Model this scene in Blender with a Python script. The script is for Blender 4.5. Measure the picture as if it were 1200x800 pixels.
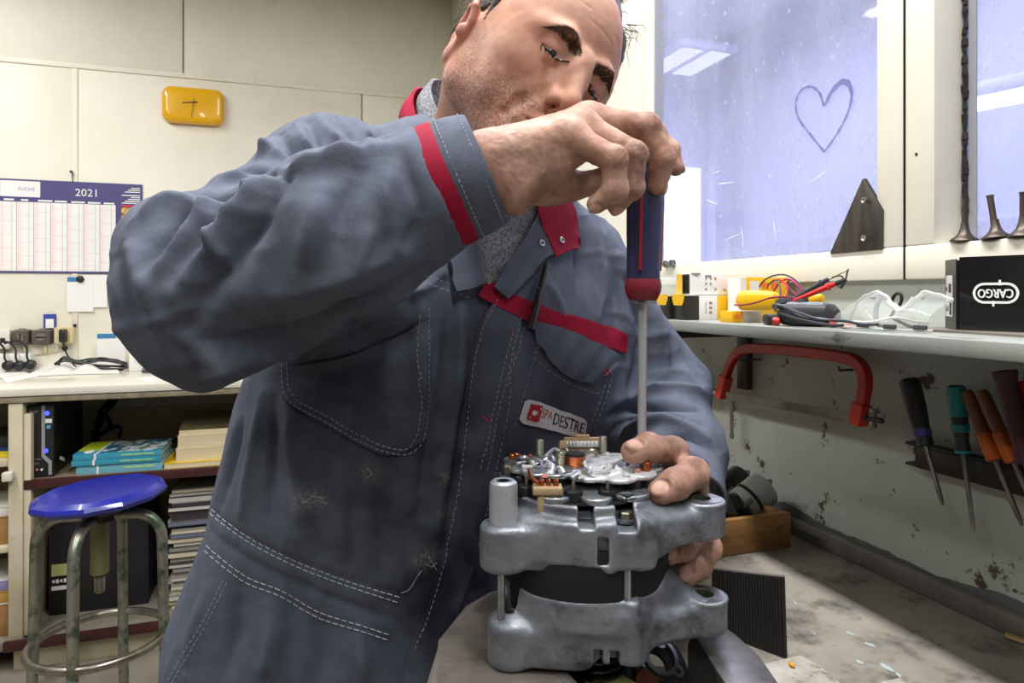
import bpy, bmesh, math, random
import numpy as np
from mathutils import Vector, Matrix, bvhtree
import mathutils.noise as mnoise

for o in list(bpy.data.objects):
    bpy.data.objects.remove(o)
SC = bpy.context.scene
COL = SC.collection
R = math.radians
PI = math.pi

# ------------------------------------------------------------------ camera
CAM_Z = 1.27
YAW = R(18.52)                     # the lens looks this far towards the window wall (+x)
FPX = 805.0                        # focal length in pixels of the 1200 x 800 frame
HOR = 345.0                        # row of the horizon
cam_d = bpy.data.cameras.new('camera')
cam = bpy.data.objects.new('camera', cam_d)
COL.objects.link(cam)
cam.location = (0, 0, CAM_Z)
cam.rotation_euler = (PI/2, 0, -YAW)
cam_d.sensor_width = 36
cam_d.lens = FPX/1200*36
cam_d.shift_y = -(400-HOR)/1200
cam_d.clip_start = 0.02
cam_d.dof.use_dof = False
SC.camera = cam

# ------------------------------------------------------------------ world, lamps, exposure
world = bpy.data.worlds.new('world')
SC.world = world
world.use_nodes = True
world.node_tree.nodes['Background'].inputs[0].default_value = (0.75, 0.82, 1.0, 1)
world.node_tree.nodes['Background'].inputs[1].default_value = 0.35

def area_lamp(name, loc, sx, sy, power, color=(1, 1, 1), rot=(0, 0, 0)):
    d = bpy.data.lights.new(name, 'AREA')
    d.shape = 'RECTANGLE'
    d.size, d.size_y = sx, sy
    d.energy = power
    d.color = color
    o = bpy.data.objects.new(name, d)
    COL.objects.link(o)
    o.location = loc
    o.rotation_euler = rot
    return o

# strip lamps under the ceiling, running along the window wall
TUBES = [(0.26, 0.55, 1.9, 92, (1.0, 0.99, 0.97)),
         (-1.55, 0.3, 2.0, 50, (1.0, 0.985, 0.95)),
         (-1.3, 2.0, 1.6, 60, (1.0, 0.98, 0.94)),
         (-0.6, -1.3, 1.6, 20, (1.0, 0.98, 0.95))]
for i, (x, y, ln, pw, col) in enumerate(TUBES):
    area_lamp('strip_light', (x, y, 2.725), 0.12, ln, pw, col)
area_lamp('bay_light', (2.0, 2.4, 2.95), 1.2, 2.2, 150, (0.89, 0.92, 1.0))

SC.view_settings.view_transform = 'Standard'
SC.view_settings.look = 'None'
SC.view_settings.gamma = 1
SC.view_settings.use_curve_mapping = False
SC.view_settings.exposure = -0.68
SC.cycles.use_denoising = True
SC.cycles.max_bounces = 8
SC.cycles.caustics_reflective = False
SC.cycles.caustics_refractive = False

# ------------------------------------------------------------------ measuring helpers
CY, SY = math.cos(YAW), math.sin(YAW)

def ray(px, py):
    a = (px-600)/FPX
    return Vector((a*CY+SY, CY-a*SY, (HOR-py)/FPX))

def at(px, py, d):                 # point at depth d along the viewing direction
    v = ray(px, py)*d
    return Vector((v.x, v.y, v.z+CAM_Z))

def on_x(px, py, x):
    r = ray(px, py)
    return at(px, py, x/r.x)

def on_y(px, py, y):
    r = ray(px, py)
    return at(px, py, y/r.y)

def on_z(px, py, z):
    r = ray(px, py)
    return at(px, py, (z-CAM_Z)/r.z)

def c2w(p):                        # (right, depth, up) seen from the lens -> world, numpy
    p = np.asarray(p, float)
    return np.stack([p[..., 0]*CY+p[..., 1]*SY, -p[..., 0]*SY+p[..., 1]*CY, p[..., 2]+CAM_Z], -1)

def C(px, py, d):                  # pixel + depth -> (right, depth, up)
    return np.array([(px-600)/FPX*d, d, (HOR-py)/FPX*d])

# ------------------------------------------------------------------ materials
def lin(c):
    return tuple(((v/255)/12.92 if v/255 <= 0.04045 else ((v/255+0.055)/1.055)**2.4) for v in c)

class NT:
    def __init__(s, m):
        s.t = m.node_tree
    def n(s, typ, **kw):
        nd = s.t.nodes.new(typ)
        for k, v in kw.items():
            if k.startswith('_'):
                setattr(nd, k[1:], v)
            else:
                nd.inputs[k].default_value = v
        return nd
    def l(s, a, b):
        s.t.links.new(a, b)

def mat(name, col, rough=0.6, metal=0.0, col2=None, scale=8, mixlo=0.35, mixhi=0.7, detail=5, bump=0.0, bscale=60, bdist=0.002,
        stain=None, sscale=3, slo=0.55, shi=0.7, stretch=(1, 1, 1), coat=0.0, attr=None, spec=0.5, sss=0.0, rvar=0.0, alpha=1.0,
        attr2=None, wear=None):
    m = bpy.data.materials.new(name)
    m.use_nodes = True
    t = m.node_tree
    b = t.nodes['Principled BSDF']
    N, L = t.nodes.new, t.links.new
    tc = N('ShaderNodeTexCoord')
    mp = N('ShaderNodeMapping')
    mp.inputs['Scale'].default_value = stretch
    L(tc.outputs['Object'], mp.inputs['Vector'])
    def rgb(c):
        return (*lin(c), 1)
    def noise(sc, det=5, rough_=0.6):
        n = N('ShaderNodeTexNoise')
        n.inputs['Scale'].default_value = sc
        n.inputs['Detail'].default_value = det
        n.inputs['Roughness'].default_value = rough_
        L(mp.outputs['Vector'], n.inputs['Vector'])
        return n.outputs['Fac']
    def ramp(f, lo, hi):
        r = N('ShaderNodeMapRange')
        r.inputs['From Min'].default_value = lo
        r.inputs['From Max'].default_value = hi
        L(f, r.inputs['Value'])
        return r.outputs['Result']
    def mix(f, a, c):
        x = N('ShaderNodeMix')
        x.data_type = 'RGBA'
        if f is not None:
            L(f, x.inputs['Factor'])
        for s_, v in ((x.inputs['A'], a), (x.inputs['B'], c)):
            if isinstance(v, tuple):
                s_.default_value = v
            else:
                L(v, s_)
        return x.outputs['Result']
    base = rgb(col)
    if col2 is not None:
        base = mix(ramp(noise(scale, detail), mixlo, mixhi), base, rgb(col2))
    if stain is not None:
        base = mix(ramp(noise(sscale, 8, 0.7), slo, shi), base, rgb(stain))
    for at_ in (attr, attr2):
        if at_ is not None:        # a painted mask of the mesh carries another colour
            nm, ac, nz = at_
            a = N('ShaderNodeAttribute')
            a.attribute_name = nm
            f = a.outputs['Fac']
            if nz:
                mu = N('ShaderNodeMath')
                mu.operation = 'MULTIPLY'
                L(f, mu.inputs[0])
                L(ramp(noise(nz, 3, 0.7), 0.36, 0.62), mu.inputs[1])
                f = mu.outputs[0]
            base = mix(f, base, rgb(ac))
    if wear is not None:           # bare or pale edges where the surface is convex
        g = N('ShaderNodeNewGeometry')
        base = mix(ramp(g.outputs['Pointiness'], wear[1], wear[2]), base, rgb(wear[0]))
    if isinstance(base, tuple):
        b.inputs['Base Color'].default_value = base
    else:
        L(base, b.inputs['Base Color'])
    b.inputs['Roughness'].default_value = rough
    if rvar:
        L(ramp_out(N, L, noise(scale*1.7, 4), rough-rvar, rough+rvar), b.inputs['Roughness'])
    b.inputs['Metallic'].default_value = metal
    b.inputs['Specular IOR Level'].default_value = spec
    b.inputs['Coat Weight'].default_value = coat
    b.inputs['Alpha'].default_value = alpha
    if sss:
        b.inputs['Subsurface Weight'].default_value = sss
        b.inputs['Subsurface Radius'].default_value = (0.9, 0.35, 0.2)
        b.inputs['Subsurface Scale'].default_value = 0.006
    if bump:
        bp = N('ShaderNodeBump')
        bp.inputs['Strength'].default_value = bump
        bp.inputs['Distance'].default_value = bdist
        L(noise(bscale, 5, 0.65), bp.inputs['Height'])
        L(bp.outputs['Normal'], b.inputs['Normal'])
    return m

def ramp_out(N, L, f, lo, hi):
    r = N('ShaderNodeMapRange')
    r.inputs['From Min'].default_value = 0.3
    r.inputs['From Max'].default_value = 0.7
    r.inputs['To Min'].default_value = lo
    r.inputs['To Max'].default_value = hi
    L(f, r.inputs['Value'])
    return r.outputs['Result']

def emit(name, col, power):
    m = bpy.data.materials.new(name)
    m.use_nodes = True
    t = m.node_tree
    t.nodes.remove(t.nodes['Principled BSDF'])
    e = t.nodes.new('ShaderNodeEmission')
    e.inputs[0].default_value = (*lin(col), 1)
    e.inputs[1].default_value = power
    t.links.new(e.outputs[0], t.nodes['Material Output'].inputs[0])
    return m

# ------------------------------------------------------------------ mesh builder
def frame_of(d):
    d = Vector(d).normalized()
    a = Vector((0, 0, 1)) if abs(d.z) < 0.9 else Vector((1, 0, 0))
    x = a.cross(d).normalized()
    return x, d.cross(x), d

class G:
    """collects shapes of one part"""
    def __init__(s):
        s.bm = bmesh.new()
    def box(s, c, size, rot=None, bev=0.0, seg=2):
        g = bmesh.ops.create_cube(s.bm, size=1)
        vs = g['verts']
        for v in vs:
            v.co = Vector((v.co.x*size[0], v.co.y*size[1], v.co.z*size[2]))
        if bev > 0:
            es = list({e for v in vs for e in v.link_edges})
            r = bmesh.ops.bevel(s.bm, geom=es, offset=bev, segments=seg, affect='EDGES', profile=0.5)
            vs = list({v for f in r['faces'] for v in f.verts} | {v for v in vs if v.is_valid})
            seen = set(vs)
            st = list(vs)
            while st:
                v = st.pop()
                for e in v.link_edges:
                    w = e.other_vert(v)
                    if w not in seen:
                        seen.add(w); st.append(w)
            vs = list(seen)
        m = Matrix.Translation(Vector(c))
        if rot is not None:
            m = m @ rot.to_4x4()
        for v in vs:
            v.co = m @ v.co
        return s
    def box2(s, a, b, bev=0.0, seg=2):   # two opposite corners
        a, b = Vector(a), Vector(b)
        return s.box((a+b)/2, [abs(x) for x in (b-a)], None, bev, seg)
    def lathe(s, prof, o=(0, 0, 0), axis=(0, 0, 1), n=24, sx=1, sy=1):
        x, y, z = frame_of(axis)
        o = Vector(o)
        rings = []
        for r, h in prof:
            if r < 1e-6:
                rings.append([s.bm.verts.new(o+z*h)])
            else:
                rings.append([s.bm.verts.new(o+z*h+x*(r*sx*math.cos(2*PI*i/n))+y*(r*sy*math.sin(2*PI*i/n))) for i in range(n)])
        for A, B in zip(rings, rings[1:]):
            for i in range(n):
                j = (i+1) % n
                if len(A) == 1 and len(B) == 1:
                    break
                if len(A) == 1:
                    s.bm.faces.new((A[0], B[j], B[i])) if False else s.bm.faces.new((A[0], B[i], B[j])[::-1])
                elif len(B) == 1:
                    s.bm.faces.new((A[i], A[j], B[0]))
                else:
                    s.bm.faces.new((A[i], A[j], B[j], B[i]))
        return s
    def cyl(s, p0, p1, r0, r1=None, n=20, bev=0.0):
        r1 = r0 if r1 is None else r1
        p0, p1 = Vector(p0), Vector(p1)
        h = (p1-p0).length
        if bev:
            pr = [(0, 0), (r0-bev, 0), (r0, bev), (r1, h-bev), (r1-bev, h), (0, h)]
        else:
            pr = [(0, 0), (r0, 0), (r1, h), (0, h)]
        return s.lathe(pr, p0, p1-p0, n)
    def ring(s, p0, p1, ro, ri, n=24):
        p0, p1 = Vector(p0), Vector(p1)
        h = (p1-p0).length
        return s.lathe([(ri, 0), (ro, 0), (ro, h), (ri, h), (ri, 0)], p0, p1-p0, n)
    def tube(s, pts, r, n=8, closed=False, caps=True):
        pts = [Vector(p) for p in pts]
        k = len(pts)
        rr = r if hasattr(r, '__len__') else [r]*k
        tang = []
        for i in range(k):
            if closed:
                d = pts[(i+1) % k]-pts[i-1]
            else:
                d = pts[min(i+1, k-1)]-pts[max(i-1, 0)]
            tang.append(d.normalized() if d.length > 1e-9 else Vector((0, 0, 1)))
        x, y, z = frame_of(tang[0])
        rings = []
        for i in range(k):
            q = tang[i-1].rotation_difference(tang[i]) if i else None
            if q is not None:
                x = q @ x
                x = (x-tang[i]*x.dot(tang[i])).normalized()
            y = tang[i].cross(x)
            rings.append([s.bm.verts.new(pts[i]+(x*math.cos(2*PI*j/n)+y*math.sin(2*PI*j/n))*rr[i]) for j in range(n)])
        for i in range(k if closed else k-1):
            A, B = rings[i], rings[(i+1) % k]
            off = 0
            if closed and i == k-1:    # line the last ring up with the first
                off = min(range(n), key=lambda o: (A[0].co-B[o].co).length)
            for j in range(n):
                s.bm.faces.new((A[j], A[(j+1) % n], B[(j+1+off) % n], B[(j+off) % n]))
        if caps and not closed:
            s.bm.faces.new(rings[0][::-1])
            s.bm.faces.new(rings[-1])
        return s
    def prism(s, poly, o, ex, ey, depth, bev=0.0):   # outline in (ex, ey), thickened along ex x ey
        o, ex, ey = Vector(o), Vector(ex), Vector(ey)
        ez = ex.cross(ey).normalized()*depth
        a = [s.bm.verts.new(o+ex*p[0]+ey*p[1]) for p in poly]
        b = [s.bm.verts.new(v.co+ez) for v in a]
        k = len(a)
        fs = [s.bm.faces.new(a[::-1]), s.bm.faces.new(b)]
        for i in range(k):
            fs.append(s.bm.faces.new((a[i], a[(i+1) % k], b[(i+1) % k], b[i])))
        if bev:
            es = list({e for f in fs[:2] for e in f.edges})
            bmesh.ops.bevel(s.bm, geom=es, offset=bev, segments=2, affect='EDGES', profile=0.5)
        return s
    def quad(s, pts):
        s.bm.faces.new([s.bm.verts.new(Vector(p)) for p in pts])
        return s
    def grid(s, fn, nu, nv):
        vs = [[s.bm.verts.new(Vector(fn(i/nu, j/nv))) for j in range(nv+1)] for i in range(nu+1)]
        for i in range(nu):
            for j in range(nv):
                s.bm.faces.new((vs[i][j], vs[i+1][j], vs[i+1][j+1], vs[i][j+1]))
        return s
    def text(s, body, size, o, ex, ey, depth=0.0005, align='CENTER', squeeze=1.0):
        v, f = text_mesh(body, align)
        o, ex, ey = Vector(o), Vector(ex).normalized(), Vector(ey).normalized()
        ez = ex.cross(ey)
        vv = [s.bm.verts.new(o+ex*(p[0]*size*squeeze)+ey*(p[1]*size)+ez*depth) for p in v]
        for q in f:
            try:
                s.bm.faces.new([vv[i] for i in q])
            except ValueError:
                pass
        return s

_tx = {}
def text_mesh(body, align):
    k = (body, align)
    if k not in _tx:
        cu = bpy.data.curves.new('t', 'FONT')
        cu.body = body
        cu.align_x = align
        cu.align_y = 'CENTER'
        cu.resolution_u = 3
        ob = bpy.data.objects.new('t', cu)
        COL.objects.link(ob)
        me = bpy.data.meshes.new_from_object(ob.evaluated_get(bpy.context.evaluated_depsgraph_get()))
        _tx[k] = ([tuple(v.co) for v in me.vertices], [tuple(p.vertices) for p in me.polygons])
        bpy.data.objects.remove(ob)
        bpy.data.curves.remove(cu)
        bpy.data.meshes.remove(me)
    return _tx[k]

def tag(o, label=None, cat=None, group=None, kind=None):
    if label: o['label'] = label
    if cat: o['category'] = cat
    if group: o['group'] = group
    if kind: o['kind'] = kind
    return o

def thing(name, label, cat, loc, group=None, rz=0):
    o = bpy.data.objects.new(name, None)
    o.empty_display_size = 0.05
    COL.objects.link(o)
    o.location = loc
    o.rotation_euler = (0, 0, rz)
    return tag(o, label, cat, group)

def wpos(o):
    p = Vector(o.location)
    while o.parent:
        o = o.parent
        p = p + Vector(o.location)
    return p

def finish(me, m, smooth=True, ang=35):
    for x in (m if isinstance(m, (list, tuple)) else [m]):
        me.materials.append(x)
    if smooth:
        me.polygons.foreach_set('use_smooth', [True]*len(me.polygons))
        if ang:
            me.set_sharp_from_angle(angle=R(ang))

def part(name, g, m, parent=None, local=False, ang=35, label=None, origin=None, kind=None, smooth=True):
    """one mesh object out of a builder; coordinates are world ones unless local"""
    bm = g.bm
    bmesh.ops.recalc_face_normals(bm, faces=bm.faces[:])
    if origin is not None:
        off = Vector(origin)
    elif parent is not None and not local:
        off = wpos(parent)
    else:
        off = Vector((0, 0, 0))
    if off.length:
        bmesh.ops.translate(bm, verts=bm.verts[:], vec=-off)
    me = bpy.data.meshes.new(name)
    bm.to_mesh(me)
    bm.free()
    finish(me, m, smooth, ang)
    o = bpy.data.objects.new(name, me)
    COL.objects.link(o)
    o.parent = parent
    if origin is not None:
        o.location = off - (wpos(parent) if parent else Vector((0, 0, 0)))
    if label: o['label'] = label
    if kind: o['kind'] = kind
    return o

def mesh_part(name, V, F, m, parent=None, ang=None, origin=None, label=None):
    V = np.asarray(V, float)
    off = np.array(origin if origin is not None else (wpos(parent) if parent else (0, 0, 0)), float)
    me = bpy.data.meshes.new(name)
    me.from_pydata((V-off).tolist(), [], F.tolist() if hasattr(F, 'tolist') else F)
    finish(me, m, True, ang)
    o = bpy.data.objects.new(name, me)
    COL.objects.link(o)
    o.parent = parent
    if origin is not None:
        o.location = Vector(off) - (wpos(parent) if parent else Vector((0, 0, 0)))
    if label: o['label'] = label
    return o

def copy_tree(o, parent=None):
    c = o.copy()
    COL.objects.link(c)
    c.parent = parent
    for ch in list(o.children):
        copy_tree(ch, c)
    return c

def thicken(g, t):                 # give a sheet its thickness
    g.bm.normal_update()
    r = bmesh.ops.extrude_face_region(g.bm, geom=g.bm.faces[:])
    new = [v for v in r['geom'] if isinstance(v, bmesh.types.BMVert)]
    for v in new:
        v.co -= v.normal.normalized()*t if v.normal.length > 0 else Vector((0, 0, 0))

def spline(pts, n=8, closed=False):       # Catmull-Rom through the points
    P = [Vector(p) for p in pts]
    k = len(P)
    out = []
    for i in range(k if closed else k-1):
        if closed:
            a, b, c, d = P[i-1], P[i], P[(i+1) % k], P[(i+2) % k]
        else:
            a, b, c, d = P[max(i-1, 0)], P[i], P[i+1], P[min(i+2, k-1)]
        for j in range(n):
            t = j/n
            out.append(0.5*((2*b)+(c-a)*t+(2*a-5*b+4*c-d)*t*t+(3*b-a-3*c+d)*t**3))
    if not closed:
        out.append(P[-1])
    return out
UX, UY, UZ = Vector((1, 0, 0)), Vector((0, 1, 0)), Vector((0, 0, 1))

# ================================================================== the setting
WX, BY = 0.806, 3.36               # window wall and back wall
XL, YF, CEIL = -3.0, -2.6, 2.8     # wall to the left, wall behind the lens, ceiling
BENCH = 0.878

m_cream = mat('cream_paint', (233, 229, 216), 0.55, col2=(222, 216, 200), scale=2.2, stain=(188, 172, 138), sscale=1.3, slo=0.60, shi=0.86, bump=0.12, bscale=90, bdist=0.001)
m_cream2 = mat('cream_frame_paint', (234, 231, 218), 0.42, col2=(224, 219, 202), scale=5, stain=(176, 160, 126), sscale=14, slo=0.66, shi=0.8, bump=0.2, bscale=40, bdist=0.0012, stretch=(1, 0.25, 1))
m_greywall = mat('worn_grey_paint', (186, 192, 186), 0.5, col2=(162, 168, 160), scale=4, stain=(70, 58, 44), sscale=24, slo=.60, shi=.64, bump=0.25, bscale=35, bdist=0.002)
m_floor = mat('worn_concrete', (150, 143, 130), 0.7, col2=(118, 112, 102), scale=3, stain=(70, 64, 56), sscale=5, slo=0.55, shi=0.75, bump=0.4, bscale=60)
m_ceil = mat('ceiling_board', (176, 172, 162), 0.8, col2=(160, 156, 146), scale=3)
m_seam = mat('seam_strip', (206, 196, 170), 0.5, col2=(190, 179, 150), scale=6)
m_bay = mat('bay_wall', (198, 203, 228), 0.8, col2=(186, 191, 221), scale=1.4)
m_bayceil = mat('bay_ceiling', (212, 216, 238), 0.8)
m_baydark = mat('bay_column', (172, 176, 210), 0.7)
m_black = mat('black_plastic', (26, 26, 28), 0.42, col2=(36, 36, 38), scale=30)
m_dark = mat('dark_gap', (30, 28, 26), 0.8)

def struct(name, g, m, parent=None, ang=35):
    o = part(name, g, m, parent, ang=ang)
    if parent is None:
        o['kind'] = 'structure'
    return o

struct('floor', G().box2((XL, YF, -0.08), (WX+0.2, BY+0.2, 0)), m_floor)
struct('ceiling', G().box2((XL, YF, CEIL), (WX+0.2, BY+0.2, CEIL+0.1)), m_ceil)
wb = struct('wall_back', G().box2((XL, BY+0.014, 0), (WX+0.2, BY+0.15, CEIL)), m_seam)
SEAMZ, SEAMX = 2.243, -0.834
for x0, x1, z0, z1 in ((XL, -2.04, 0.002, SEAMZ-.004), (-2.03, SEAMX-.004, 0.002, SEAMZ-.004), (SEAMX+.004, 0.36, 0.002, SEAMZ-.004),
                       (0.368, WX, 0.002, SEAMZ-.004), (XL, -0.42, SEAMZ+.004, CEIL), (-0.412, WX, SEAMZ+.004, CEIL)):
    part('wall_panel', G().box2((x0, BY, z0), (x1, BY+0.014, z1), 0.002), m_cream, wb)
struct('trim_1', G().box2((XL, BY-0.006, SEAMZ-0.012), (WX, BY, SEAMZ+0.010), 0.003), m_cream)
struct('trim_2', G().box2((SEAMX-0.011, BY-0.005, 0.97), (SEAMX+0.011, BY, SEAMZ-0.012), 0.002), m_cream)
m_far = mat('grey_shop_wall', (118, 114, 106), 0.7, col2=(98, 94, 88), scale=2)
struct('wall_left', G().box2((XL-0.12, YF, 0), (XL, BY+0.15, CEIL)), m_far)
struct('wall_front', G().box2((XL, YF-0.12, 0), (WX+0.2, YF, CEIL)), m_far)

# window wall: below, beyond, above and this side of the two windows
WB, WG, WT = 1.290, 1.335, 2.36    # frame bottom, glass bottom, frame top
Y1L, Y1R, Y2L, Y2R = 1.371, 0.754, 0.664, -0.32
g = G()
g.box2((WX, YF, WB), (WX+0.03, Y2R-0.05, CEIL))
g.box2((WX, Y1L+0.048, WB), (WX+0.03, BY+0.15, CEIL))
g.box2((WX, Y2R-0.05, WT), (WX+0.03, Y1L+0.05, CEIL))
struct('wall_right', g, m_cream)
struct('wall_right_lower', G().box2((WX, YF, 0), (WX+0.10, BY+0.15, WB)), m_greywall)

m_dust = bpy.data.materials.new('dusty_glass')
def dusty(m, dust_col, lo, hi, base):
    m.use_nodes = True
    t = m.node_tree
    t.nodes.remove(t.nodes['Principled BSDF'])
    N, L = t.nodes.new, t.links.new
    tc = N('ShaderNodeTexCoord')
    mp = N('ShaderNodeMapping'); mp.inputs['Scale'].default_value = (1, 1, 0.35)
    L(tc.outputs['Object'], mp.inputs[0])
    n1 = N('ShaderNodeTexNoise'); n1.inputs['Scale'].default_value = 5; n1.inputs['Detail'].default_value = 8; n1.inputs['Roughness'].default_value = 0.7
    L(mp.outputs[0], n1.inputs['Vector'])
    n2 = N('ShaderNodeTexNoise'); n2.inputs['Scale'].default_value = 70; n2.inputs['Detail'].default_value = 4
    L(tc.outputs['Object'], n2.inputs['Vector'])
    r1 = N('ShaderNodeMapRange'); r1.inputs[1].default_value = 0.3; r1.inputs[2].default_value = 0.75; r1.inputs[3].default_value = lo; r1.inputs[4].default_value = hi
    L(n1.outputs[0], r1.inputs[0])
    r2 = N('ShaderNodeMapRange'); r2.inputs[1].default_value = 0.66; r2.inputs[2].default_value = 0.74; r2.inputs[3].default_value = 0; r2.inputs[4].default_value = 0.35
    L(n2.outputs[0], r2.inputs[0])
    ad = N('ShaderNodeMath'); ad.operation = 'ADD'; ad.use_clamp = True
    L(r1.outputs[0], ad.inputs[0]); L(r2.outputs[0], ad.inputs[1])
    tr = N('ShaderNodeBsdfTransparent'); tr.inputs[0].default_value = (*lin(base), 1)
    df = N('ShaderNodeBsdfDiffuse'); df.inputs[0].default_value = (*lin(dust_col), 1)
    tl = N('ShaderNodeBsdfTranslucent'); tl.inputs[0].default_value = (*lin(dust_col), 1)
    mx = N('ShaderNodeMixShader'); mx.inputs[0].default_value = 0.5
    L(df.outputs[0], mx.inputs[1]); L(tl.outputs[0], mx.inputs[2])
    m2 = N('ShaderNodeMixShader')
    L(ad.outputs[0], m2.inputs[0]); L(tr.outputs[0], m2.inputs[1]); L(mx.outputs[0], m2.inputs[2])
    gl = N('ShaderNodeBsdfGlossy'); gl.inputs['Roughness'].default_value = 0.05
    m3 = N('ShaderNodeMixShader'); m3.inputs[0].default_value = 0.04
    L(m2.outputs[0], m3.inputs[1]); L(gl.outputs[0], m3.inputs[2])
    L(m3.outputs[0], t.nodes['Material Output'].inputs[0])
dusty(m_dust, (222, 224, 238), 0.16, 0.42, (238, 239, 250))
m_wipe = bpy.data.materials.new('wiped_glass')
dusty(m_wipe, (120, 122, 160), 0.30, 0.42, (200, 202, 226))

FX = WX-0.012                      # room face of the frames
def bar(g, y0, y1, z0, z1, x0=FX, x1=WX+0.05, bev=0.002):
    g.box2((x0, y0, z0), (x1, y1, z1), bev)
w1 = struct('window_1', bar(G(), Y1R-0.001, Y1L+0.001, 1, 1.001) or G().box2((WX+0.012, Y1R-0.01, WG-0.01), (WX+0.016, Y1L+0.01, WT-0.03)), m_dust)
for nm, a in (('bottom_rail', (Y1R-0.044, Y1L+0.048, WB, WG)), ('top_rail', (Y1R-0.044, Y1L+0.048, WT-0.04, WT)),
              ('stile', (Y1R-0.044, Y1R, WG, WT-0.04)), ('stile', (Y1L, Y1L+0.048, WG, WT-0.04))):
    g = G(); bar(g, *a, x1=WX+.018); part(nm, g, m_cream2, w1)
m_lead = mat('grey_glazing_strip', (150, 152, 160), 0.4)
part('glazing_strip', G().box2((FX+0.004, Y1L-0.006, WG), (WX+0.012, Y1L, WT-0.04)), m_lead, w1)
g = G(); g.box2((FX-0.001, 0.7085, WB), (WX+0.02, 0.7095, WT)); part('joint', g, m_dark, w1)
# heart drawn with a finger in the dust of the pane
hp = [(966, 178), (950, 158), (935, 137), (933, 117), (941, 104), (952, 102), (961, 110), (966, 123), (974, 108), (986, 96), (995, 99), (998, 114), (992, 136), (980, 158), (966, 178)]
hs = spline([on_x(x, y, WX+0.010) for x, y in hp], 5)
g = G()
L_, R_ = [], []
for i, p in enumerate(hs):
    d = (hs[min(i+1, len(hs)-1)]-hs[max(i-1, 0)]).normalized()
    nrm = Vector((0, -d.z, d.y))
    w = 0.0019+0.0026*math.exp(-((i-46)/9)**2)+0.0006*math.sin(i*1.7)
    L_.append(g.bm.verts.new(p+nrm*w)); R_.append(g.bm.verts.new(p-nrm*w))
for i in range(len(hs)-1):
    g.bm.faces.new((L_[i], L_[i+1], R_[i+1], R_[i]))
part('finger_drawn_heart', g, m_wipe, w1, label='heart drawn by a finger in the dust')
# pale scratches on the pane
m_scr = mat('scratch', (238, 240, 252), 0.6)
g = G()
for (x0, y0, x1, y1, w) in ((826, 233, 842, 240, 1.6), (838, 216, 862, 213, 1.2), (832, 204, 848, 199, .9), (947, 215, 972, 198, .7), (905, 250, 910, 285, .8), (868, 262, 872, 292, .7), (846, 283, 870, 272, .7)):
    a, b = on_x(x0, y0, WX+0.0105), on_x(x1, y1, WX+0.0105)
    d = (b-a).normalized(); nrm = Vector((0, -d.z, d.y))*w*0.0008
    g.quad((a, (a+b)/2+nrm, b, (a+b)/2-nrm))
part('scratch', g, m_scr, w1)

GX2 = WX+0.040                     # the second window sits deeper
w2 = struct('window_2', G().box2((GX2, Y2R, WG-0.01), (GX2+0.004, Y2L, WT-0.03)), m_dust)
for nm, a in (('bottom_rail', (Y2R-0.048, Y2L+0.044, WB, WG)), ('top_rail', (Y2R-0.048, Y2L+0.044, WT-0.04, WT)),
              ('stile', (Y2L, Y2L+0.0435, WG, WT-0.04)), ('stile', (Y2R-0.048, Y2R, WG, WT-0.04))):
    g = G(); bar(g, *a); part(nm, g, m_cream2, w2)
g = G()
random.seed(4)
for k in range(130):               # crumbling putty in the corner of the pane
    z = WG+0.004+k*0.0076
    r_ = random.uniform(.0018, .0042)
    g.lathe([(0, -0.007), (r_, -0.004), (r_*random.uniform(.6, 1.3), 0.005), (0, 0.009)], (GX2-0.003, Y2L-0.003-random.random()*.002, z), UZ, 6)
part('putty', g, m_dark, w2, kind='stuff')
part('glazing_strip', G().box2((GX2-0.002, Y2L-0.018, WG), (GX2, Y2L-0.008, WT-0.04)), m_lead, w2)
m_screw = mat('screw_steel', (150, 148, 140), 0.35, 0.9)
for y, z in ((0.690, 1.455), (0.735, 1.83), (0.69, 1.70)):
    part('nail_head', G().cyl((FX-0.001, y, z), (FX+0.001, y, z), 0.002, n=8), m_dark, w2 if y < .7 else w1)

# the bay on the far side of the glass
g = G()
g.box2((WX+0.101, 4.56, 0), (3.4, 4.66, 3.2)); g.box2((3.28, -0.9, 0), (3.4, 4.66, 3.2)); g.box2((WX+0.101, -1.0, 0), (3.4, -0.9, 3.2)); g.box2((WX+0.03, -1.0, WB), (WX+0.11, -0.9, 3.2)); g.box2((WX+0.03, BY+0.151, WB), (WX+0.101, BY+0.17, 3.2))
g.box2((WX+0.101, BY+0.15, 0), (WX+0.16, 4.6, 3.2)); g.box2((WX-0.1, BY+0.151, CEIL), (WX+0.16, 4.6, 3.2)); g.box2((WX+0.005, -1, CEIL), (WX+0.10, BY+.2, 3.2))
struct('wall_bay', g, m_bay)
struct('floor_bay', G().box2((WX+0.101, -1, -0.08), (3.4, 4.66, 0)), m_floor)
struct('ceiling_bay', G().box2((WX+0.06, -1, 3.2), (3.4, 4.66, 3.3)), m_bayceil)
struct('trim_3', G().box2((3.18, -0.9, 2.98), (3.28, 4.56, 3.2)), m_baydark)
struct('trim_4', G().box2((3.10, 4.42, 0), (3.28, 4.56, 3.2)), m_baydark)
struct('trim_5', G().box2((3.2, 2.6, 0), (3.28, 2.75, 3.2)), m_baydark)
struct('trim_6', G().box2((3.24, -0.9, 1.55), (3.28, 4.42, 1.63)), m_baydark)
d1 = struct('door_1', G().box2((2.52, 4.55, 0), (3.055, 4.559, 2.24)), emit('daylit_doorway', (246, 249, 255), 4.0))
for k, z in enumerate((0.7, 1.42)):
    part('door_rail', G().box2((2.52, 4.53, z), (3.055, 4.549, z+0.06)), m_bayceil, d1)
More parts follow.
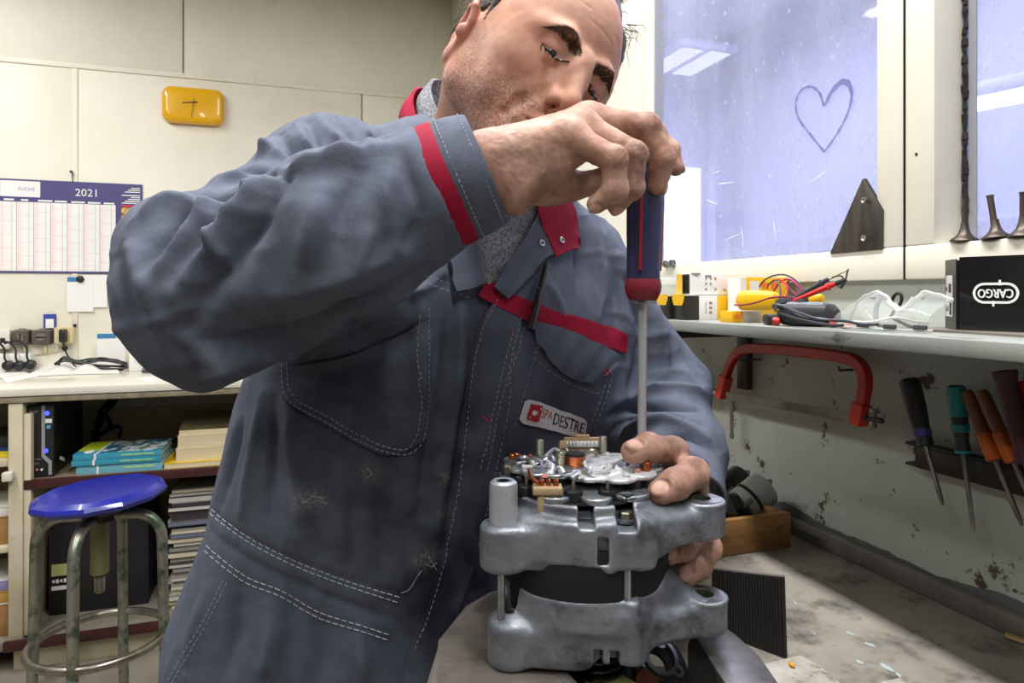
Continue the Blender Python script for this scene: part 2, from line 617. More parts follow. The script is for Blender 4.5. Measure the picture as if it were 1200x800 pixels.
# lamps of the bay
lt = thing('ceiling_light', 'square hanging ceiling light with two bright panels, seen through the dusty window', 'light', (2.61, 4.05, 2.85))
part('frame', G().box2((2.40, 3.78, 2.85), (2.82, 4.32, 2.90), 0.004), m_baydark, lt)
for x0, x1 in ((2.43, 2.58), (2.64, 2.79)):
    part('diffuser', G().box2((x0, 3.82, 2.842), (x1, 4.28, 2.852)), emit('bay_panel', (240, 243, 255), 2.2), lt)
for x, y in ((2.5, 3.9), (2.72, 4.2)):
    part('hanger', G().cyl((x, y, 2.9), (x, y, 3.2), .006, n=8), m_baydark, lt)
a, b = on_x(1128, 127, 2.4), on_x(1260, 101, 2.4)
lt = thing('tube_light', 'long glowing fluorescent tube seen through the near window', 'light', a)
part('tube', G().cyl(a, b, 0.022, n=12), emit('tube_glow', (246, 249, 255), 12.0), lt)
part('housing', G().box((a+b)/2+Vector((0, 0, 0.05)) if False else ((a+b)/2+UZ*0.052), (0.06, (b-a).length, 0.05), Matrix.Rotation(math.atan2((b-a).z, -(b-a).y)*-1, 3, 'X'), 0.004), m_bayceil, lt)

# shop strip lights (the lamps above hang in these)
m_white = mat('white_enamel', (232, 232, 228), 0.4)
for i, (x, y, ln, pw, col) in enumerate(TUBES):
    lt = thing('strip_light', 'white fluorescent strip light under the ceiling, ' + ('above the workbench', 'over the middle of the shop', 'near the back counter', 'behind the viewer')[i], 'light', (x, y, 2.74), 'fluorescent strip lights')
    part('housing', G().box((x, y, 2.772), (0.13, ln+0.06, 0.05), None, 0.006), m_white, lt)
    part('tube', G().cyl((x, y-ln/2, 2.742), (x, y+ln/2, 2.742), 0.012, n=10), emit('shop_tube', (255, 250, 240), 5), lt)

# ================================================================== back wall and counter
def wall_pt(px, py, off=0.0):
    return on_y(px, py, BY-off)
# clock
m_clock = mat('yellow_clock', (233, 178, 18), 0.22, col2=(226, 168, 14), scale=6, coat=0.4)
m_hand = mat('clock_hand', (74, 34, 22), 0.5)
ck = thing('wall_clock', 'yellow rounded rectangular wall clock with two dark hands', 'clock', (-0.372, BY-0.001, 2.106))
def rrect(w, h, r, n=6, bul=0.0):
    pts = []
    for cx, cy, a0 in ((w/2-r, h/2-r, 0), (-w/2+r, h/2-r, 90), (-w/2+r, -h/2+r, 180), (w/2-r, -h/2+r, 270)):
        for k in range(n+1):
            a = R(a0+90*k/n)
            pts.append((cx+r*math.cos(a), cy+r*math.sin(a)))
    if bul:
        pts = [(x*(1+bul*(1-(2*y/h)**2)), y*(1+bul*(1-(2*x/w)**2))) for x, y in pts]
    return pts
def stack_rrect(g, layers, o, ex, ey, n=6, bul=0.0):      # rounded rectangles (w, h, r, height) stacked along ex x ey
    ez = ex.cross(ey)
    rings = []
    for w, h, r, z in layers:
        rings.append([g.bm.verts.new(o+ex*p[0]+ey*p[1]+ez*z) for p in rrect(w, h, r, n, bul)])
    for A, B in zip(rings, rings[1:]):
        for i in range(len(A)):
            g.bm.faces.new((A[i], A[(i+1) % len(A)], B[(i+1) % len(A)], B[i]))
    g.bm.faces.new(rings[0][::-1]); g.bm.faces.new(rings[-1])
    return g
o = Vector((-0.372, BY, 2.106))
part('clock_case', stack_rrect(G(), [(.236, .148, .03, 0), (.246, .158, .034, .008), (.246, .158, .034, .022), (.238, .150, .032, .032), (.222, .134, .03, .038), (.2, .112, .03, .040)], o, UX, UZ, 8, 0.03), m_clock, ck, ang=60)
def hand(g, ang, l, w, tail, y):
    a = R(ang)
    d = Vector((math.cos(a), 0, math.sin(a))); n = Vector((-d.z, 0, d.x))
    p = o+Vector((0.003, -y, 0.012))
    g.prism([(-tail, -w), (l, -w*0.7), (l, w*0.7), (-tail, w)], p, d, n, 0.001)
g = G(); hand(g, 187, 0.046, 0.0022, 0.016, 0.0425); part('hour_hand', g, m_hand, ck)
g = G(); hand(g, 262, 0.070, 0.0011, 0.017, 0.044); part('minute_hand', g, m_hand, ck)
part('hub', G().cyl(o+Vector((.003, -.04, .012)), o+Vector((.003, -.046, .012)), 0.0035, n=10), m_hand, ck)

# calendar
m_navy = mat('navy_print', (70, 66, 122), 0.5)
m_paper = mat('white_paper', (238, 237, 235), 0.6, col2=(230, 229, 228), scale=5)
m_pink = mat('pink_print', (232, 196, 196), 0.6)
m_greyp = mat('grey_print', (150, 150, 160), 0.6)
m_redp = mat('red_print', (186, 40, 62), 0.6)
m_orangep = mat('orange_print', (226, 180, 96), 0.6, col2=(92, 60, 40), scale=70, mixlo=.45, mixhi=.55)
X0, X1, Z0, Z1 = -1.106, -0.578, 1.360, 1.749
cal = thing('wall_calendar', 'large 2021 wall calendar with navy header and white month columns', 'calendar', ((X0+X1)/2, BY-0.002, Z0))
yk = BY-0.002
part('board', G().box2((X0, yk-0.004, Z0), (X1, yk, Z1)), m_navy, cal)
part('logo_card', G().prism(rrect(.142, .066, .003), (X0+.076, yk-.0042, Z1-.040), UX, UZ, .0006), m_paper, cal)
g = G()
g.text('FUCHS', 0.020, (X0+.098, yk-.0055, Z1-.041), UX, UZ, 0)
part('lettering', g, mat('lilac_print', (142, 128, 186), .6), cal)
g = G()
g.text('2021', 0.045, (X0+.318, yk-.0048, Z1-.047), UX, UZ, 0.0)
part('year_lettering', g, m_paper, cal)
g = G()
for k in range(7):
    g = G(); g.prism([(0, 0), ((.036, .026, .052, .044, .05, .048, .04)[k], 0), ((.036, .026, .052, .044, .05, .048, .04)[k], .007), (0, .007)], (X0+.018+k*.0605, yk-.0048, Z1-.089-k*.0004), UX, UZ, .0003); part('month_heading', g, m_paper, cal)
g = G()
for k in range(8):
    g.prism([(0, 0), (-.035-.012*((k*5) % 4), 0), (-.035-.012*((k*5) % 4), .004), (0, .004)], (X1-.008, yk-.0048, Z1-.020-k*.0085-.006*(k > 2)), UX, UZ, .0003)
part('address_lines', g, m_paper, cal, kind='stuff')
for k in range(7):
    xa = X0+.004+k*.0605
    c = part('month_column', G().box2((xa, yk-.0052, Z0+.008), (xa+.0588, yk-.004, Z1-.094)), m_paper, cal)
    g = G()
    g.box2((xa+.002, yk-.0055, Z0+.010), (xa+.016, yk-.0052, Z1-.096))
    part('date_strip', g, mat('pale_pink_print', (240, 224, 224), .6) if k == 0 else bpy.data.materials['pale_pink_print'], c)
    g = G()
    for j in range(5):
        z = Z1-.118-j*.056-.016*((k*2) % 3)
        if z > Z0+.012:
            g.box2((xa, yk-.0057, z), (xa+.058, yk-.0053, z+.0014))
    for j in range(30):
        z = Z1-.104-j*.0088
        g.box2((xa+.004, yk-.0057, z), (xa+.009, yk-.0053, z+.003))
    part('date_lines', g, m_pink, c)
    part('column_rule', G().box2((xa+.042, yk-.0056, Z0+.01), (xa+.043, yk-.0053, Z1-.096)), m_greyp, c)
part('photo_strip', G().box2((X1-.080, yk-.0048, Z1-.165), (X1-.004, yk-.004, Z1-.102)), m_orangep, cal)
part('red_strip', G().box2((X1-.080, yk-.005, Z1-.100), (X1-.004, yk-.004, Z1-.091)), m_redp, cal)
part('side_sheet', G().box2((X1-.080, yk-.0048, Z0+.008), (X1-.004, yk-.004, Z1-.166)), m_paper, cal)
p = wall_pt(85, 202)
g = G(); g.cyl(p, p-UY*0.02, 0.004, n=8); g.cyl(p-UY*.02, p-UY*.022, .006, n=8)
g.tube([p-UY*.012, Vector((p.x+.003, BY-.008, Z1-.003))], 0.0015, 5)
part('hanging_nail', g, m_black, cal)

# notes under a magnet
n1 = thing('paper_note', 'white paper note with a blue heading, under the black magnet', 'note', wall_pt(78, 364), 'notes pinned under the calendar')
a, b = wall_pt(79, 324), wall_pt(110, 365)
part('sheet', G().box2((a.x, BY-.0095, b.z), (b.x, BY-.0082, a.z)), m_paper, n1)
m_blue = mat('blue_print', (58, 122, 176), 0.5)
part('heading', G().box2((a.x+.002, BY-.0102, a.z-.022), (a.x+.045, BY-.0095, a.z-.002)), m_blue, n1)
a, b = wall_pt(94, 322), wall_pt(126, 360)
n2 = thing('paper_note', 'plain white paper note half behind the one with a blue heading', 'note', (b.x, BY-.002, b.z), 'notes pinned under the calendar')
part('sheet', G().box2((a.x, BY-.0081, b.z), (b.x, BY-.0066, a.z)), m_paper, n2)
p = wall_pt(95, 327)
mg = part('magnet', G().lathe([(0, 0), (.014, 0), (.015, .004), (.011, .010), (.006, .012), (0, .0125)], (p.x, BY-.0103, p.z), -UY, 18), m_black)
tag(mg, 'round black magnet holding the two paper notes', 'magnet')
# small blue card on the wall
a, b = wall_pt(52, 368), wall_pt(66, 384)
cd = thing('wall_card', 'small blue and white card on the wall above the sockets', 'card', (a.x, BY-.001, b.z))
part('card', G().box2((a.x, BY-.012, b.z), (b.x, BY-.0005, a.z)), mat('card_blue', (48, 70, 160), .5), cd)
part('white_area', G().box2((a.x+.008, BY-.0128, b.z), (b.x-.006, BY-.012, a.z-.02)), m_paper, cd)

# sockets
m_sock = mat('brown_grey_bakelite', (92, 84, 78), 0.45, col2=(74, 68, 64), scale=20)
m_beige = mat('yellowed_plastic', (214, 202, 160), 0.4, col2=(200, 186, 140), scale=14)
for i, (xa, xb) in enumerate(((17, 38), (39, 63))):
    a, b = wall_pt(xa, 386), wall_pt(xb, 403)
    s = thing('socket_box', ('dark grey wall socket box, the left one of the pair', 'dark grey wall socket box next to the beige switch box')[i], 'socket', ((a.x+b.x)/2, BY, b.z), 'dark wall socket boxes')
    c = Vector(((a.x+b.x)/2, BY, (a.z+b.z)/2)); w, h = b.x-a.x, a.z-b.z
    part('box', stack_rrect(G(), [(w, h, .008, 0), (w, h, .008, .025), (w*.86, h*.84, .010, .038)], c, UX, UZ), m_sock, s)
    part('face_plate', stack_rrect(G(), [(w*.56, h*.56, .02, .0375), (w*.5, h*.5, .018, .041)], c, UX, UZ), mat('socket_face', (112, 100, 94), .5) if not i else bpy.data.materials['socket_face'], s)
    part('hinge', G().cyl(c+Vector((-.012, -.012, h/2)), c+Vector((.012, -.012, h/2)), .005, n=8), m_sock, s)
    part('pipe_clip', G().box(c+Vector((.01, -.01, -h/2-.018)), (.012, .016, .036), None, .002), m_beige, s)
a, b = wall_pt(66, 383), wall_pt(89, 402)
s = thing('switch_box', 'yellowed beige surface socket box with a black plug in it', 'socket', ((a.x+b.x)/2, BY, b.z))
c = Vector(((a.x+b.x)/2, BY, (a.z+b.z)/2)); w, h = b.x-a.x, a.z-b.z
part('box', stack_rrect(G(), [(w, h, .006, 0), (w, h, .006, .03), (w*.92, h*.9, .006, .036)], c, UX, UZ), m_beige, s)
part('plug', G().box(c+Vector((.002, -.05, .0)), (.026, .034, .055), None, .006), m_black, s)
part('cable_gland', G().cyl(c+Vector((.035, -.012, h/2)), c+Vector((.035, -.012, h/2+.012)), .006, n=10), m_black, s)
pl = c+Vector((.002, -.05, -.026))
m_cable = mat('black_cable', (24, 24, 26), 0.5)
cb = part('cable', G().tube(spline([pl, wall_pt(77, 412, .03), wall_pt(83, 422, .03), wall_pt(90, 432, .05), wall_pt(94, 437, .10)], 5), .0035, 6), m_cable)
tag(cb, 'thin black cable dropping from the beige socket box', 'cable')
p = wall_pt(75, 408)
cb = part('cable', G().tube(spline([wall_pt(75, 408, .006), wall_pt(60, 413, .004), wall_pt(40, 415, .004), wall_pt(20, 414, .004), wall_pt(2, 411, .004)], 5), .004, 6), m_beige)
tag(cb, 'cream cable running along the wall below the socket boxes', 'cable')
g = G(); g.cyl(wall_pt(76, 408, 0), wall_pt(76, 408, .012), .011, n=12)
tag(part('cable_grommet', g, m_black), 'round black cable grommet in the wall under the beige box', 'grommet')
# white box at the left edge with a switch
a, b = wall_pt(-16, 386), wall_pt(15, 408)
s = thing('switch_box', 'pale grey switch box at the far left of the wall', 'switch', ((a.x+b.x)/2, BY, b.z))
part('box', G().box2((a.x, BY-.035, b.z), (b.x, BY, a.z), .005), mat('pale_plastic', (222, 218, 206), .45), s)
part('rocker', G().box2((a.x+.06, BY-.04, a.z-.050), (b.x-.015, BY-.034, a.z-.034), .002), m_black, s)

# ------------------------------------------------------------------ the counter
DY, DZ = 2.705, 0.956
m_desk = mat('grey_white_laminate', (222, 219, 206), 0.22, col2=(208, 204, 190), scale=3, stain=(170, 160, 138), sscale=6, slo=.62, shi=.85)
m_deskw = mat('cream_board', (212, 203, 180), 0.5, col2=(190, 178, 150), scale=6, stain=(150, 132, 102), sscale=9, slo=.6, shi=.8)
m_maroon = mat('maroon_edge', (74, 34, 34), 0.35, col2=(52, 26, 28), scale=20)
m_shelfw = mat('brown_shelf', (132, 116, 96), 0.5, col2=(112, 98, 82), scale=9)
dk = thing('counter', 'long cream counter with a pale worktop and open shelves along the back wall', 'counter', (-0.9, DY+.3, 0))
DL, DR = -2.2, -0.02
part('worktop', G().box2((DL, DY, DZ-.028), (DR, BY-.001, DZ), .004), m_desk, dk)
part('front_edge', G().box2((DL, DY+.006, DZ-.05), (DR, DY+.03, DZ-.029), .003), mat('edge_brown', (150, 140, 118), .5, col2=(120, 108, 88), scale=30), dk)
for xa in (-0.870, -2.15, -0.07):
    part('upright', G().box2((xa, DY+.012, .07), (xa+.042, BY-.02, DZ-.05), .004), m_deskw, dk)
part('batten', G().box2((-0.828, DY+.02, .115), (-0.806, DY+.06, DZ-.09), .004), m_deskw, dk)
SHZ = 0.640
part('shelf', G().box2((-0.826, DY+.03, SHZ-.030), (-0.074, BY-.02, SHZ), .002), m_shelfw, dk)
part('shelf_edge', G().box2((-0.826, DY+.016, SHZ-.030), (-0.074, DY+.031, SHZ+.002), .002), m_maroon, dk)
part('shelf', G().box2((-2.1, DY+.03, SHZ+.05), (-0.872, BY-.02, SHZ+.075), .002), m_deskw, dk)
part('shelf', G().box2((-2.1, DY+.03, .40), (-0.872, BY-.02, .42), .002), m_deskw, dk)
part('bottom_shelf', G().box2((DL, DY+.012, .075), (DR, BY-.02, .108), .002), m_floor, dk)
part('bottom_edge', G().box2((-0.88, DY-.004, .078), (DR, DY+.011, .112), .002), m_maroon, dk)
part('plinth', G().box2((-0.86, DY+.03, 0), (DR, DY+.08, .074), .002), m_deskw, dk)
part('back_board', G().box2((DL, BY-.02, .108), (DR, BY-.002, .78)), mat('counter_back', (196, 186, 160), .6), dk)
p = on_y(17, 558, DY-.012)
part('knob', G().box(p+Vector((-.02, .006, 0)), (.03, .03, .03), None, .004), m_desk, dk)

def desk_pt(px, py, h=0.0):
    return on_z(px, py, DZ+h)
# power strip with plugs
p = desk_pt(14, 432)
ps = thing('power_strip', 'white power strip with three black plugs on the counter', 'power strip', (p.x-.10, p.y, DZ))
part('strip', G().box2((p.x-.42, BY-.09, DZ+.0), (p.x+.115, BY-.03, DZ+.075), .008), m_white, ps)
for px_, py_ in ((10, 428), (23, 428), (36, 427)):
    q = on_y(px_, py_, BY-.10)
    pg = part('plug', G().lathe([(0, 0), (.017, 0), (.020, .006), (.019, .028), (.012, .034), (0, .036)], q+UY*.012, -UY, 16), m_black, ps)
    part('cord', G().tube(spline([q+Vector((0, -.018, .012)), q+Vector((-.004, -.03, .035)), q+Vector((-.012, -.01, .07)), q+Vector((-.05, .02, .095)), q+Vector((-.10, .03, .085))], 4), .0042, 6), m_cable, pg)
# papers, open book
def sheet(g, pts, h, th=.001):
    g.prism([(0, 0)], Vector(), UX, UY, th) if False else None
    a = [g.bm.verts.new(desk_pt(*p)*1 + UZ*h) for p in pts]
    b = [g.bm.verts.new(v.co+UZ*th) for v in a]
    k = len(a)
    g.bm.faces.new(a[::-1]); g.bm.faces.new(b)
    for i in range(k):
        g.bm.faces.new((a[i], a[(i+1) % k], b[(i+1) % k], b[i]))
bk = thing('open_magazine', 'open magazine with white pages lying on the counter', 'magazine', desk_pt(88, 436))
s0, s1 = desk_pt(86, 439), desk_pt(92, 425)
for nm, e0, e1 in (('left_page', desk_pt(33, 441.5), desk_pt(52, 430)), ('right_page', desk_pt(140, 438), desk_pt(126, 424))):
    def fn(u, v):
        a, b = s0.lerp(s1, v), e0.lerp(e1, v)
        q = a.lerp(b, u)
        return Vector((q.x, q.y, DZ+.003+.026*math.sin(min(1, u*1.6)*PI)*(1-u)**.5*(.9 if nm == 'left_page' else 1.2)+.006))
    g = G(); g.grid(fn, 14, 4)
    r = bmesh.ops.extrude_face_region(g.bm, geom=g.bm.faces[:])
    for v in r['geom']:
        if isinstance(v, bmesh.types.BMVert):
            v.co.z = DZ+.0015
    part('pages', g, m_paper, bk)
g = G(); sheet(g, [(0, 441), (30, 437), (44, 441), (8, 449)], .0005); sheet(g, [(-14, 437), (20, 433), (32, 437), (0, 444)], .0018)
tag(part('loose_papers', g, m_paper), 'loose white papers left of the open magazine', 'paper')
g = G(); sheet(g, [(156, 444), (196, 440), (216, 443), (178, 448)], .0005)
tag(part('loose_paper', g, m_paper), 'white sheet lying under the dark tablet on the counter', 'paper')
# cable bundle on the counter
cb = thing('cable_coil', 'coil of black cables lying on the counter behind the magazine', 'cable', desk_pt(120, 424))
for k in range(4):
    random.seed(k)
    pts = [on_y(x+random.uniform(-3, 3), y+random.uniform(-2, 2)+k*1.1, BY-.16-.012*k) for x, y in ((66, 424), (76, 419), (90, 423), (104, 421), (120, 420), (136, 422), (147, 427), (138, 430), (112, 426), (95, 425))]
    pts = [Vector((p.x, p.y, max(p.z, DZ+.005))) for p in pts]
    part('cord', G().tube(spline(pts, 5), .0045, 6), m_cable, cb)
# standing desk calendar card
cd = thing('desk_calendar', 'small white desk card with a blue and green heading, standing against the wall', 'calendar', on_y(131, 420, BY-.12))
a, b = on_y(114, 391, BY-.10), on_y(147, 424, BY-.10)
part('card', G().box2((a.x, a.y-.002, DZ+.001), (b.x, a.y+.002, a.z)), m_paper, cd)
part('blue_heading', G().box2((a.x, a.y-.0026, a.z-.020), (a.x+.070, a.y-.002, a.z)), m_blue, cd)
part('green_heading', G().box2((a.x+.072, a.y-.0026, a.z-.020), (b.x, a.y-.002, a.z)), mat('lime_print', (170, 200, 60), .5), cd)
part('support', G().box2((a.x+.03, a.y+.002, DZ+.001), (b.x-.03, a.y+.05, DZ+.008)), m_paper, cd)
# white carton
a, b = on_y(151, 402, BY-.2), on_y(176, 433, BY-.2)
bx = thing('white_carton', 'white carton standing on the counter beside the dark tablet', 'box', ((a.x+b.x)/2, a.y+.05, DZ))
part('carton', G().box2((a.x, a.y, DZ), (b.x+.05, a.y+.12, a.z), .002), m_paper, bx)
part('lid_line', G().box2((a.x-.0006, a.y-.0006, a.z-.034), (b.x+.0506, a.y+.12, a.z-.032)), m_greyp, bx)
g = G()
for k in range(3):
    g.ring((a.x+.03+k*.028, a.y-.0005, a.z-.075), (a.x+.03+k*.028, a.y, a.z-.075), .009, .0078, 14)
part('line_drawing', g, m_greyp, bx)
# tablet
bx = thing('tablet_computer', 'dark grey tablet lying at an angle beside the white carton', 'tablet', desk_pt(190, 435))
g = G()
a0 = [desk_pt(166, 437), desk_pt(215, 436), desk_pt(206, 428), desk_pt(176, 428)]
A = [g.bm.verts.new(p+UZ*(.002+.028*(i > 1))) for i, p in enumerate(a0)]
Bv = [g.bm.verts.new(v.co+UZ*.010) for v in A]
g.bm.faces.new(A[::-1]); g.bm.faces.new(Bv)
for i in range(4):
    g.bm.faces.new((A[i], A[(i+1) % 4], Bv[(i+1) % 4], Bv[i]))
part('tablet', g, mat('tablet_grey', (70, 70, 74), .4), bx)
part('stand', G().box((a0[2]+a0[3])/2+UZ*.001 if False else Vector(((a0[2].x+a0[3].x)/2, a0[2].y-.02, DZ+.012)), (.10, .02, .024)), m_black, bx)

# ------------------------------------------------------------------ under the counter
pc = thing('computer_tower', 'black slim desktop computer tower with glowing blue lights on the shelf', 'computer', (-0.72, DY+.2, SHZ))
a, b = on_y(30, 475, DY+.05), on_y(68, 556, DY+.05)
PX0, PX1, PY0, PZ1 = a.x, b.x-.012, DY+.05, a.z
m_pcb = mat('tower_black', (18, 18, 20), 0.35, bump=.1, bscale=300)
part('case', G().box2((PX0+.004, PY0+.02, SHZ+.001), (PX1-.002, PY0+.37, PZ1-.006), .004), m_pcb, pc)
part('front_bezel', G().box2((PX0, PY0, SHZ+.001), (PX1, PY0+.02, PZ1), .006), m_black, pc)
m_silver = mat('silver_trim', (176, 178, 184), 0.35, 0.5)
def pcp(px, py): 
    q = on_y(px, py, PY0-.0005); return Vector((q.x, q.y, q.z))
g = G()
st = [pcp(49, 475), pcp(53, 475), pcp(53, 533), pcp(61, 540), pcp(61, 556), pcp(57, 556), pcp(57, 543), pcp(49, 535)]
g.prism([((p-st[0]).x, (p-st[0]).z) for p in st][::-1], st[0], UX, UZ, .003)
part('silver_trim', g, m_silver, pc)
m_led = emit('blue_led', (60, 70, 255), 6)
for x, y in ((55, 484), (53.5, 528)):
    q = pcp(x, y)
    part('power_light' if y < 500 else 'drive_light', G().lathe([(0, 0), (.008, 0), (.006, .003), (0, .004)], q, -UY, 12), m_led, pc)
g = G(); q = pcp(57, 493); g.box(q, (.02, .002, .014)); part('badge', g, m_paper, pc)
g = G(); q = pcp(57, 500); g.box(q, (.012, .002, .012)); part('badge', g, mat('sticker_blue', (90, 160, 190), .5), pc)
g = G(); q = pcp(40, 482); g.text('acer', .016, q-UY*.001, UX, UZ, 0); part('lettering', g, m_silver, pc)
g = G()
for y in (496, 509, 515, 529):
    q = pcp(38, y); g.box(q, (.007, .002, .012))
q = pcp(42, 538); g.box(q, (.035, .002, .004)); q = pcp(42, 543); g.box(q, (.02, .002, .006))
part('drive_buttons', g, mat('grey_button', (96, 96, 100), .4), pc)
for x, c_ in ((43.5, (214, 130, 130)), (49, (226, 226, 220))):
    q = pcp(x, 550); part('audio_jack', G().cyl(q+UY*.001, q-UY*.002, .004, n=10), mat('jack_plastic', c_, .4), pc)
g = G(); g.box((PX1+.0005-.002, PY0+.10, SHZ+.04), (.003, .05, .012), Matrix.Rotation(R(-20), 3, 'X')); part('side_label', g, m_paper, pc)
# hanging cables
hc = thing('cable_bundle', 'tangle of black cables hanging behind the computer tower', 'cable', on_y(130, 510, BY-.06))
for k in range(7):
    random.seed(30+k)
    j = lambda: random.uniform(-5, 5)
    pts = [on_y(x+j(), y+j(), BY-.05-.02*(k % 3)) for x, y in ((140, 458), (130, 470), (122, 483), (116, 495), (112, 508), (108, 521))]
    if k > 4:
        pts = [on_y(x+j()*.4, y+j()*.4, BY-.06) for x, y in ((118, 482), (126, 490), (128, 500), (118, 510), (124, 506), (136, 500), (143, 503), (140, 512))]
    part('cord', G().tube(spline(pts, 5), .006, 6), m_cable, hc)
g = G(); q = on_y(118, 520, BY-.06); g.cyl(q, (q.x, q.y, SHZ), .006, n=6); g.cyl(on_y(140, 458, BY-.06), (on_y(140, 458, BY-.06).x, BY-.06, DZ-.03), .006, n=6)
part('cord', g, m_cable, hc)

# catalogues
m_teal = mat('teal_cover', (58, 150, 178), 0.3)
m_teal2 = mat('pale_teal_cover', (116, 178, 200), 0.35)
m_pages = mat('page_edges', (226, 218, 200), 0.7, col2=(206, 196, 176), scale=200, stretch=(.05, .05, 1))
m_lime = mat('lime_cover', (186, 206, 40), 0.35)
m_photo = mat('cover_photo', (30, 92, 120), 0.3, col2=(214, 222, 226), scale=26, mixlo=.48, mixhi=.56, stain=(70, 110, 60), sscale=20, slo=.56, shi=.6)
def catalogue(label, fl, fr, back, z0, th, m, cover=False):
    """spine edge runs fl->fr on the shelf front, back = depth of the book"""
    fl, fr = Vector((fl[0], fl[1], z0)), Vector((fr[0], fr[1], z0))
    ex = (fr-fl); w = ex.length; ex.normalize(); ey = UZ.cross(ex)
    t = thing('catalogue', label, 'book', (fl+fr)/2+ey*back/2, 'teal catalogues on the shelf')
    rot = Matrix((ex, ey, UZ)).transposed()
    c = (fl+fr)/2+ey*back/2+UZ*th/2
    part('pages', G().box(c+ey*.002, (w-.006, back-.008, th-.003), rot), m_pages, t)
    part('cover', G().box(c+UZ*(th/2-.0008), (w, back, .0016), rot), m, t)
    part('cover', G().box(c-UZ*(th/2-.0008), (w, back, .0016), rot), m, t)
    part('spine', G().box(c-ey*(back/2-.001), (w, .002, th), rot, .0008), m, t)
    part('spine_band', G().box(fl+ex*(w*.245)+UZ*th/2-ey*.0007, (.007, .002, th), rot), m_paper, t)
    g = G()
    for k in range(13):
        g.box(fl+ex*w*(.55+.03*k)+UZ*th*.55-ey*.0009, (w*(.024 if k % 4 else .014), .0006, th*.22), rot)
    part('spine_print', g, mat('spine_green', (190, 222, 120), .5) if 'spine_green' not in bpy.data.materials else bpy.data.materials['spine_green'], t)
    if cover:
        part('cover_panel', G().box(fl+ex*w*.13+ey*back*.64+UZ*(th+.0003), (w*.26, back*.72, .0008), rot), m_lime, t)
        part('cover_picture', G().box(fl+ex*w*.64+ey*back*.52+UZ*(th+.0003), (w*.70, back*.92, .0008), rot), m_photo, t)
        part('cover_stripe', G().box(fl+ex*w*.262+ey*back*.5+UZ*(th+.0003), (.006, back, .0009), rot), m_paper, t)
        part('cover_badge', G().lathe([(0, 0), (.02, 0), (.02, .0006), (0, .0006)], fl+ex*w*.15+ey*back*.17+UZ*(th+.0003), UZ, 16, 1.3, .8), m_paper, t)
    return t
yb = DY+.055
def sx(px, py=540, y=yb): return on_y(px, py, y).x
catalogue('pale teal catalogue at the bottom of the stack', (sx(89), yb), (sx(191), yb-.012), .21, SHZ, .030, m_teal2)
catalogue('teal catalogue lying between the pale one and the picture cover', (sx(84), yb-.006), (sx(189), yb-.016), .215, SHZ+.0305, .019, m_teal)
catalogue('teal catalogue with a lime panel and picture on its cover, topmost of the stack', (sx(85.5), yb-.004), (sx(190), yb-.014), .21, SHZ+.050, .021, m_teal, True)
# old paper books
m_oldp = mat('old_paper', (220, 208, 176), 0.75, col2=(198, 182, 146), scale=160, stretch=(.05, .05, 1))
m_olive = mat('olive_cover', (92, 82, 52), 0.6, col2=(58, 52, 36), scale=30)
m_ycov = mat('yellow_cover', (232, 196, 40), 0.45, col2=(206, 164, 24), scale=46, mixlo=.5, mixhi=.58)
zz = SHZ
for lab, th, xa, dy, mm in (('yellow book with printed cover, under the cream books', .018, 192, -.02, m_ycov), ('thick cream paperback just above the yellow book', .046, 205, .0, m_oldp),
                            ('thick cream paperback under the olive book', .046, 207, .004, m_oldp), ('curled olive covered book on top of the cream paperbacks', .052, 209, .01, m_olive)):
    x0 = sx(xa); y0 = yb+.012+dy
    t = thing('paperback', lab, 'book', (x0+.12, y0+.1, zz), 'old books at the right of the shelf')
    if mm is m_olive:
        def fn(u, v):
            return Vector((x0+.24*u, y0+.22*v, zz+.020+.030*v**.7+.016*math.exp(-((v-.85)/.12)**2)*(1-u*.6)))
        g = G(); g.grid(fn, 8, 12)
        r = bmesh.ops.extrude_face_region(g.bm, geom=g.bm.faces[:])
        for v in r['geom']:
            if isinstance(v, bmesh.types.BMVert): v.co.z += .0012
        part('cover', g, mm, t)
        g = G(); g.grid(lambda u, v: fn(u, v)-UZ*.0004, 8, 12)
        r = bmesh.ops.extrude_face_region(g.bm, geom=g.bm.faces[:])
        for v in r['geom']:
            if isinstance(v, bmesh.types.BMVert): v.co.z = zz
        part('pages', g, m_oldp, t)
    else:
        part('pages', G().box2((x0+.002, y0+.001, zz+.001), (x0+.24, y0+.215, zz+th-.001)), m_oldp, t)
        part('cover', G().box2((x0, y0, zz+th-.0016), (x0+.24, y0+.22, zz+th-.0002)), mm, t)
        part('cover', G().box2((x0, y0, zz), (x0+.24, y0+.22, zz+.001)), mm, t)
    zz += th
# black carton on the bottom shelf
BZ = .108
a, b = on_y(57, 620, DY+.18), on_y(174, 690, DY+.18)
bx = thing('black_carton', 'large black carton with a pale green label behind the stool', 'box', ((a.x+b.x)/2, DY+.3, BZ))
part('carton', G().box2((a.x, DY+.18, BZ), (b.x, DY+.46, BZ+.33), .004), m_black, bx)
q = on_y(75, 667, DY+.179)
part('green_label', G().box(q, (.078, .002, .042)), mat('pale_green_label', (176, 180, 120), .5), bx)
q = on_y(75, 688, DY+.179)
part('white_label', G().box(q, (.078, .002, .014)), m_paper, bx)
g = G(); q = on_y(74, 680, DY+.1785); [g.box(q+UX*(.012*k-.03), (.008, .001, .010+.004*(k % 2))) for k in range(6)]; part('lettering', g, m_paper, bx)
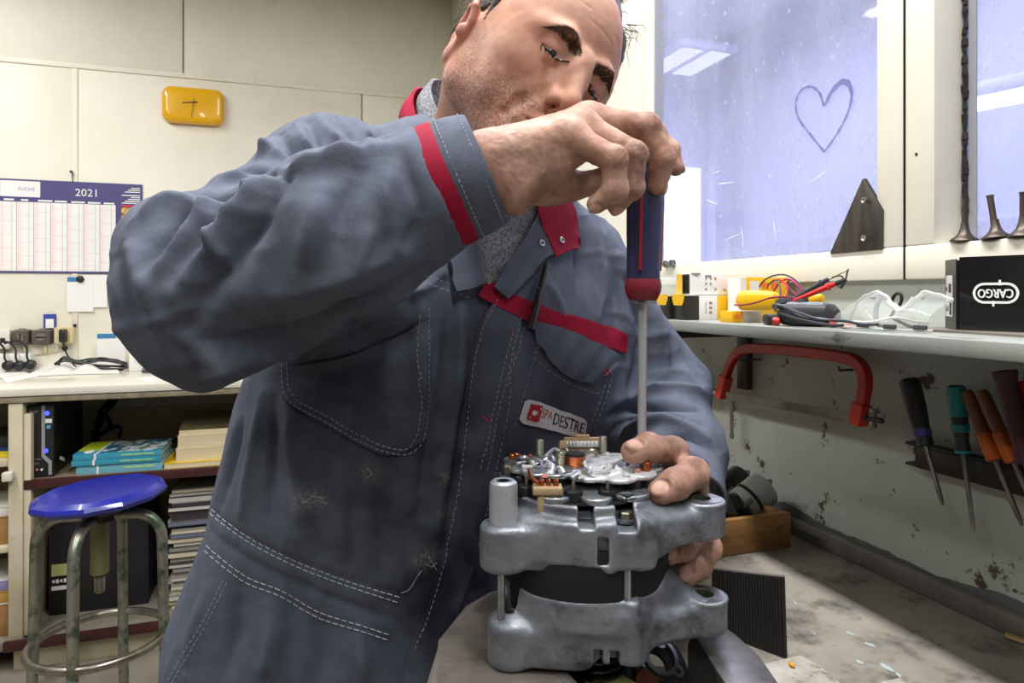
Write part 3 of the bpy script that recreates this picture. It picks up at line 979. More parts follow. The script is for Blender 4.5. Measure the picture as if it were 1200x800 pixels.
# magazines piled on the bottom shelf
random.seed(11)
mm_ = [mat('magazine_paper', (206, 203, 196), .6), mat('magazine_grey', (150, 146, 142), .55), mat('magazine_blue', (110, 116, 138), .5), mat('magazine_dark', (60, 58, 60), .5), mat('magazine_cream', (214, 204, 178), .6)]
zz = BZ
x0 = on_y(200, 690, DY+.09).x
NM = 26
for k in range(NM):
    th = random.uniform(.013, .021) if k < 24 else .013
    dx, dy = random.uniform(-.010, .010)+.002*(k > 14), random.uniform(-.012, .012)
    dark = k in (17, 19, 20, 22)
    m = mm_[3] if dark else (mm_[2] if k in (15, 18) else random.choice((mm_[0], mm_[0], mm_[1], mm_[4])))
    where = 'bottom of' if k == 0 else 'top of' if k == NM-1 else None
    nth = {1: 'second', 2: 'third', 3: 'fourth', 4: 'fifth', 5: 'sixth', 6: 'seventh', 7: 'eighth', 8: 'ninth', 9: 'tenth'}
    if where is None:
        where = (nth[k]+' from the bottom of') if k <= 9 else (nth[NM-1-k]+' from the top of') if NM-1-k <= 9 else ('midway, '+{10: 'first', 11: 'second', 12: 'third', 13: 'fourth', 14: 'fifth', 15: 'sixth'}[k]+' above the tenth of')
    t = thing('magazine', ('dark' if dark else 'blue grey' if k in (15, 18) else 'pale')+' magazine, '+where+' the pile under the counter', 'magazine', (x0+.1, DY+.2, zz), 'magazines piled under the counter')
    part('pages', G().box2((x0+dx, DY+.09+dy, zz), (x0+dx+.20, DY+.36+dy, zz+th-.002)), m, t)
    part('cover', G().box2((x0+dx-.001, DY+.088+dy, zz+th-.0028), (x0+dx+.201, DY+.361+dy, zz+th-.0002)), mm_[3] if random.random() < .5 else mm_[1], t)
    zz += th
# things in the left compartment, cut by the frame
def left_box(name, label, cat, py0, py1, m, depth=.22, x1=-.882, y0=DY+.06, m2=None):
    a, b = on_y(2, py0, y0), on_y(2, py1, y0)
    t = thing(name, label, cat, (x1-.15, y0+depth/2, b.z))
    part('body', G().box2((x1-.3, y0, b.z), (x1, y0+depth, a.z), .003), m, t)
    part('lid', G().box2((x1-.302, y0-.002, a.z-.004), (x1+.001, y0+depth, a.z+.001)), m2 or m, t)
    return t
LZ = SHZ+.075
def lbox(name, label, cat, z0, z1, m, m2=None, x1=-.882):
    t = thing(name, label, cat, (x1-.15, DY+.17, z0))
    part('body', G().box2((x1-.3, DY+.06, z0), (x1, DY+.28, z1-.002), .002), m, t)
    part('lid', G().box2((x1-.302, DY+.058, z1-.003), (x1+.001, DY+.281, z1)), m2 or m, t)
m_ylw = mat('yellow_folder', (226, 206, 30), .45)
lbox('yellow_folder', 'yellow folder lying flat left of the counter upright', 'folder', LZ, LZ+.022, m_ylw)
lbox('blue_folder', 'blue folder lying on the yellow folder', 'folder', LZ+.022, LZ+.034, mat('blue_folder', (30, 70, 130), .4))
lbox('black_binder', 'black binder on top of the blue folder', 'binder', LZ+.034, LZ+.072, m_black)
m_card = mat('brown_cardboard', (176, 136, 84), .7, col2=(156, 116, 70), scale=12)
lbox('cardboard_box', 'brown cardboard box on the upper left shelf, near the edge of the view', 'box', .42, .515, m_card)
lbox('paper_stack', 'stack of white papers on the brown cardboard box', 'paper', .515, .55, m_paper)
lbox('cardboard_box', 'low brown cardboard box with a white side under the left shelf', 'box', .108, .22, m_card, m_paper)
lbox('cardboard_box', 'small ochre cardboard box on the low white sided box', 'box', .22, .262, mat('ochre_cardboard', (190, 150, 70), .7))
lbox('magazine', 'lilac magazine lying on the ochre cardboard box', 'magazine', .262, .30, mat('lilac_cover', (150, 140, 190), .5), m_paper)

# ------------------------------------------------------------------ stool
ST = at(117, 578, 1.95)
m_vinyl = mat('blue_vinyl', (30, 38, 158), 0.3, col2=(24, 32, 138), scale=5, coat=.3, bump=.05, bscale=80)
m_tube = mat('worn_green_tube', (150, 150, 140), 0.38, .75, col2=(92, 108, 90), scale=22, mixlo=.50, mixhi=.62, stain=(60, 50, 40), sscale=30, slo=.58, shi=.7)
m_chrome = mat('dull_chrome', (176, 172, 164), 0.3, .9, col2=(120, 112, 100), scale=14)
sl = thing('stool', 'blue vinyl stool on four bent metal legs with a foot ring', 'stool', (ST.x, ST.y, 0))
g = G()
tilt = Matrix.Rotation(R(-3.5), 4, UY)
g.lathe([(0, .004), (.150, .002), (.168, -.008), (.173, -.018), (.168, -.028), (.158, -.033), (0, -.033)], (0, 0, 0), UZ, 12)
for v in g.bm.verts:
    v.co = Vector(ST)+(tilt.to_3x3() @ v.co)+UZ*.012
bmesh.ops.bevel(g.bm, geom=[e for e in g.bm.edges if e.calc_face_angle(0) > .25], offset=.004, segments=2, affect='EDGES')
part('seat', g, m_vinyl, sl, ang=22)
part('swivel_plate', G().cyl(ST-UZ*.022, ST-UZ*.052, .085, .06, n=20), m_black, sl)
g = G()
HZ = ST.z-.062
part('hub', G().cyl((ST.x, ST.y, HZ-.012), (ST.x, ST.y, HZ+.012), .045, n=16), m_black, sl)
part('sleeve', G().cyl((ST.x, ST.y, HZ-.165), (ST.x, ST.y, HZ), .024, n=16, bev=.003), mat('olive_sleeve', (120, 118, 80), .4, .3), sl)
g = G()
for k in range(9):
    z = HZ-.168-k*.0052
    g.lathe([(.011, 0), (.0145, -.0026), (.011, -.0052)], (ST.x, ST.y, z), UZ, 12)
g.cyl((ST.x, ST.y, HZ-.218), (ST.x, ST.y, HZ-.16), .011, n=12)
part('threaded_spindle', g, m_chrome, sl)
al = R(190)-YAW
for k in range(4):
    a = al+k*PI/2
    d = Vector((math.cos(a), math.sin(a), 0))
    pts = [Vector((ST.x, ST.y, HZ))+d*.03, Vector((ST.x, ST.y, HZ))+d*.10]
    for j in range(1, 8):
        t = j/7*PI/2
        pts.append(Vector((ST.x, ST.y, HZ-.075))+d*(.095+.07*math.sin(t))+UZ*(.075*math.cos(t)))
    pts += [Vector((ST.x, ST.y, 0))+d*.170+UZ*.3, Vector((ST.x, ST.y, 0))+d*.180+UZ*.012]
    lg = part('leg', G().tube(pts, .0145, 14), m_tube, sl)
    e = Vector((ST.x, ST.y, 0))+d*.180
    part('foot_cap', G().cyl(e, e+UZ*.03, .017, n=12), m_black, lg)
RZ = CAM_Z-(748-345)/805*1.95
g = G()
g.tube([(ST.x+.172*math.cos(2*PI*k/48), ST.y+.172*math.sin(2*PI*k/48), RZ) for k in range(48)], .0115, 12, closed=True)
part('foot_ring', g, m_chrome, sl)

# ================================================================== window wall, shelf and bench
m_shelf = mat('chipped_grey_shelf', (158, 162, 156), 0.45, col2=(136, 140, 136), scale=7, stain=(84, 80, 70), sscale=34, slo=.57, shi=.66, bump=.3, bscale=50, stretch=(1, .3, 1))
m_bench = mat('worn_bench_top', (156, 151, 142), 0.6, .0, col2=(124, 118, 110), scale=7, stain=(66, 62, 56), sscale=16, slo=.50, shi=.70, bump=.5, bscale=55, bdist=.0015, rvar=.15)
m_steel = mat('bright_steel', (176, 176, 172), 0.28, .95, col2=(132, 130, 126), scale=30)
m_rail = mat('painted_rail', (120, 118, 110), 0.5, .2, col2=(84, 80, 74), scale=12)
SHX, SHT = 0.606, 1.228
sh = thing('shelf', 'long grey painted shelf under the windows with a chipped front edge', 'shelf', (.7, .5, SHT-.02))
part('board', G().box2((SHX, -0.55, SHT-.017), (WX-.001, 1.62, SHT), .0015), m_shelf, sh)
q = on_x(857, 400, .77)
m_brk = mat('bracket_grey', (74, 76, 78), .5, .3)
for y in (q.y, 0.15, 1.5):
    b_ = part('bracket', G().box2((WX-.014, y-.014, SHT-.13), (WX-.001, y+.014, SHT-.017), .001), m_brk, sh)
    part('strut', G().box2((SHX+.05, y-.003, SHT-.034), (WX-.002, y+.003, SHT-.017)), m_brk, b_)
bn = thing('workbench', 'worn grey workbench along the window wall', 'bench', (.55, .6, 0))
BXL = 0.315
part('bench_top', G().box2((BXL, -.50, BENCH-.05), (WX-.001, 1.75, BENCH), .004), m_bench, bn)
for x, y in ((BXL+.06, -.42), (BXL+.06, 1.66), (WX-.08, -.42), (WX-.08, 1.66)):
    part('leg', G().box2((x-.035, y-.035, 0), (x+.035, y+.035, BENCH-.05), .003), m_brk, bn)
part('apron', G().box2((BXL+.03, -.46, BENCH-.17), (BXL+.055, 1.70, BENCH-.05), .002), m_brk, bn)
part('wall_rail', G().box2((WX-.016, -.50, BENCH+.0003), (WX-.001, 1.75, BENCH+.026), .003), m_rail, bn)
# flaked paint line above the rail
random.seed(5)
g = G()
pts = [(-.5+k*.015, .006+.004*math.sin(k*.21)+.003*math.sin(k*.53+1)+.003*random.random()) for k in range(151)]
for (y0, h0), (y1, h1) in zip(pts, pts[1:]):
    g.quad(((WX-.0006, y0, BENCH+.024), (WX-.0006, y1, BENCH+.024), (WX-.0006, y1, BENCH+.026+h1), (WX-.0006, y0, BENCH+.026+h0)))
part('flaked_paint', g, mat('flaked_paint', (92, 94, 96), .6), bn)
# paint spots on the bench
m_spot = mat('dried_paint', (172, 186, 186), .5)
g = G()
random.seed(8)
for (x0, y0, x1, y1) in ((990, 739, 1004, 747), (1010, 752, 1030, 760), (1028, 775, 1048, 788), (1000, 772, 1014, 780), (950, 741, 957, 744), (1048, 787, 1058, 796), (930, 705, 934, 709), (976, 755, 980, 757)):
    a, b = on_z(x0, y0, BENCH), on_z(x1, y1, BENCH)
    k = 9
    c = (a+b)/2; d = (b-a)/2; n = Vector((-d.y, d.x, 0))*.35
    g.prism([(math.cos(2*PI*j/k)*random.uniform(.5, 1.1), math.sin(2*PI*j/k)*random.uniform(.5, 1.2)) for j in range(k)], c+UZ*.0002, d, n, .0006)
part('paint_spots', g, m_spot, bn, kind='stuff')

# ------------------------------------------------------------------ on the window frames
m_slate = mat('brushed_dark_metal', (92, 86, 82), .45, .6, col2=(58, 54, 50), scale=60, stretch=(1, 1, .12), bump=.3, bscale=90)
tp = thing('triangular_plate', 'dark brushed triangular plate with two screw holes leaning on the window', 'plate', on_x(1003, 296, FX-.005))
pp = [on_x(x, y, FX-.003) for x, y in ((972, 297), (1010, 210), (1012, 209), (1034, 246), (1033.5, 291.5))]
o = pp[0]
g = G(); g.prism([(-(p.y-o.y), p.z-o.z) for p in pp][::-1], o, Vector((0, -1, 0)), UZ, -.007, .0012)
part('plate', g, m_slate, tp)
for y_ in (234.5, 279):
    q = on_x(1011.5, y_, FX-.0105)
    part('screw_hole', G().lathe([(0, .0014), (.0022, .0014), (.0034, 0), (.0046, 0), (.0046, .002)], q, -UX*-1 if False else UX, 14), m_steel, tp)
m_valve = mat('sooty_valve', (96, 86, 80), .42, .75, col2=(62, 54, 50), scale=24)
for i, (xb, xt, yb_, yt) in enumerate(((1130, 1132, 286, 233), (1168, 1160, 284, 229), (1199, 1199, 282, 225))):
    p0, p1 = on_x(xb, yb_, .803), on_x(xt, yt, .803)
    p0.z = WG+.0005
    d = (p1-p0); h = d.length
    v = thing('engine_valve', ('sooty engine valve standing on its head in the window corner', 'sooty engine valve leaning slightly, second from the window corner', 'sooty engine valve standing third from the window corner, cut by the edge')[i], 'valve', p0, 'engine valves on the window sill')
    part('head', G().lathe([(0, 0), (.0150, 0), (.0158, .0012), (.0150, .0030), (.0105, .0060), (.0068, .0105), (.0046, .017), (.0038, .024)], p0, UZ.lerp(d.normalized(), .6), 24), m_valve, v)
    part('stem', G().lathe([(.0040, .018), (.0035, h*.5), (.0036, h*.96), (.0042, h*.97), (.0042, h), (0, h)], p0, d, 14), m_valve, v)

# ------------------------------------------------------------------ on the shelf
m_yel = mat('yellow_carton', (240, 188, 16), .4, col2=(232, 176, 10), scale=8)
m_blackc = mat('black_carton_print', (34, 33, 34), .35)
m_grey_txt = mat('grey_text', (140, 132, 120), .5)
SZ = SHT
def ycarton(label, x0, x1, y0, z0, w=.038, h=.040, front=True, rz=0.0):
    """yellow, white and black carton, its flap end towards the room"""
    t = thing('bulb_carton', label, 'box', ((x0+x1)/2, y0+w/2, z0), 'yellow cartons on the shelf', )
    xm = x0+(x1-x0)*.60
    xb = x0+(x1-x0)*.26
    part('black_end', G().box2((x0, y0, z0), (xb, y0+w, z0+h-.001), .0008), m_blackc, t)
    part('white_sleeve', G().box2((xb, y0-.0002, z0), (xm, y0+w+.0002, z0+h), .0006), m_paper, t)
    part('yellow_end', G().box2((xm, y0, z0), (x1, y0+w, z0+h), .0006), m_yel, t)
    g = G()
    g.prism([(0, 0), (x1-x0-.03, 0), (x1-x0-.03, w), (0, w)], (x0-.001, y0, z0+h), UX, UY, .0008)
    part('top_flap', g, m_paper, t)
    g = G()
    zt = z0+h
    g.prism([(0, .002), (w, .002), (w*.94, -.009), (w*.82, -.016), (w*.18, -.016), (w*.06, -.009)][::-1], (x0-.001, y0+w, zt), -UY, UZ, .001)
    part('end_flap', g, m_yel, t)
    g = G()
    for k in range(3):
        g.box((xb+(xm-xb)*.62, y0-.0006, z0+h*(.30+.2*k)), (.005, .0006, .004))
    g.box((xb+(xm-xb)*.36, y0-.0006, z0+h*.5), (.001, .0006, .02))
    part('print', g, m_grey_txt, t)
    return t
YB = on_x(803, 360, .625).y
ycarton('yellow and white carton in the lower row, nearest the multimeter', .625, .727, YB, SZ)
for k, lab in ((1, 'second'), (2, 'third'), (3, 'fourth')):
    ycarton(lab+' yellow and white carton of the lower row from the multimeter', .622-.003*k, .716, YB+.0405*k, SZ)
# upper carton: white side, open yellow flap
t = thing('bulb_carton', 'white sided carton with a yellow flap lying on top of the row', 'box', (.68, YB+.03, SZ+.0412), 'yellow cartons on the shelf')
x0, x1, y0, z0 = .632, .758, YB+.008, SZ+.0418
part('carton', G().box2((x0+.008, y0, z0), (x1, y0+.040, z0+.036), .0008), m_paper, t)
part('inside', G().box2((x0+.0065, y0+.002, z0+.002), (x0+.0075, y0+.038, z0+.034)), m_dark, t)
g = G(); g.prism([(0, 0), (.030, .001), (.030, .034), (.001, .036), (-.004, .012)], (x0+.006, y0+.037, z0), Vector((-.25, -.9, 0)).normalized(), UZ, .001); part('flap', g, m_yel, t)
g = G(); g.prism([(0, 0), (.012, -.006), (.02, 0)], (x0+.008, y0-.0003, z0+.036), UX, UZ, .0008); part('side_flap', g, m_greyp, t)
g = G()
for i in range(3):
    for j in range(3):
        if (i*3+j) % 4 != 3:
            g.box((x0+.038+.009*i, y0-.0005, z0+.009+.009*j), (.003, .0006, .0035))
for i in range(4):
    g.box((x0+.074+.009*i, y0-.0005, z0+.008), (.004, .0006, .003))
g.box((x0+.042, y0-.0005, z0+.031), (.012, .0006, .003))
part('print', g, m_grey_txt, t)
# yellow and orange carton at the wall, little carton in front
m_orange = mat('orange_print2', (236, 120, 40), .45)
a = on_x(862, 341, .765)
t = thing('spark_plug_carton', 'yellow and orange carton standing behind the test leads', 'box', (.77, a.y-.02, SZ))
YQ = YB-.045
part('carton', G().box2((.700, YQ, SZ), (.792, YQ+.032, SZ+.070), .0008), m_yel, t)
part('white_end', G().box2((.698, YQ-.0004, SZ+.001), (.709, YQ+.0324, SZ+.0695)), m_paper, t)
part('label', G().box2((.716, YQ-.0006, SZ+.044), (.734, YQ, SZ+.064)), m_paper, t)
for x_, z_ in ((.739, .052), (.757, .052), (.739, .036), (.716, .032)):
    part('orange_print', G().box2((x_, YQ-.0006, SZ+z_), (x_+.013, YQ, SZ+z_+.010)), m_orange, t)
a, b = on_x(858, 371, .665), on_x(894, 371, .70)
t = thing('small_carton', 'small yellow and white carton under the yellow test meter', 'box', (a.x, a.y, SZ))
part('carton', G().box2((.640, a.y-.038, SZ), (.690, a.y-.010, SZ+.017), .0006), m_paper, t)
part('yellow_end', G().box2((.636, a.y-.0385, SZ), (.656, a.y-.0095, SZ+.0172), .0006), m_yel, t)
g = G(); [g.box((.641+.005*k, a.y-.0388, SZ+.009), (.0035, .0005, .007)) for k in range(3)]; part('print', g, m_orange, t)
# clear plastic box at the far end
m_clear = mat('clear_plastic', (228, 236, 240), .12, alpha=.38, spec=.6)
t = thing('clear_box', 'clear plastic parts box at the far end of the shelf', 'box', (.66, YB+.20, SZ))
part('tray', G().box2((.62, YB+.165, SZ), (.76, YB+.26, SZ+.062), .004), m_clear, t)
part('lid', G().box2((.617, YB+.162, SZ+.062), (.763, YB+.263, SZ+.074), .004), m_clear, t)
part('parts', G().box2((.64, YB+.18, SZ+.004), (.74, YB+.24, SZ+.03), .006), m_steel, t)
g = G(); q = on_x(785, 309, .79)
g.cyl(q+UY*.012, q-UY*.016, .005, n=10); g.cyl(q-UY*.006, q-UY*.012, .009, n=6); g.lathe([(0, 0), (.008, .002), (.008, .006), (0, .008)], q+UY*.014, UY, 10)
tag(part('small_bolt', g, m_steel, origin=q), 'small steel bolt lying on the window frame', 'bolt')

# yellow test meter in its shell, black multimeter
def pill(g, a, b, w, h, n=18, power=3.0, taper=(1, 1), m=9):
    """flattened rounded bar from a to b; w, h = full width and height"""
    a, b = Vector(a), Vector(b)
    ex = (b-a).normalized(); ey = UZ.cross(ex).normalized(); ez = ex.cross(ey)
    rings = []
    for i in range(m+1):
        t = i/m
        u = 2*t-1
        s_ = max(.02, (1-abs(u)**power))**(1/power)*(taper[0]*(1-t)+taper[1]*t)
        rings.append([g.bm.verts.new(a.lerp(b, t)+ey*(w/2*s_*math.copysign(abs(math.cos(2*PI*k/n))**.6, math.cos(2*PI*k/n)))+ez*(h/2*s_*math.copysign(abs(math.sin(2*PI*k/n))**.6, math.sin(2*PI*k/n)))) for k in range(n)])
    for A, B in zip(rings, rings[1:]):
        for k in range(n):
            g.bm.faces.new((A[k], A[(k+1) % n], B[(k+1) % n], B[k]))
    g.bm.faces.new(rings[0][::-1]); g.bm.faces.new(rings[-1])
    return g
a, b = on_x(864, 350, .655), on_x(915, 351, .69)
ym = thing('test_meter', 'yellow test meter shell among the red and black leads', 'meter', ((a.x+b.x)/2, (a.y+b.y)/2, SZ+.017))
a.z = b.z = SZ+.033
part('shell', pill(G(), a, b, .036, .032, power=4, taper=(1, .86)), m_yel, ym)
q = a.lerp(b, 1.05); q2 = on_x(966, 350, .715); q2.z = SZ+.034
part('end_cap', pill(G(), q2-Vector((.010, -.018, 0)), q2, .022, .018, power=3), m_yel, ym)
part('probe_socket', G().cyl(b+Vector((-.006, .004, -.004)), q2-Vector((.008, -.014, 0)), .008, .007, n=10), m_black, ym)
a, b = on_x(914, 364, .645), on_x(982, 364, .675)
a.z = b.z = SZ+.0155
bm_ = thing('multimeter', 'black multimeter lying in front of the yellow test meter', 'meter', ((a.x+b.x)/2, (a.y+b.y)/2, SZ))
part('body', pill(G(), a, b, .040, .030, power=5), mat('rubber_black', (44, 46, 50), .5), bm_)
part('face', pill(G(), a.lerp(b, .1)+UZ*.004, a.lerp(b, .9)+UZ*.004, .030, .026, power=6), mat('meter_grey', (110, 112, 116), .4), bm_)
part('dial', G().cyl(a.lerp(b, .4)+UZ*.015, a.lerp(b, .4)+UZ*.021, .009, .007, n=16), m_black, bm_)
m_redc = mat('red_cable', (196, 26, 30), .4)
m_magc = mat('dark_red_cable', (140, 20, 50), .4)
m_bcab = mat('grey_black_cable', (52, 54, 62), .4)
def lead(name, label, pts, r, m, x=.66, dx=None):
    P = [on_x(p[0], p[1], p[2] if len(p) > 2 else x) for p in pts]
    for p in P:
        p.z = max(p.z, SZ+r)
    g = G().tube(spline(P, 6), r, 7)
    return tag(part(name, g, m, origin=P[0]), label, 'cable', 'test leads on the shelf')
lead('test_lead', 'dark red lead looping over the yellow test meter to the left', [(861, 357, .645), (868, 357.5, .64), (884, 355, .64), (903, 349, .645), (920, 347.5, .66), (934, 350, .67)], .0013, m_magc)
lead('test_lead', 'black lead making the highest arch behind the yellow meter', [(890, 336, .70), (895, 329, .70), (906, 323, .705), (920, 322, .71), (933, 329, .71), (942, 340, .70)], .0013, m_bcab)
lead('test_lead', 'red lead coiled in a tight loop behind the yellow meter', [(899, 338, .70), (902, 332, .695), (910, 328, .69), (918, 330, .69), (922, 340, .68), (919, 349, .67)], .0014, m_redc)
lead('test_lead', 'magenta lead bunched in the middle of the tangle', [(906, 342, .71), (914, 331, .712), (924, 327, .715), (934, 334, .715), (940, 343, .71), (932, 344, .715), (922, 333, .72), (928, 328, .72), (941, 338, .72)], .0014, mat('magenta_cable', (170, 24, 84), .4))
lead('test_lead', 'black lead hanging down over the right end of the yellow meter', [(900, 334, .69), (908, 328, .685), (914, 335, .68), (914, 347, .665), (910, 357, .655), (909, 362, .65)], .0013, m_bcab)
def probe(name, label, a, b, m, grip=True):
    a, b = Vector(a), Vector(b)
    d = (b-a); h = d.length
    t = thing(name, label, 'probe', a, 'test probes')
    part('handle', G().lathe([(0, 0), (.0022, .001), (.0030, h*.2), (.0036, h*.72), (.0034, h*.75), (.0052, h*.77), (.0052, h*.80), (.0034, h*.82), (.0030, h*.97), (0, h)], a, d, 14), m, t)
    return t, b, d.normalized()
t, e, d = probe('test_probe', 'red test probe pointing up to the right', on_x(929, 353, .665), on_x(983, 331, .69), mat('red_plastic', (214, 34, 32), .35))
part('tip_guard', G().cyl(e-d*.004, e+d*.010, .0036, .0028, n=10), m_black, t)
t, e, d = probe('test_probe', 'dark grey test probe with a crocodile clip on its tip', on_x(930, 350, .68), on_x(972, 326.5, .70), m_bcab)
ee = on_x(997, 314, .715)
part('clip_jaw', G().lathe([(.0014, 0), (.0022, .004), (.0026, .012), (.0012, (ee-e).length), (0, (ee-e).length)], e-d*.003, ee-e, 8, 1, .7), mat('brass_clip', (196, 184, 150), .35, .8), t)
e2 = on_x(991, 327, .712)
part('clip_lever', G().tube(spline([e+d*.004, on_x(985, 323, .705), on_x(988, 326, .708), e2, on_x(993, 318, .713), ee-(ee-e)*.1], 4), .0012, 6), m_brk, t)
part('clip_boot', G().cyl(on_x(984, 337, .705), e2, .0034, .0024, n=10), m_black, t)
def lead2(label, pts, r, m):
    g = G()
    P = []
    for x, y, xx in pts:
        p = on_x(x, y, xx); p.z = max(SZ+r, p.z); P.append(p)
    g.tube(spline(P, 6), r, 7)
    return tag(part('power_lead', g, m, origin=P[0]), label, 'cable', 'leads in front of the multimeter')
m_wcab = mat('white_cable', (222, 222, 214), .4)
lead2('white lead running from the multimeter past the goggles to the black box', [(908, 361, .632), (912, 357, .632), (920, 360, .630), (940, 369, .628), (965, 374, .630), (1000, 377, .635), (1022, 377, .64), (1048, 372, .65), (1070, 376, .67), (1088, 378, .69)], .0016, m_wcab)
lead2('black lead looping in front of the multimeter, upper strand', [(909, 364, .628), (906, 358, .628), (915, 358, .626), (935, 366, .622), (960, 374, .620), (990, 376, .622), (1010, 380, .626), (1029, 380, .63)], .0018, m_bcab)
lead2('black lead looping in front of the multimeter, lower strand', [(912, 366, .630), (930, 372, .622), (955, 378, .618), (975, 381, .617), (988, 381, .618)], .0018, m_bcab)
a = on_x(908, 372, .628)
tg = thing('banana_plug', 'red round banana plug lying at the front of the shelf', 'plug', a)
part('plug', G().lathe([(0, 0), (.0045, 0), (.0058, .003), (.0058, .008), (.003, .010), (0, .010)], Vector((a.x-.004, a.y, SZ+.0062)), UX+UY*-.6, 14), mat('red_plug', (190, 40, 36), .4), tg)
part('socket', G().cyl(Vector((a.x-.0055, a.y+.001, SZ+.0062)), Vector((a.x-.003, a.y, SZ+.0062)), .0024, n=10), m_dark, tg)
tag(part('power_adapter', pill(G(), Vector((a.x+.014, a.y+.036, SZ+.008)), Vector((a.x+.006, a.y+.008, SZ+.008)), .016, .015, power=3), m_black), 'small black adapter lying beside the red banana plug', 'adapter')
for i, (x0, x1, y_, xx) in enumerate(((972, 981, 369, .66), (984, 998, 372, .655), (1075, 1085, 375, .70))):
    a, b = on_x(x0, y_, xx), on_x(x1, y_+.5, xx+.004)
    a.z = b.z = SZ+(.006 if i == 0 else .003)
    tag(part('fuse_cap', pill(G(), a, b, .009, .011 if i == 0 else .0055, power=3), bpy.data.materials['red_plastic']), ('red rounded cap at the left corner of the goggles', 'flat red cap lying under the goggles', 'red cap beside the black box')[i], 'cap', 'red caps around the goggles')
# goggles
gg = thing('safety_goggles', 'clear safety goggles lying on the shelf left of the black box', 'goggles', on_x(1030, 377, .68))
m_lens = bpy.data.materials.new('goggle_lens')
m_lens.use_nodes = True
_b = m_lens.node_tree.nodes['Principled BSDF']
_b.inputs['Base Color'].default_value = (.7, .74, .74, 1); _b.inputs['Roughness'].default_value = .08; _b.inputs['Alpha'].default_value = .20; _b.inputs['Specular IOR Level'].default_value = .8
gx = [on_x(x, 376, .672) for x in (975, 1092)]
def gog(u, v):
    # upper edge silhouette of the lens, u along the shelf, v from rim to brow
    px = 975+u*118
    prof = [(0, 371), (.03, 364), (.12, 352), (.22, 346), (.36, 342), (.45, 346), (.53, 356), (.62, 363), (.68, 358), (.73, 348), (.79, 342), (.88, 345), (1, 351)]
    for (a0, h0), (a1, h1) in zip(prof, prof[1:]):
        if a0 <= u <= a1:
            s_ = (u-a0)/(a1-a0); s_ = s_*s_*(3-2*s_); top = h0+(h1-h0)*s_
    x = .655+.05*math.sin(v*PI/2)
    p0 = on_x(px, 376, .66); pt = on_x(px, top, .70)
    p0.z = SZ+.002
    return p0.lerp(Vector((p0.x+.03, p0.y, pt.z)), v)-UX*(.018*math.sin(v*PI)+.018*math.sin(u*PI))
g = G(); g.grid(gog, 48, 12)
lo_ = part('lens', g, m_lens, gg)
m_lrim = mat('clear_rim', (226, 230, 228), .15, alpha=.6)
part('brow_rim', G().tube([gog(k/60, 1.0) for k in range(61)], .0021, 8), m_lrim, gg)
part('lower_rim', G().tube([gog(k/40, 0.0)+UZ*.001 for k in range(41)], .0018, 8), m_lrim, gg)
part('nose_bridge', G().tube(spline([gog(.50, 1)-UX*.004, gog(.56, 1)-UX*.006, gog(.62, 1)-UX*.007, gog(.68, 1)-UX*.006, gog(.73, 1)-UX*.004], 5), .0024, 8), m_lrim, gg)
for u in (.45, .70, .93):
    q = gog(u, .04)
    part('vent', G().box(q-UX*.003+UZ*.003, (.004, .016, .005), None, .001), m_brk, gg)
q = gog(.55, .1); q2 = gog(.40, .9)
part('temple_arm', G().tube(spline([gog(.36, .95)+UX*.012, gog(.44, .7)+UX*.012, gog(.52, .3)+UX*.012, gog(.57, .05)+UX*.012], 5), [.0028]*15+[.002], 8), mat('grey_arm', (120, 124, 124), .3, alpha=.8), gg)
q = on_x(1051, 352, .765)
part('strap_ring', G().tube([q+Vector((0, .0075*math.cos(k*PI/10), .009*math.sin(k*PI/10)+.003*math.cos(k*PI/10)*-1)) for k in range(20)], .0022, 8, closed=True), m_black, gg)
part('strap', G().tube([q-UZ*.008, Vector((q.x, q.y+.01, SZ+.012)), gog(.7, .1)+UX*.03], .002, 6), m_black, gg)

# black parts box with its label and logo
m_gloss = mat('gloss_black_carton', (26, 25, 26), .18, coat=.4)
co = Vector((.713, on_x(1120, 384, .713).y, SZ+.003))
er = Vector((.30, -.954, 0)).normalized(); el = Vector((.62, .785, 0)).normalized()
H_ = .0805
cb = thing('parts_box', 'glossy black parts box with an upside down white logo on the shelf', 'box', co)
nr = er.cross(UZ); 
L1, L2 = .165, .046
g = G()
g.prism([(0, 0), (L1, 0), (L1, H_), (0, H_)], co+er*.0035, er, UZ, -.06)
part('carton', g, m_gloss, cb)
g = G(); g.prism([(0, 0), (L2, 0), (L2, H_*.985), (0, H_*.975)][::-1], co, el, UZ, .0015); part('end_flap', g, m_blackc, cb)
g = G(); g.prism([(0, 0), (.02, 0), (.02, H_*.96), (0, H_*.96)], co+er*.001+el*.004, (er+el*.6).normalized(), UZ, -.001); part('tuck_flap', g, m_dark, cb)
m_lab = mat('sticker_grey_white', (224, 224, 226), .45)
nl = UZ.cross(el) if (UZ.cross(el)).dot(Vector((-1, -1, 0))) > 0 else el.cross(UZ)
lw, lh = L2*.60, .047
lo = co+el*(L2*.84)+UZ*.014+nl*.0004
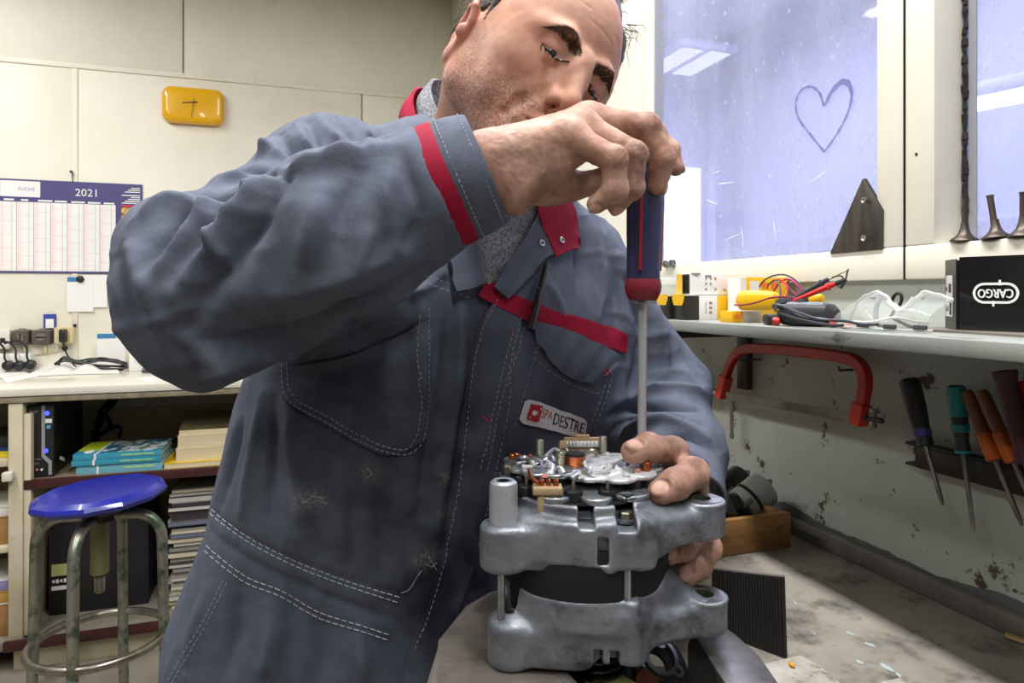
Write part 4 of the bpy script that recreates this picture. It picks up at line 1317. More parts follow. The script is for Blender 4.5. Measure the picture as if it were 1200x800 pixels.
# el runs away from the corner, so text runs along -el
def lq(u, v): return lo-el*(u*lw)+UZ*(v*lh)
g = G(); g.prism([(0, 0), (lw, 0), (lw, lh), (0, lh)], lo, -el, UZ, .0006); part('label', g, m_lab, cb)
g = G()
for k in range(14):
    g.prism([(0, 0), (.0006 if k % 3 else .0014, 0), (.0006 if k % 3 else .0014, .010), (0, .010)], lq(.50+.026*k, .58)+nl*.0008, -el, UZ, .0003)
for k in range(16):
    g.prism([(0, 0), (lw*.04, 0), (lw*.04, lh*(.28+.2*((k*7) % 3)/3)), (0, lh*(.28+.2*((k*7) % 3)/3))], lq(.62+.085*(k % 4), .04 if k < 4 else .05+.001*k)+nl*.0008, -el, UZ, .0002) if k < 4 else None
g.prism([(0, 0), (lw*.16, 0), (lw*.16, lh*.09), (0, lh*.09)], lq(.10, .62)+nl*.0008, -el, UZ, .0003)
g.text('CARGO', .0065, lq(.17, .82)+nl*.0012, UZ, el, 0)
for v in (.05, .12, .2, .4):
    g.prism([(0, 0), (lw*.30, 0), (lw*.30, .0012), (0, .0012)], lq(.08+v*.4, .10+v*.6)+nl*.0008, -el, UZ, .0003)
part('label_print', g, m_blackc, cb)
nf = -er.cross(UZ) if (-er.cross(UZ)).dot(Vector((-1, 0, 0))) > 0 else er.cross(UZ)
lc = co+er*.0745+UZ*(.0405)+nf*.0
m_logo = mat('logo_white', (238, 238, 238), .4)
def logo_ring(g, w, h, th, cc):
    A = [g.bm.verts.new(cc+er*p[0]+UZ*p[1]) for p in rrect(w, h, h/2-.0002, 8)]
    Bq = [g.bm.verts.new(cc+er*p[0]+UZ*p[1]) for p in rrect(w-2*th, h-2*th, h/2-th-.0002, 8)]
    for i in range(len(A)):
        g.bm.faces.new((A[i], A[(i+1) % len(A)], Bq[(i+1) % len(A)], Bq[i]))
cc = lc-er*.036+nf*.0006
g = G(); logo_ring(g, .043, .0225, .0026, cc)
for z_, s_ in ((.0118, -1), (-.0118, 1)):
    g.prism([(0, -.003), (.0022, -.003), (.0022, .003), (0, .003)], cc-er*.003*s_+UZ*z_*.95, er, UZ, .0002)
g.text('CARGO', .0135, cc+nf*.0003, -er, -UZ, 0, squeeze=.70); g.text('CARGO', .0135, cc+nf*.0005+er*.0004, -er, -UZ, 0, squeeze=.70)
g.text('CARGO', .0135, cc+nf*.0004-er*.0004+UZ*.0003, -er, -UZ, 0, squeeze=.70)
part('logo', g, m_logo, cb)
t = part('cardboard_sheet', G().box((co.x+.02, co.y-.05, SZ+.0013), (.085, .22, .0024), Matrix.Rotation(R(-6), 3, 'Z')), mat('grey_board', (120, 114, 106), .6), origin=(co.x+.02, co.y-.05, SZ))
tag(t, 'thin grey board lying under the black parts box', 'board')

# ------------------------------------------------------------------ hung on the wall
m_redp2 = mat('red_enamel', (190, 28, 32), .35, col2=(168, 22, 28), scale=10)
HX = .772
hs = thing('hacksaw', 'red framed hacksaw hanging under the shelf', 'saw', on_x(930, 460, HX))
fr = spline([on_x(x, y, HX) for x, y in ((847, 460), (851, 441), (857, 424), (866, 412), (880, 408), (910, 409), (945, 412.5), (980, 417), (1000, 422), (1011, 433), (1014, 448), (1012, 464), (1007, 488))], 6)
g = G()
rings = []
for i, p in enumerate(fr):
    d = (fr[min(i+1, len(fr)-1)]-fr[max(i-1, 0)]).normalized()
    n = UX.cross(d).normalized()
    w, hh = .0062+.0022*min(1, max(0, (i-4)/18))*(1 if i < 55 else max(.4, 1-(i-55)/30)), .007
    rings.append([g.bm.verts.new(p+n*a*w+UX*b*hh) for a, b in ((1, -.8), (.8, -1), (-.8, -1), (-1, -.8), (-1, .8), (-.8, 1), (.8, 1), (1, .8))])
for A, B in zip(rings, rings[1:]):
    for k in range(8):
        g.bm.faces.new((A[k], A[(k+1) % 8], B[(k+1) % 8], B[k]))
g.bm.faces.new(rings[0]); g.bm.faces.new(rings[-1])
part('frame', g, m_redp2, hs)
def wall_bar(g, p, q, w0, w1, th=.007, x=HX, ext=0):
    a, b = on_x(*p, x), on_x(*q, x)
    d = (b-a).normalized(); n = UX.cross(d).normalized()
    vs = []
    for P, w in ((a, w0), (b, w1)):
        vs.append([g.bm.verts.new(P+n*s1*w/2+UX*s2*th) for s1, s2 in ((1, -1), (-1, -1), (-1, 1), (1, 1))])
    for k in range(4):
        g.bm.faces.new((vs[0][k], vs[0][(k+1) % 4], vs[1][(k+1) % 4], vs[1][k]))
    g.bm.faces.new(vs[0][::-1]); g.bm.faces.new(vs[1])
    return g
m_redl = mat('bright_red_enamel', (222, 52, 40), .35)
part('front_holder', wall_bar(G(), (851, 441), (845, 465), .018, .017, .009), m_redl, hs)
part('rear_holder', wall_bar(G(), (1010, 473), (1006, 497), .019, .018, .009), m_redl, hs)
part('blade', wall_bar(G(), (851, 463.5), (1003, 489), .0135, .0125, .0007, HX-.006), mat('saw_blade', (140, 138, 134), .35, .85, col2=(84, 76, 70), scale=9), hs)
g = G()
a, b = on_x(860, 469, HX-.006), on_x(990, 492.5, HX-.006)
N_ = 70
for k in range(N_):
    p = a.lerp(b, k/N_); q = a.lerp(b, (k+1)/N_)
    g.quad((p+UZ*.001, (p+q)/2-UZ*.0022, q+UZ*.001, (p+q)/2+UZ*.0015))
part('teeth', g, m_brk, hs, kind='stuff')
a, b = on_x(834, 459, HX), on_x(822, 456, HX)
part('ferrule', G().cyl(on_x(846, 461, HX), a, .006, .008, n=14), m_steel, hs)
part('handle', G().lathe([(0, -.002), (.010, 0), (.012, .01), (.0145, .03), (.014, .06), (.012, .085), (0, .09)], a, b-a, 16), mat('orange_wood', (214, 132, 30), .35), hs)
a, b = on_x(1008, 489, HX), on_x(1034, 493, HX)
part('tension_bolt', G().cyl(a, b, .004, n=10), m_brk, hs)
q = a.lerp(b, .55)
for s_ in (1, -1):
    part('wing_nut', G().box(q+Vector((0, 0, s_*.008)), (.004, .014, .012), Matrix.Rotation(s_*R(25), 3, 'X'), .0018), m_steel, hs)
a, b = on_x(857, 466, HX+.012), on_x(857.5, 508, HX+.012)
hk = thing('hanging_pin', 'thin steel pin with a ring end hanging from the hacksaw', 'pin', b)
part('shaft', G().tube([a, b], .0032, 8), m_steel, hk)
part('ring_end', G().tube([b-UZ*.004+Vector((0, .0042*math.cos(k*PI/8), .0042*math.sin(k*PI/8))) for k in range(16)], .0018, 6, closed=True), m_steel, hk)
# hooks of the saw
g = G(); 
for x, y in ((868, 414), (993, 420)):
    q = on_x(x, y, WX); g.tube([q, q-UX*.05, q-UX*.05+UZ*.008], .0025, 6)
hkk = thing('wall_hook', 'pair of nails holding up the hacksaw', 'hook', on_x(930, 417, WX)) if False else None
for i, (x, y) in enumerate(((873, 414.5), (991, 425))):
    q = on_x(x, y, HX); q.x = WX; q.z = on_x(x, y, HX).z-.0105
    tag(part('nail', G().tube([q, Vector((HX-.012, q.y, q.z)), Vector((HX-.0125, q.y, q.z+.006))], .002, 6), m_brk, origin=q), ('bent nail holding the left end of the hacksaw', 'bent nail holding the right end of the hacksaw')[i], 'nail')

# screwdriver rack
RX = .780
a, b = on_x(1064, 528, .790), on_x(1262, 585, .790)
rk = thing('tool_rack', 'black metal rack strip holding screwdrivers on the wall', 'rack', (RX, (a.y+b.y)/2, a.z))
g = G()
ya, yb_, za = a.y, -.12, (a.z+b.z)/2-.002
m_rack = mat('rack_black', (36, 33, 32), .5, .3)
part('strip', G().box2((WX-.004, yb_, a.z-.016), (WX-.0005, ya, a.z+.012), .001), m_rack, rk)
part('ledge', G().box2((WX-.020, yb_, a.z+.009), (WX-.003, ya+.001, a.z+.013), .001), m_rack, rk)
part('ledge', G().box2((WX-.020, yb_, a.z-.018), (WX-.003, ya+.001, a.z-.014), .001), m_rack, rk)
part('front_lip', G().box2((WX-.021, yb_, a.z-.018), (WX-.018, ya-.016, a.z+.010), .001), m_rack, rk)
q = on_x(1072, 528, WX-.005)
part('screw', G().lathe([(0, -.0035), (.003, -.003), (.0045, 0), (.0045, .001)], q, UX, 12), m_steel, rk)
RZ_ = a.z
m_hb = mat('driver_black', (36, 36, 40), .45)
m_hblue = mat('driver_blue', (60, 62, 130), .4)
m_teal_h = mat('driver_teal', (28, 128, 132), .35)
m_amber = mat('amber_handle', (186, 92, 24), .2, col2=(140, 60, 18), scale=20, coat=.5)
m_brownh = mat('brown_handle', (116, 72, 44), .4)
m_purple = mat('dark_purple_handle', (66, 30, 44), .4)
m_redh = mat('red_handle', (150, 26, 34), .35)
def driver(label, top, bot, tip, x, prof, mh, extras=(), rs=.0028, hook=None):
    A, B = on_x(*top, x), on_x(*bot, x)
    T = on_x(*tip, x-.004)
    d = B-A; h = d.length
    t = thing('screwdriver', label, 'screwdriver', B, 'screwdrivers in the wall rack')
    hb = part('handle', G().lathe([(r, z*h) for r, z in prof], A, d, 20), mh, t)
    for nm, z0, z1, r, mm in extras:
        part(nm, G().lathe([(r-.001, z0*h), (r, z0*h+.001), (r, z1*h-.001), (r-.001, z1*h)], A, d, 20), mm, t)
    dd = (T-B)
    part('shaft', G().lathe([(0, -.004), (rs, -.002), (rs, dd.length-.010), (rs*.55, dd.length), (0, dd.length)], B, dd, 10), m_steel, t)
    return t
P1 = [(0, 0), (.008, 0), (.0115, .03), (.0125, .12), (.0120, .45), (.0105, .66), (.0090, .80), (.0095, .93), (.0100, .985), (.004, 1.0), (0, 1)]
DX = .768
driver('black screwdriver with a blue patch, leftmost in the wall rack', (1065, 443), (1085, 522), (1105, 592), DX, P1, m_hb, (('blue_patch', .74, .86, .0103, m_hblue), ('hang_hole', .05, .13, .0124, m_black)))
driver('teal and black screwdriver, second in the wall rack', (1120, 451), (1129, 532), (1141, 622), DX, [(0, 0), (.007, 0), (.0095, .03), (.0098, .1), (.0090, .4), (.0090, .5), (.0082, .7), (.0070, .82), (.0085, .95), (.0085, .99), (.004, 1), (0, 1)], m_hb,
       (('teal_grip', .02, .46, .0102, m_teal_h), ('teal_band', .56, .68, .0098, m_teal_h), ('teal_collar', .94, .99, .0092, m_teal_h)))
P3 = [(0, 0), (.004, 0), (.0060, .02), (.0072, .1), (.0072, .5), (.0080, .62), (.0078, .75), (.0086, .9), (.0080, .98), (.004, 1), (0, 1)]
driver('brown and amber screwdriver, third in the wall rack', (1132, 457), (1167, 541), (1198, 616), DX, P3, m_brownh, (('amber_ferrule', .60, .98, .0090, m_amber),))
driver('brown screwdriver with an amber neck, fourth in the wall rack', (1150, 457), (1189, 543), (1216, 606), DX, P3, m_brownh, (('amber_ferrule', .58, .98, .0092, m_amber),))
driver('dark purple screwdriver with a wide flat top, fifth in the wall rack', (1177, 434), (1203, 545), (1222, 622), DX-.022, [(0, 0), (.011, 0), (.0125, .02), (.0115, .06), (.0100, .12), (.0098, .5), (.0085, .8), (.0095, .97), (0, 1)], m_purple)
driver('red screwdriver at the right edge, partly out of view', (1202, 446), (1230, 552), (1250, 630), DX-.006, [(0, 0), (.010, 0), (.0118, .03), (.0112, .3), (.0098, .6), (.0085, .8), (.0095, .97), (0, 1)], m_redh)
# round stains, rust and drips stay in the wall's material

# ------------------------------------------------------------------ on the bench
# wooden crate with old starter motors
m_wood = mat('dirty_wood', (150, 110, 62), .6, col2=(104, 70, 38), scale=9, stretch=(1, 1, 4), stain=(46, 34, 24), sscale=14, slo=.55, shi=.7, bump=.4, bscale=60)
cr0, cr1 = on_z(842, 657, BENCH), on_z(931, 645, BENCH)
CX0, CX1, CYF, CYB, CH = cr0.x-.16, cr1.x+.004, .872, 1.10, .054
ct = thing('wooden_crate', 'dirty low wooden crate full of old starter motors on the bench', 'crate', ((CX0+CX1)/2, (CYF+CYB)/2, BENCH))
part('plank', G().box2((CX0, CYF, BENCH+.0005), (CX1, CYF+.012, BENCH+CH), .0015), m_wood, ct)
part('plank', G().box2((CX0, CYB-.012, BENCH+.0005), (CX1, CYB, BENCH+CH), .0015), m_wood, ct)
part('plank', G().box2((CX1-.012, CYF+.0125, BENCH+.0005), (CX1, CYB-.0125, BENCH+CH-.002), .0015), m_wood, ct)
part('plank', G().box2((CX0, CYF+.0125, BENCH+.0005), (CX0+.012, CYB-.0125, BENCH+CH), .0015), m_wood, ct)
part('bottom_board', G().box2((CX0+.012, CYF+.012, BENCH+.0005), (CX1-.012, CYB-.012, BENCH+.010)), m_wood, ct)
m_motor = mat('black_motor_paint', (30, 30, 34), .3, .35, col2=(50, 50, 54), scale=20)
m_motg = mat('grey_motor_can', (176, 178, 180), .36, .3, col2=(140, 142, 144), scale=14)
m_copper = mat('copper', (196, 112, 66), .35, .9, col2=(150, 80, 48), scale=40)
def starter(label, o, axis, r, h, mcan, studs=True, nose=True):
    o, axis = Vector(o), Vector(axis).normalized()
    x, y, z = frame_of(axis)
    t = thing('starter_motor', label, 'motor', o, 'old starter motors in the crate')
    part('can', G().lathe([(0, 0), (r*.9, 0), (r, r*.1), (r, h-.003), (r*.93, h), (0, h)], o, axis, 26), mcan, t)
    part('band', G().lathe([(r*.98, h*.30), (r*1.05, h*.31), (r*1.05, h*.40), (r*.98, h*.41)], o, axis, 26), m_motor, t)
    if nose:
        part('nose_housing', G().lathe([(r*.95, 0), (r*1.12, -.004), (r*1.12, -.016), (r*.8, -.022), (r*.62, -.036), (r*.5, -.040), (0, -.040)], o, axis, 20), m_motor, t)
        for k in range(3):
            a = k*2.1+.5
            q = o+x*math.cos(a)*r*1.05+y*math.sin(a)*r*1.05
            part('through_bolt', G().cyl(q-axis*.02, q+axis*(h*.2), .004, n=8), m_steel, t)
    if studs:
        for k, (dx, dy) in enumerate(((.45, .2), (-.4, .35), (0, -.5))):
            q = o+axis*h+x*r*dx+y*r*dy
            s_ = part('terminal_stud', G().cyl(q, q+axis*.010, .0035, n=8), m_copper if k != 1 else m_steel, t)
            part('nut', G().cyl(q+axis*.002, q+axis*.006, .0058, n=6), m_steel, s_)
    return t
zc = BENCH+.054
q = at(868, 594, 1.13)
starter('grey starter motor with copper terminals, tilted up at the right of the crate', q, Vector((.80, .0, .48)), .0285, .056, m_motg)
q = at(846, 580, 1.21)
starter('black starter motor with a copper stud, at the back of the crate', q, Vector((.75, .1, .40)), .026, .055, m_motor)
q = at(834, 596, 1.09)
starter('black starter motor lying in front at the left of the crate', q, Vector((.95, -.10, .05)), .021, .045, m_motor, False)
tag(part('rubber_boot', G().tube(spline([at(842, 568, 1.08), at(848, 580, 1.055), at(853, 594, 1.05), at(858, 602, 1.055)], 5), [.006]*5+[.007]*5+[.008]*6, 10), m_black), 'black rubber boot draped over the crate edge', 'boot')

# black corrugated sheet on edge
m_corr = mat('black_corrugated_card', (38, 36, 36), .55, bump=.4, bscale=40, stretch=(1, 1, .02))
a = on_z(921, 772, BENCH); 
d0 = a.y
tl_, tr_ = at(834, 667, .80), at(918, 676, (a-Vector((0, 0, a.z))).dot(Vector((SY, CY, 0))))
bl_ = Vector((tl_.x, tl_.y, BENCH+.0005))
br_ = Vector((a.x, a.y, BENCH+.0005))
cs = thing('corrugated_sheet', 'black corrugated card standing on edge beside the vise', 'card', br_)
g = G()
ex = (br_-bl_).normalized(); nrm_ = ex.cross(UZ)
A = [g.bm.verts.new(p) for p in (bl_, br_, Vector((tr_.x, tr_.y, tr_.z)), tl_)]
Bv = [g.bm.verts.new(v.co-nrm_*.004) for v in A]
g.bm.faces.new(A); g.bm.faces.new(Bv[::-1])
for i in range(4): g.bm.faces.new((A[i], A[(i+1) % 4], Bv[(i+1) % 4], Bv[i]))
part('facing', g, m_corr, cs)
g = G()
n_ = 26
for k in range(n_):
    f0 = (k+.5)/n_
    p0 = bl_.lerp(br_, f0); p1 = Vector((tl_.lerp(tr_, f0)))
    g.tube([p0+nrm_*.0002+UZ*.001, p1+nrm_*.0002-UZ*.001], .0011, 5)
part('flutes', g, m_corr, cs, kind='stuff')
part('edge_liner', G().tube([tl_-nrm_*.002, tr_-nrm_*.002], .0016, 6), mat('grey_card_edge', (110, 106, 100), .6), cs)

# pale block and rod on the bench
m_stone = mat('pale_worn_block', (190, 186, 178), .55, .1, col2=(150, 144, 136), scale=30, stain=(90, 82, 74), sscale=40, slo=.55, shi=.65, bump=.5, bscale=80)
z_ = BENCH+.030
pb = [on_z(x, y, z_) for x, y in ((893, 776), (938, 765), (962, 778), (1002, 812), (975, 840), (915, 812))]
g = G(); o = pb[0]
g.prism([((p-o).x, (p-o).y) for p in pb][::-1] if ((pb[1]-pb[0]).cross(pb[2]-pb[1])).z < 0 else [((p-o).x, (p-o).y) for p in pb], Vector((o.x, o.y, BENCH+.0005)), UX, UY, .0295, .004)
tag(part('anvil_block', g, m_stone, origin=(o.x, o.y, BENCH)), 'pale worn flat block on the bench right of the vise', 'block')
q = on_z(928, 781, z_)
tag(part('orange_crumb', G().lathe([(0, 0), (.003, .001), (.0022, .003), (0, .004)], (q.x, q.y, z_+.0002), UZ, 6, 1.4, .8), mat('orange_crumb', (226, 150, 30), .5), origin=(q.x, q.y, z_)), 'tiny orange crumb on the pale block', 'crumb')
pb = [on_z(x, y, BENCH+.02) for x, y in ((1030, 797), (1056, 792), (1075, 806), (1050, 815))]
g = G(); o = pb[0]
g.prism([((p-o).x, (p-o).y) for p in pb][::-1], Vector((o.x, o.y, BENCH+.0005)), UX, UY, .0195, .003)
tag(part('stone_block', g, m_stone, origin=(o.x, o.y, BENCH)), 'small pale block at the bottom edge, right of the flat block', 'block')
a, b = on_z(1178, 744, BENCH+.004), on_z(1215, 757, BENCH+.004)
tag(part('brass_rod', G().cyl(a, b, .004, n=10, bev=.001), mat('dull_brass', (190, 170, 120), .35, .8), origin=a), 'short brass rod lying on the bench by the wall', 'rod')
# drip-like dark smudge brush leaning in the corner: shadowed rag
q = on_x(925, 612, WX-.02)

# ================================================================== soft solids: smooth unions of capsules, ellipsoids and slabs
def K(x, y, z):                    # (right, depth, up) -> world Vector
    return Vector(c2w((x, y, z)))

class SD:
    def __init__(s):
        s.p = []
    def add(s, fn, c, rad, k, op):
        s.p.append((fn, np.asarray(c, np.float32), rad, k, op))
        return s
    def cap(s, a, b, ra, rb=None, k=.01, op='u', flat=None):
        a, b = np.asarray(a, np.float32), np.asarray(b, np.float32)
        rb = ra if rb is None else rb
        c = (a+b)/2
        rad = float(np.linalg.norm(b-a))/2+max(ra, rb)
        if flat is not None:               # squashed across the unit axis
            ax, sf = np.asarray(flat[0], np.float32), np.float32(flat[1])
            g = np.float32(1/sf-1)
            b2 = b+ax*(g*float((b-a)@ax))
            def fn(P):
                q = P-a
                q = q+(q@ax)[:, None]*(ax*g)
                d = b2-a
                t = np.clip(q@d/max(float(d@d), 1e-12), 0, 1)
                return (np.sqrt(((q-t[:, None]*d)**2).sum(1))-(ra+(rb-ra)*t))*sf**.5
        else:
            d = b-a
            dd = max(float(d@d), 1e-12)
            def fn(P):
                q = P-a
                t = np.clip(q@d/dd, 0, 1)
                return np.sqrt(((q-t[:, None]*d)**2).sum(1))-(ra+(rb-ra)*t)
        return s.add(fn, c, rad, k, op)
    def ell(s, c, r, rot=None, k=.01, op='u'):
        c, r = np.asarray(c, np.float32), np.asarray(r, np.float32)
        M = None if rot is None else np.asarray(rot, np.float32)      # rows are the axes
        def fn(P):
            q = P-c
            if M is not None:
                q = q@M.T
            k0 = np.sqrt(((q/r)**2).sum(1))
            k1 = np.sqrt(((q/(r*r))**2).sum(1))+1e-9
            return k0*(k0-1)/k1
        return s.add(fn, c, float(r.max()), k, op)
    def box(s, c, h, rot=None, rd=.002, k=.005, op='u'):
        c, h = np.asarray(c, np.float32), np.asarray(h, np.float32)
        M = None if rot is None else np.asarray(rot, np.float32)
        def fn(P):
            q = P-c
            if M is not None:
                q = q@M.T
            q = np.abs(q)-(h-rd)
            return np.sqrt((np.maximum(q, 0)**2).sum(1))+np.minimum(q.max(1), 0)-rd
        return s.add(fn, c, float(np.linalg.norm(h)), k, op)
    def slab(s, a, b, ra, rb, z0, z1, rd=.003, k=.005, op='u'):       # upright slab with a round-ended plan
        a, b = np.asarray(a, np.float32), np.asarray(b, np.float32)
        d = b-a
        dd = max(float(d@d), 1e-12)
        zc, zh = (z0+z1)/2, abs(z1-z0)/2
        def fn(P):
            q = P[:, :2]-a
            t = np.clip(q@d/dd, 0, 1)
            u = np.sqrt(((q-t[:, None]*d)**2).sum(1))-(ra+(rb-ra)*t)+rd
            w = np.abs(P[:, 2]-zc)-zh+rd
            return np.minimum(np.maximum(u, w), 0)+np.sqrt(np.maximum(u, 0)**2+np.maximum(w, 0)**2)-rd
        c = np.r_[(a+b)/2, zc]
        return s.add(fn, c, float(np.linalg.norm(d))/2+max(ra, rb)+zh, k, op)
    def half(s, o, n, k=.001, reach=.12):                             # cut away the side n points to, within reach
        o, n = np.asarray(o, np.float32), np.asarray(n, np.float32)
        n = n/np.linalg.norm(n)
        return s.add(lambda P: np.maximum(-((P-o)@n), np.sqrt(((P-o)**2).sum(1))-np.float32(reach)), o, reach, k, 's')
    def ev(s, P, idx=None):
        d = np.full(len(P), 1e3, np.float32)
        for i in (range(len(s.p)) if idx is None else idx):
            fn, c, rad, k, op = s.p[i]
            v = fn(P).astype(np.float32)
            if op == 'u':
                h = np.maximum(k-np.abs(d-v), 0)/k
                d = np.minimum(d, v)-h*h*(k*.25)
            else:
                v = -v
                h = np.maximum(k-np.abs(d-v), 0)/k
                d = np.maximum(d, v)+h*h*(k*.25)
        return d
    def mesh(s, h, B=16):
        us = [p for p in s.p if p[4] == 'u']
        lo = np.min([p[1]-p[2] for p in us], 0)-2*h
        hi = np.max([p[1]+p[2] for p in us], 0)+2*h
        n = np.ceil((hi-lo)/h).astype(int)+1
        nb = np.ceil(n/B).astype(int)
        I = np.stack(np.meshgrid(*[np.arange(x) for x in nb], indexing='ij'), -1).reshape(-1, 3)
        cen = (lo+(I*B+B/2)*h).astype(np.float32)
        rb = B*h*.8661
        d = s.ev(cen)
        m = np.abs(d) < rb*2.4+.03
        I, cen = I[m], cen[m]
        PC = np.array([p[1] for p in s.p]); PR = np.array([p[2]*1.25+p[3]*2+.012 for p in s.p])
        near = np.sqrt(((cen[:, None]-PC[None])**2).sum(2)) < PR[None]+rb
        loc = np.stack(np.meshgrid(*[np.arange(B+1)]*3, indexing='ij'), -1).reshape(-1, 3)
        Nx, Ny = int(n[0]+2*B), int(n[1]+2*B)
        def key(c):
            return c[:, 0]+Nx*(c[:, 1]+Ny*c[:, 2].astype(np.int64))
        keys, pos, quads = [], [], []
        corners = np.array([[i, j, k] for i in (0, 1) for j in (0, 1) for k in (0, 1)])
        edges = [(a, b) for a in range(8) for b in range(a+1, 8) if np.abs(corners[a]-corners[b]).sum() == 1]
        for b in range(len(I)):
            base = I[b]*B
            v = s.ev((lo+(base+loc)*h).astype(np.float32), np.nonzero(near[b])[0]).reshape(B+1, B+1, B+1)
            neg = v < 0
            if neg.all() or not neg.any():
                continue
            cnt = sum(neg[c[0]:B+c[0], c[1]:B+c[1], c[2]:B+c[2]].astype(np.int8) for c in corners)
            cc = np.argwhere((cnt > 0) & (cnt < 8))
            if len(cc):
                cv = np.stack([v[cc[:, 0]+c[0], cc[:, 1]+c[1], cc[:, 2]+c[2]] for c in corners], 1)
                acc = np.zeros((len(cc), 3)); w = np.zeros(len(cc))
                for a, e in edges:
                    m = (cv[:, a] < 0) != (cv[:, e] < 0)
                    t = cv[:, a]/np.where(m, cv[:, a]-cv[:, e], 1)
                    acc += np.where(m[:, None], corners[a]+t[:, None]*(corners[e]-corners[a]), 0)
                    w += m
                keys.append(key(cc+base)); pos.append(lo+(cc+base+acc/w[:, None])*h)
            for ax in range(3):
                sl0 = [slice(0, B)]*3; sl1 = [slice(0, B)]*3
                sl1[ax] = slice(1, B+1)
                n0, n1 = neg[tuple(sl0)], neg[tuple(sl1)]
                ee = np.argwhere(n0 != n1)
                if not len(ee):
                    continue
                fl = n0[ee[:, 0], ee[:, 1], ee[:, 2]]
                u, w_ = (ax+1) % 3, (ax+2) % 3
                du, dw = np.zeros(3, int), np.zeros(3, int)
                du[u] = 1; dw[w_] = 1
                g = ee+base
                q = np.stack([key(g-du-dw), key(g-dw), key(g), key(g-du)], 1)
                q[~fl] = q[~fl][:, ::-1]
                quads.append(q)
        keys = np.concatenate(keys); pos = np.concatenate(pos); quads = np.concatenate(quads)
        ks, ix = np.unique(keys, return_index=True)
        V = pos[ix]
        f = np.searchsorted(ks, quads)
        f = np.clip(f, 0, len(ks)-1)
        ok = (ks[f] == quads).all(1)
        return V, f[ok]

def vnormals(V, F):
    a, b, c, d = (V[F[:, i]] for i in range(4))
    fn = np.cross(c-a, d-b)
    N = np.zeros_like(V)
    for i in range(4):
        for j in range(3):
            N[:, j] += np.bincount(F[:, i], fn[:, j], len(V))
    return N/(np.linalg.norm(N, axis=1)[:, None]+1e-12)

def smooth(V, F, it=1, lam=.5):
    E = np.concatenate([F[:, [0, 1]], F[:, [1, 2]], F[:, [2, 3]], F[:, [3, 0]]])
    for _ in range(it):
        acc = np.zeros_like(V)
        cnt = np.bincount(E[:, 0], minlength=len(V))+np.bincount(E[:, 1], minlength=len(V))
        for j in range(3):
            acc[:, j] = np.bincount(E[:, 0], V[E[:, 1], j], len(V))+np.bincount(E[:, 1], V[E[:, 0], j], len(V))
        V = V+lam*(acc/np.maximum(cnt, 1)[:, None]-V)
    return V

def vnoise(P, f, seed=0):          # cheap smooth value noise, -1..1
    rs = np.random.RandomState(seed)
    T = rs.rand(32, 32, 32)*2-1
    q = P*f+100
    i = np.floor(q).astype(int); t = q-i; t = t*t*(3-2*t)
    i %= 32
    j = (i+1) % 32
    def g(a, b, c): return T[a, b, c]
    x0, y0, z0 = i.T; x1, y1, z1 = j.T
    tx, ty, tz = t.T
    return (((g(x0, y0, z0)*(1-tx)+g(x1, y0, z0)*tx)*(1-ty)+(g(x0, y1, z0)*(1-tx)+g(x1, y1, z0)*tx)*ty)*(1-tz)
            + ((g(x0, y0, z1)*(1-tx)+g(x1, y0, z1)*tx)*(1-ty)+(g(x0, y1, z1)*(1-tx)+g(x1, y1, z1)*tx)*ty)*tz)

# ================================================================== alternator in the vise
m_cast = mat('cast_aluminium', (146, 151, 160), .46, .5, col2=(104, 110, 120), scale=22, stain=(70, 70, 72), sscale=34, slo=.52, shi=.72, bump=.8, bscale=190, bdist=.0009, wear=((190, 194, 200), .52, .58), rvar=.1)
m_stator = mat('stator_lamination', (12, 12, 15), .7, .0, bump=.15, bscale=200, stretch=(.1, .1, 4))
m_plate = mat('rectifier_plate', (178, 184, 190), .3, .8, col2=(130, 134, 140), scale=40, mixlo=.42, mixhi=.6)
m_white_lac = mat('white_lacquer', (228, 230, 232), .3, .25, col2=(170, 174, 178), scale=60, mixlo=.46, mixhi=.6)
m_tan = mat('tan_plastic', (186, 160, 126), .45, col2=(168, 142, 110), scale=20)
m_nut = mat('zinc_nut', (178, 176, 160), .32, .85, col2=(140, 136, 118), scale=40)
AX, AY = 84/805*.60, .60           # axis of the alternator, in lens coordinates
AXW = K(AX, AY, 0)
alt = thing('alternator', 'opened grey alternator with silver top plates clamped in the vise', 'alternator', (AXW.x, AXW.y, CAM_Z-.36))
def A2(px, py, d):
    c = C(px, py, d); return c[:2]
c0 = np.array([AX, AY])
LU = A2(590, 0, .553); RU = A2(822, 0, .575); LL = A2(599, 0, .555); RL = A2(825, 0, .575)
# upper bracket
s = SD()
s.slab(c0, c0, .0745, .0745, -.2105, -.176, .003, .004)
s.slab(c0, c0, .066, .066, -.19, -.1655, .002, .003)
s.slab(LU, c0+(-.02, -.045), .0165, .020, -.2165, -.184, .004, .010)
s.slab(c0+(-.045, -.046), c0+(.028, -.062), .012, .012, -.2120, -.1775, .003, .008)
s.slab(LU, LU, .0185, .0185, -.2195, -.184, .004, .006)
s.slab(c0+(.03, -.052), RU, .016, .0145, -.1990, -.177, .004, .012)
s.cap(np.r_[c0+(.035, -.046), -.192], np.r_[RU, -.186], .018, .0125, .014)
s.slab(RU, RU, .0185, .0185, -.1995, -.1725, .003, .006)
s.slab(RU, RU, .0195, .0195, -.1745, -.1705, .001, .002)
s.slab(c0+(.012, -.066), c0+(.012, -.070), .0045, .005, -.214, -.176, .002, .004)
s.slab(c0+(.040, -.058), c0+(.040, -.058), .011, .011, -.214, -.178, .002, .006)
s.slab(c0+(.03, .05), c0+(.07, .055), .02, .014, -.21, -.18, .004, .008)
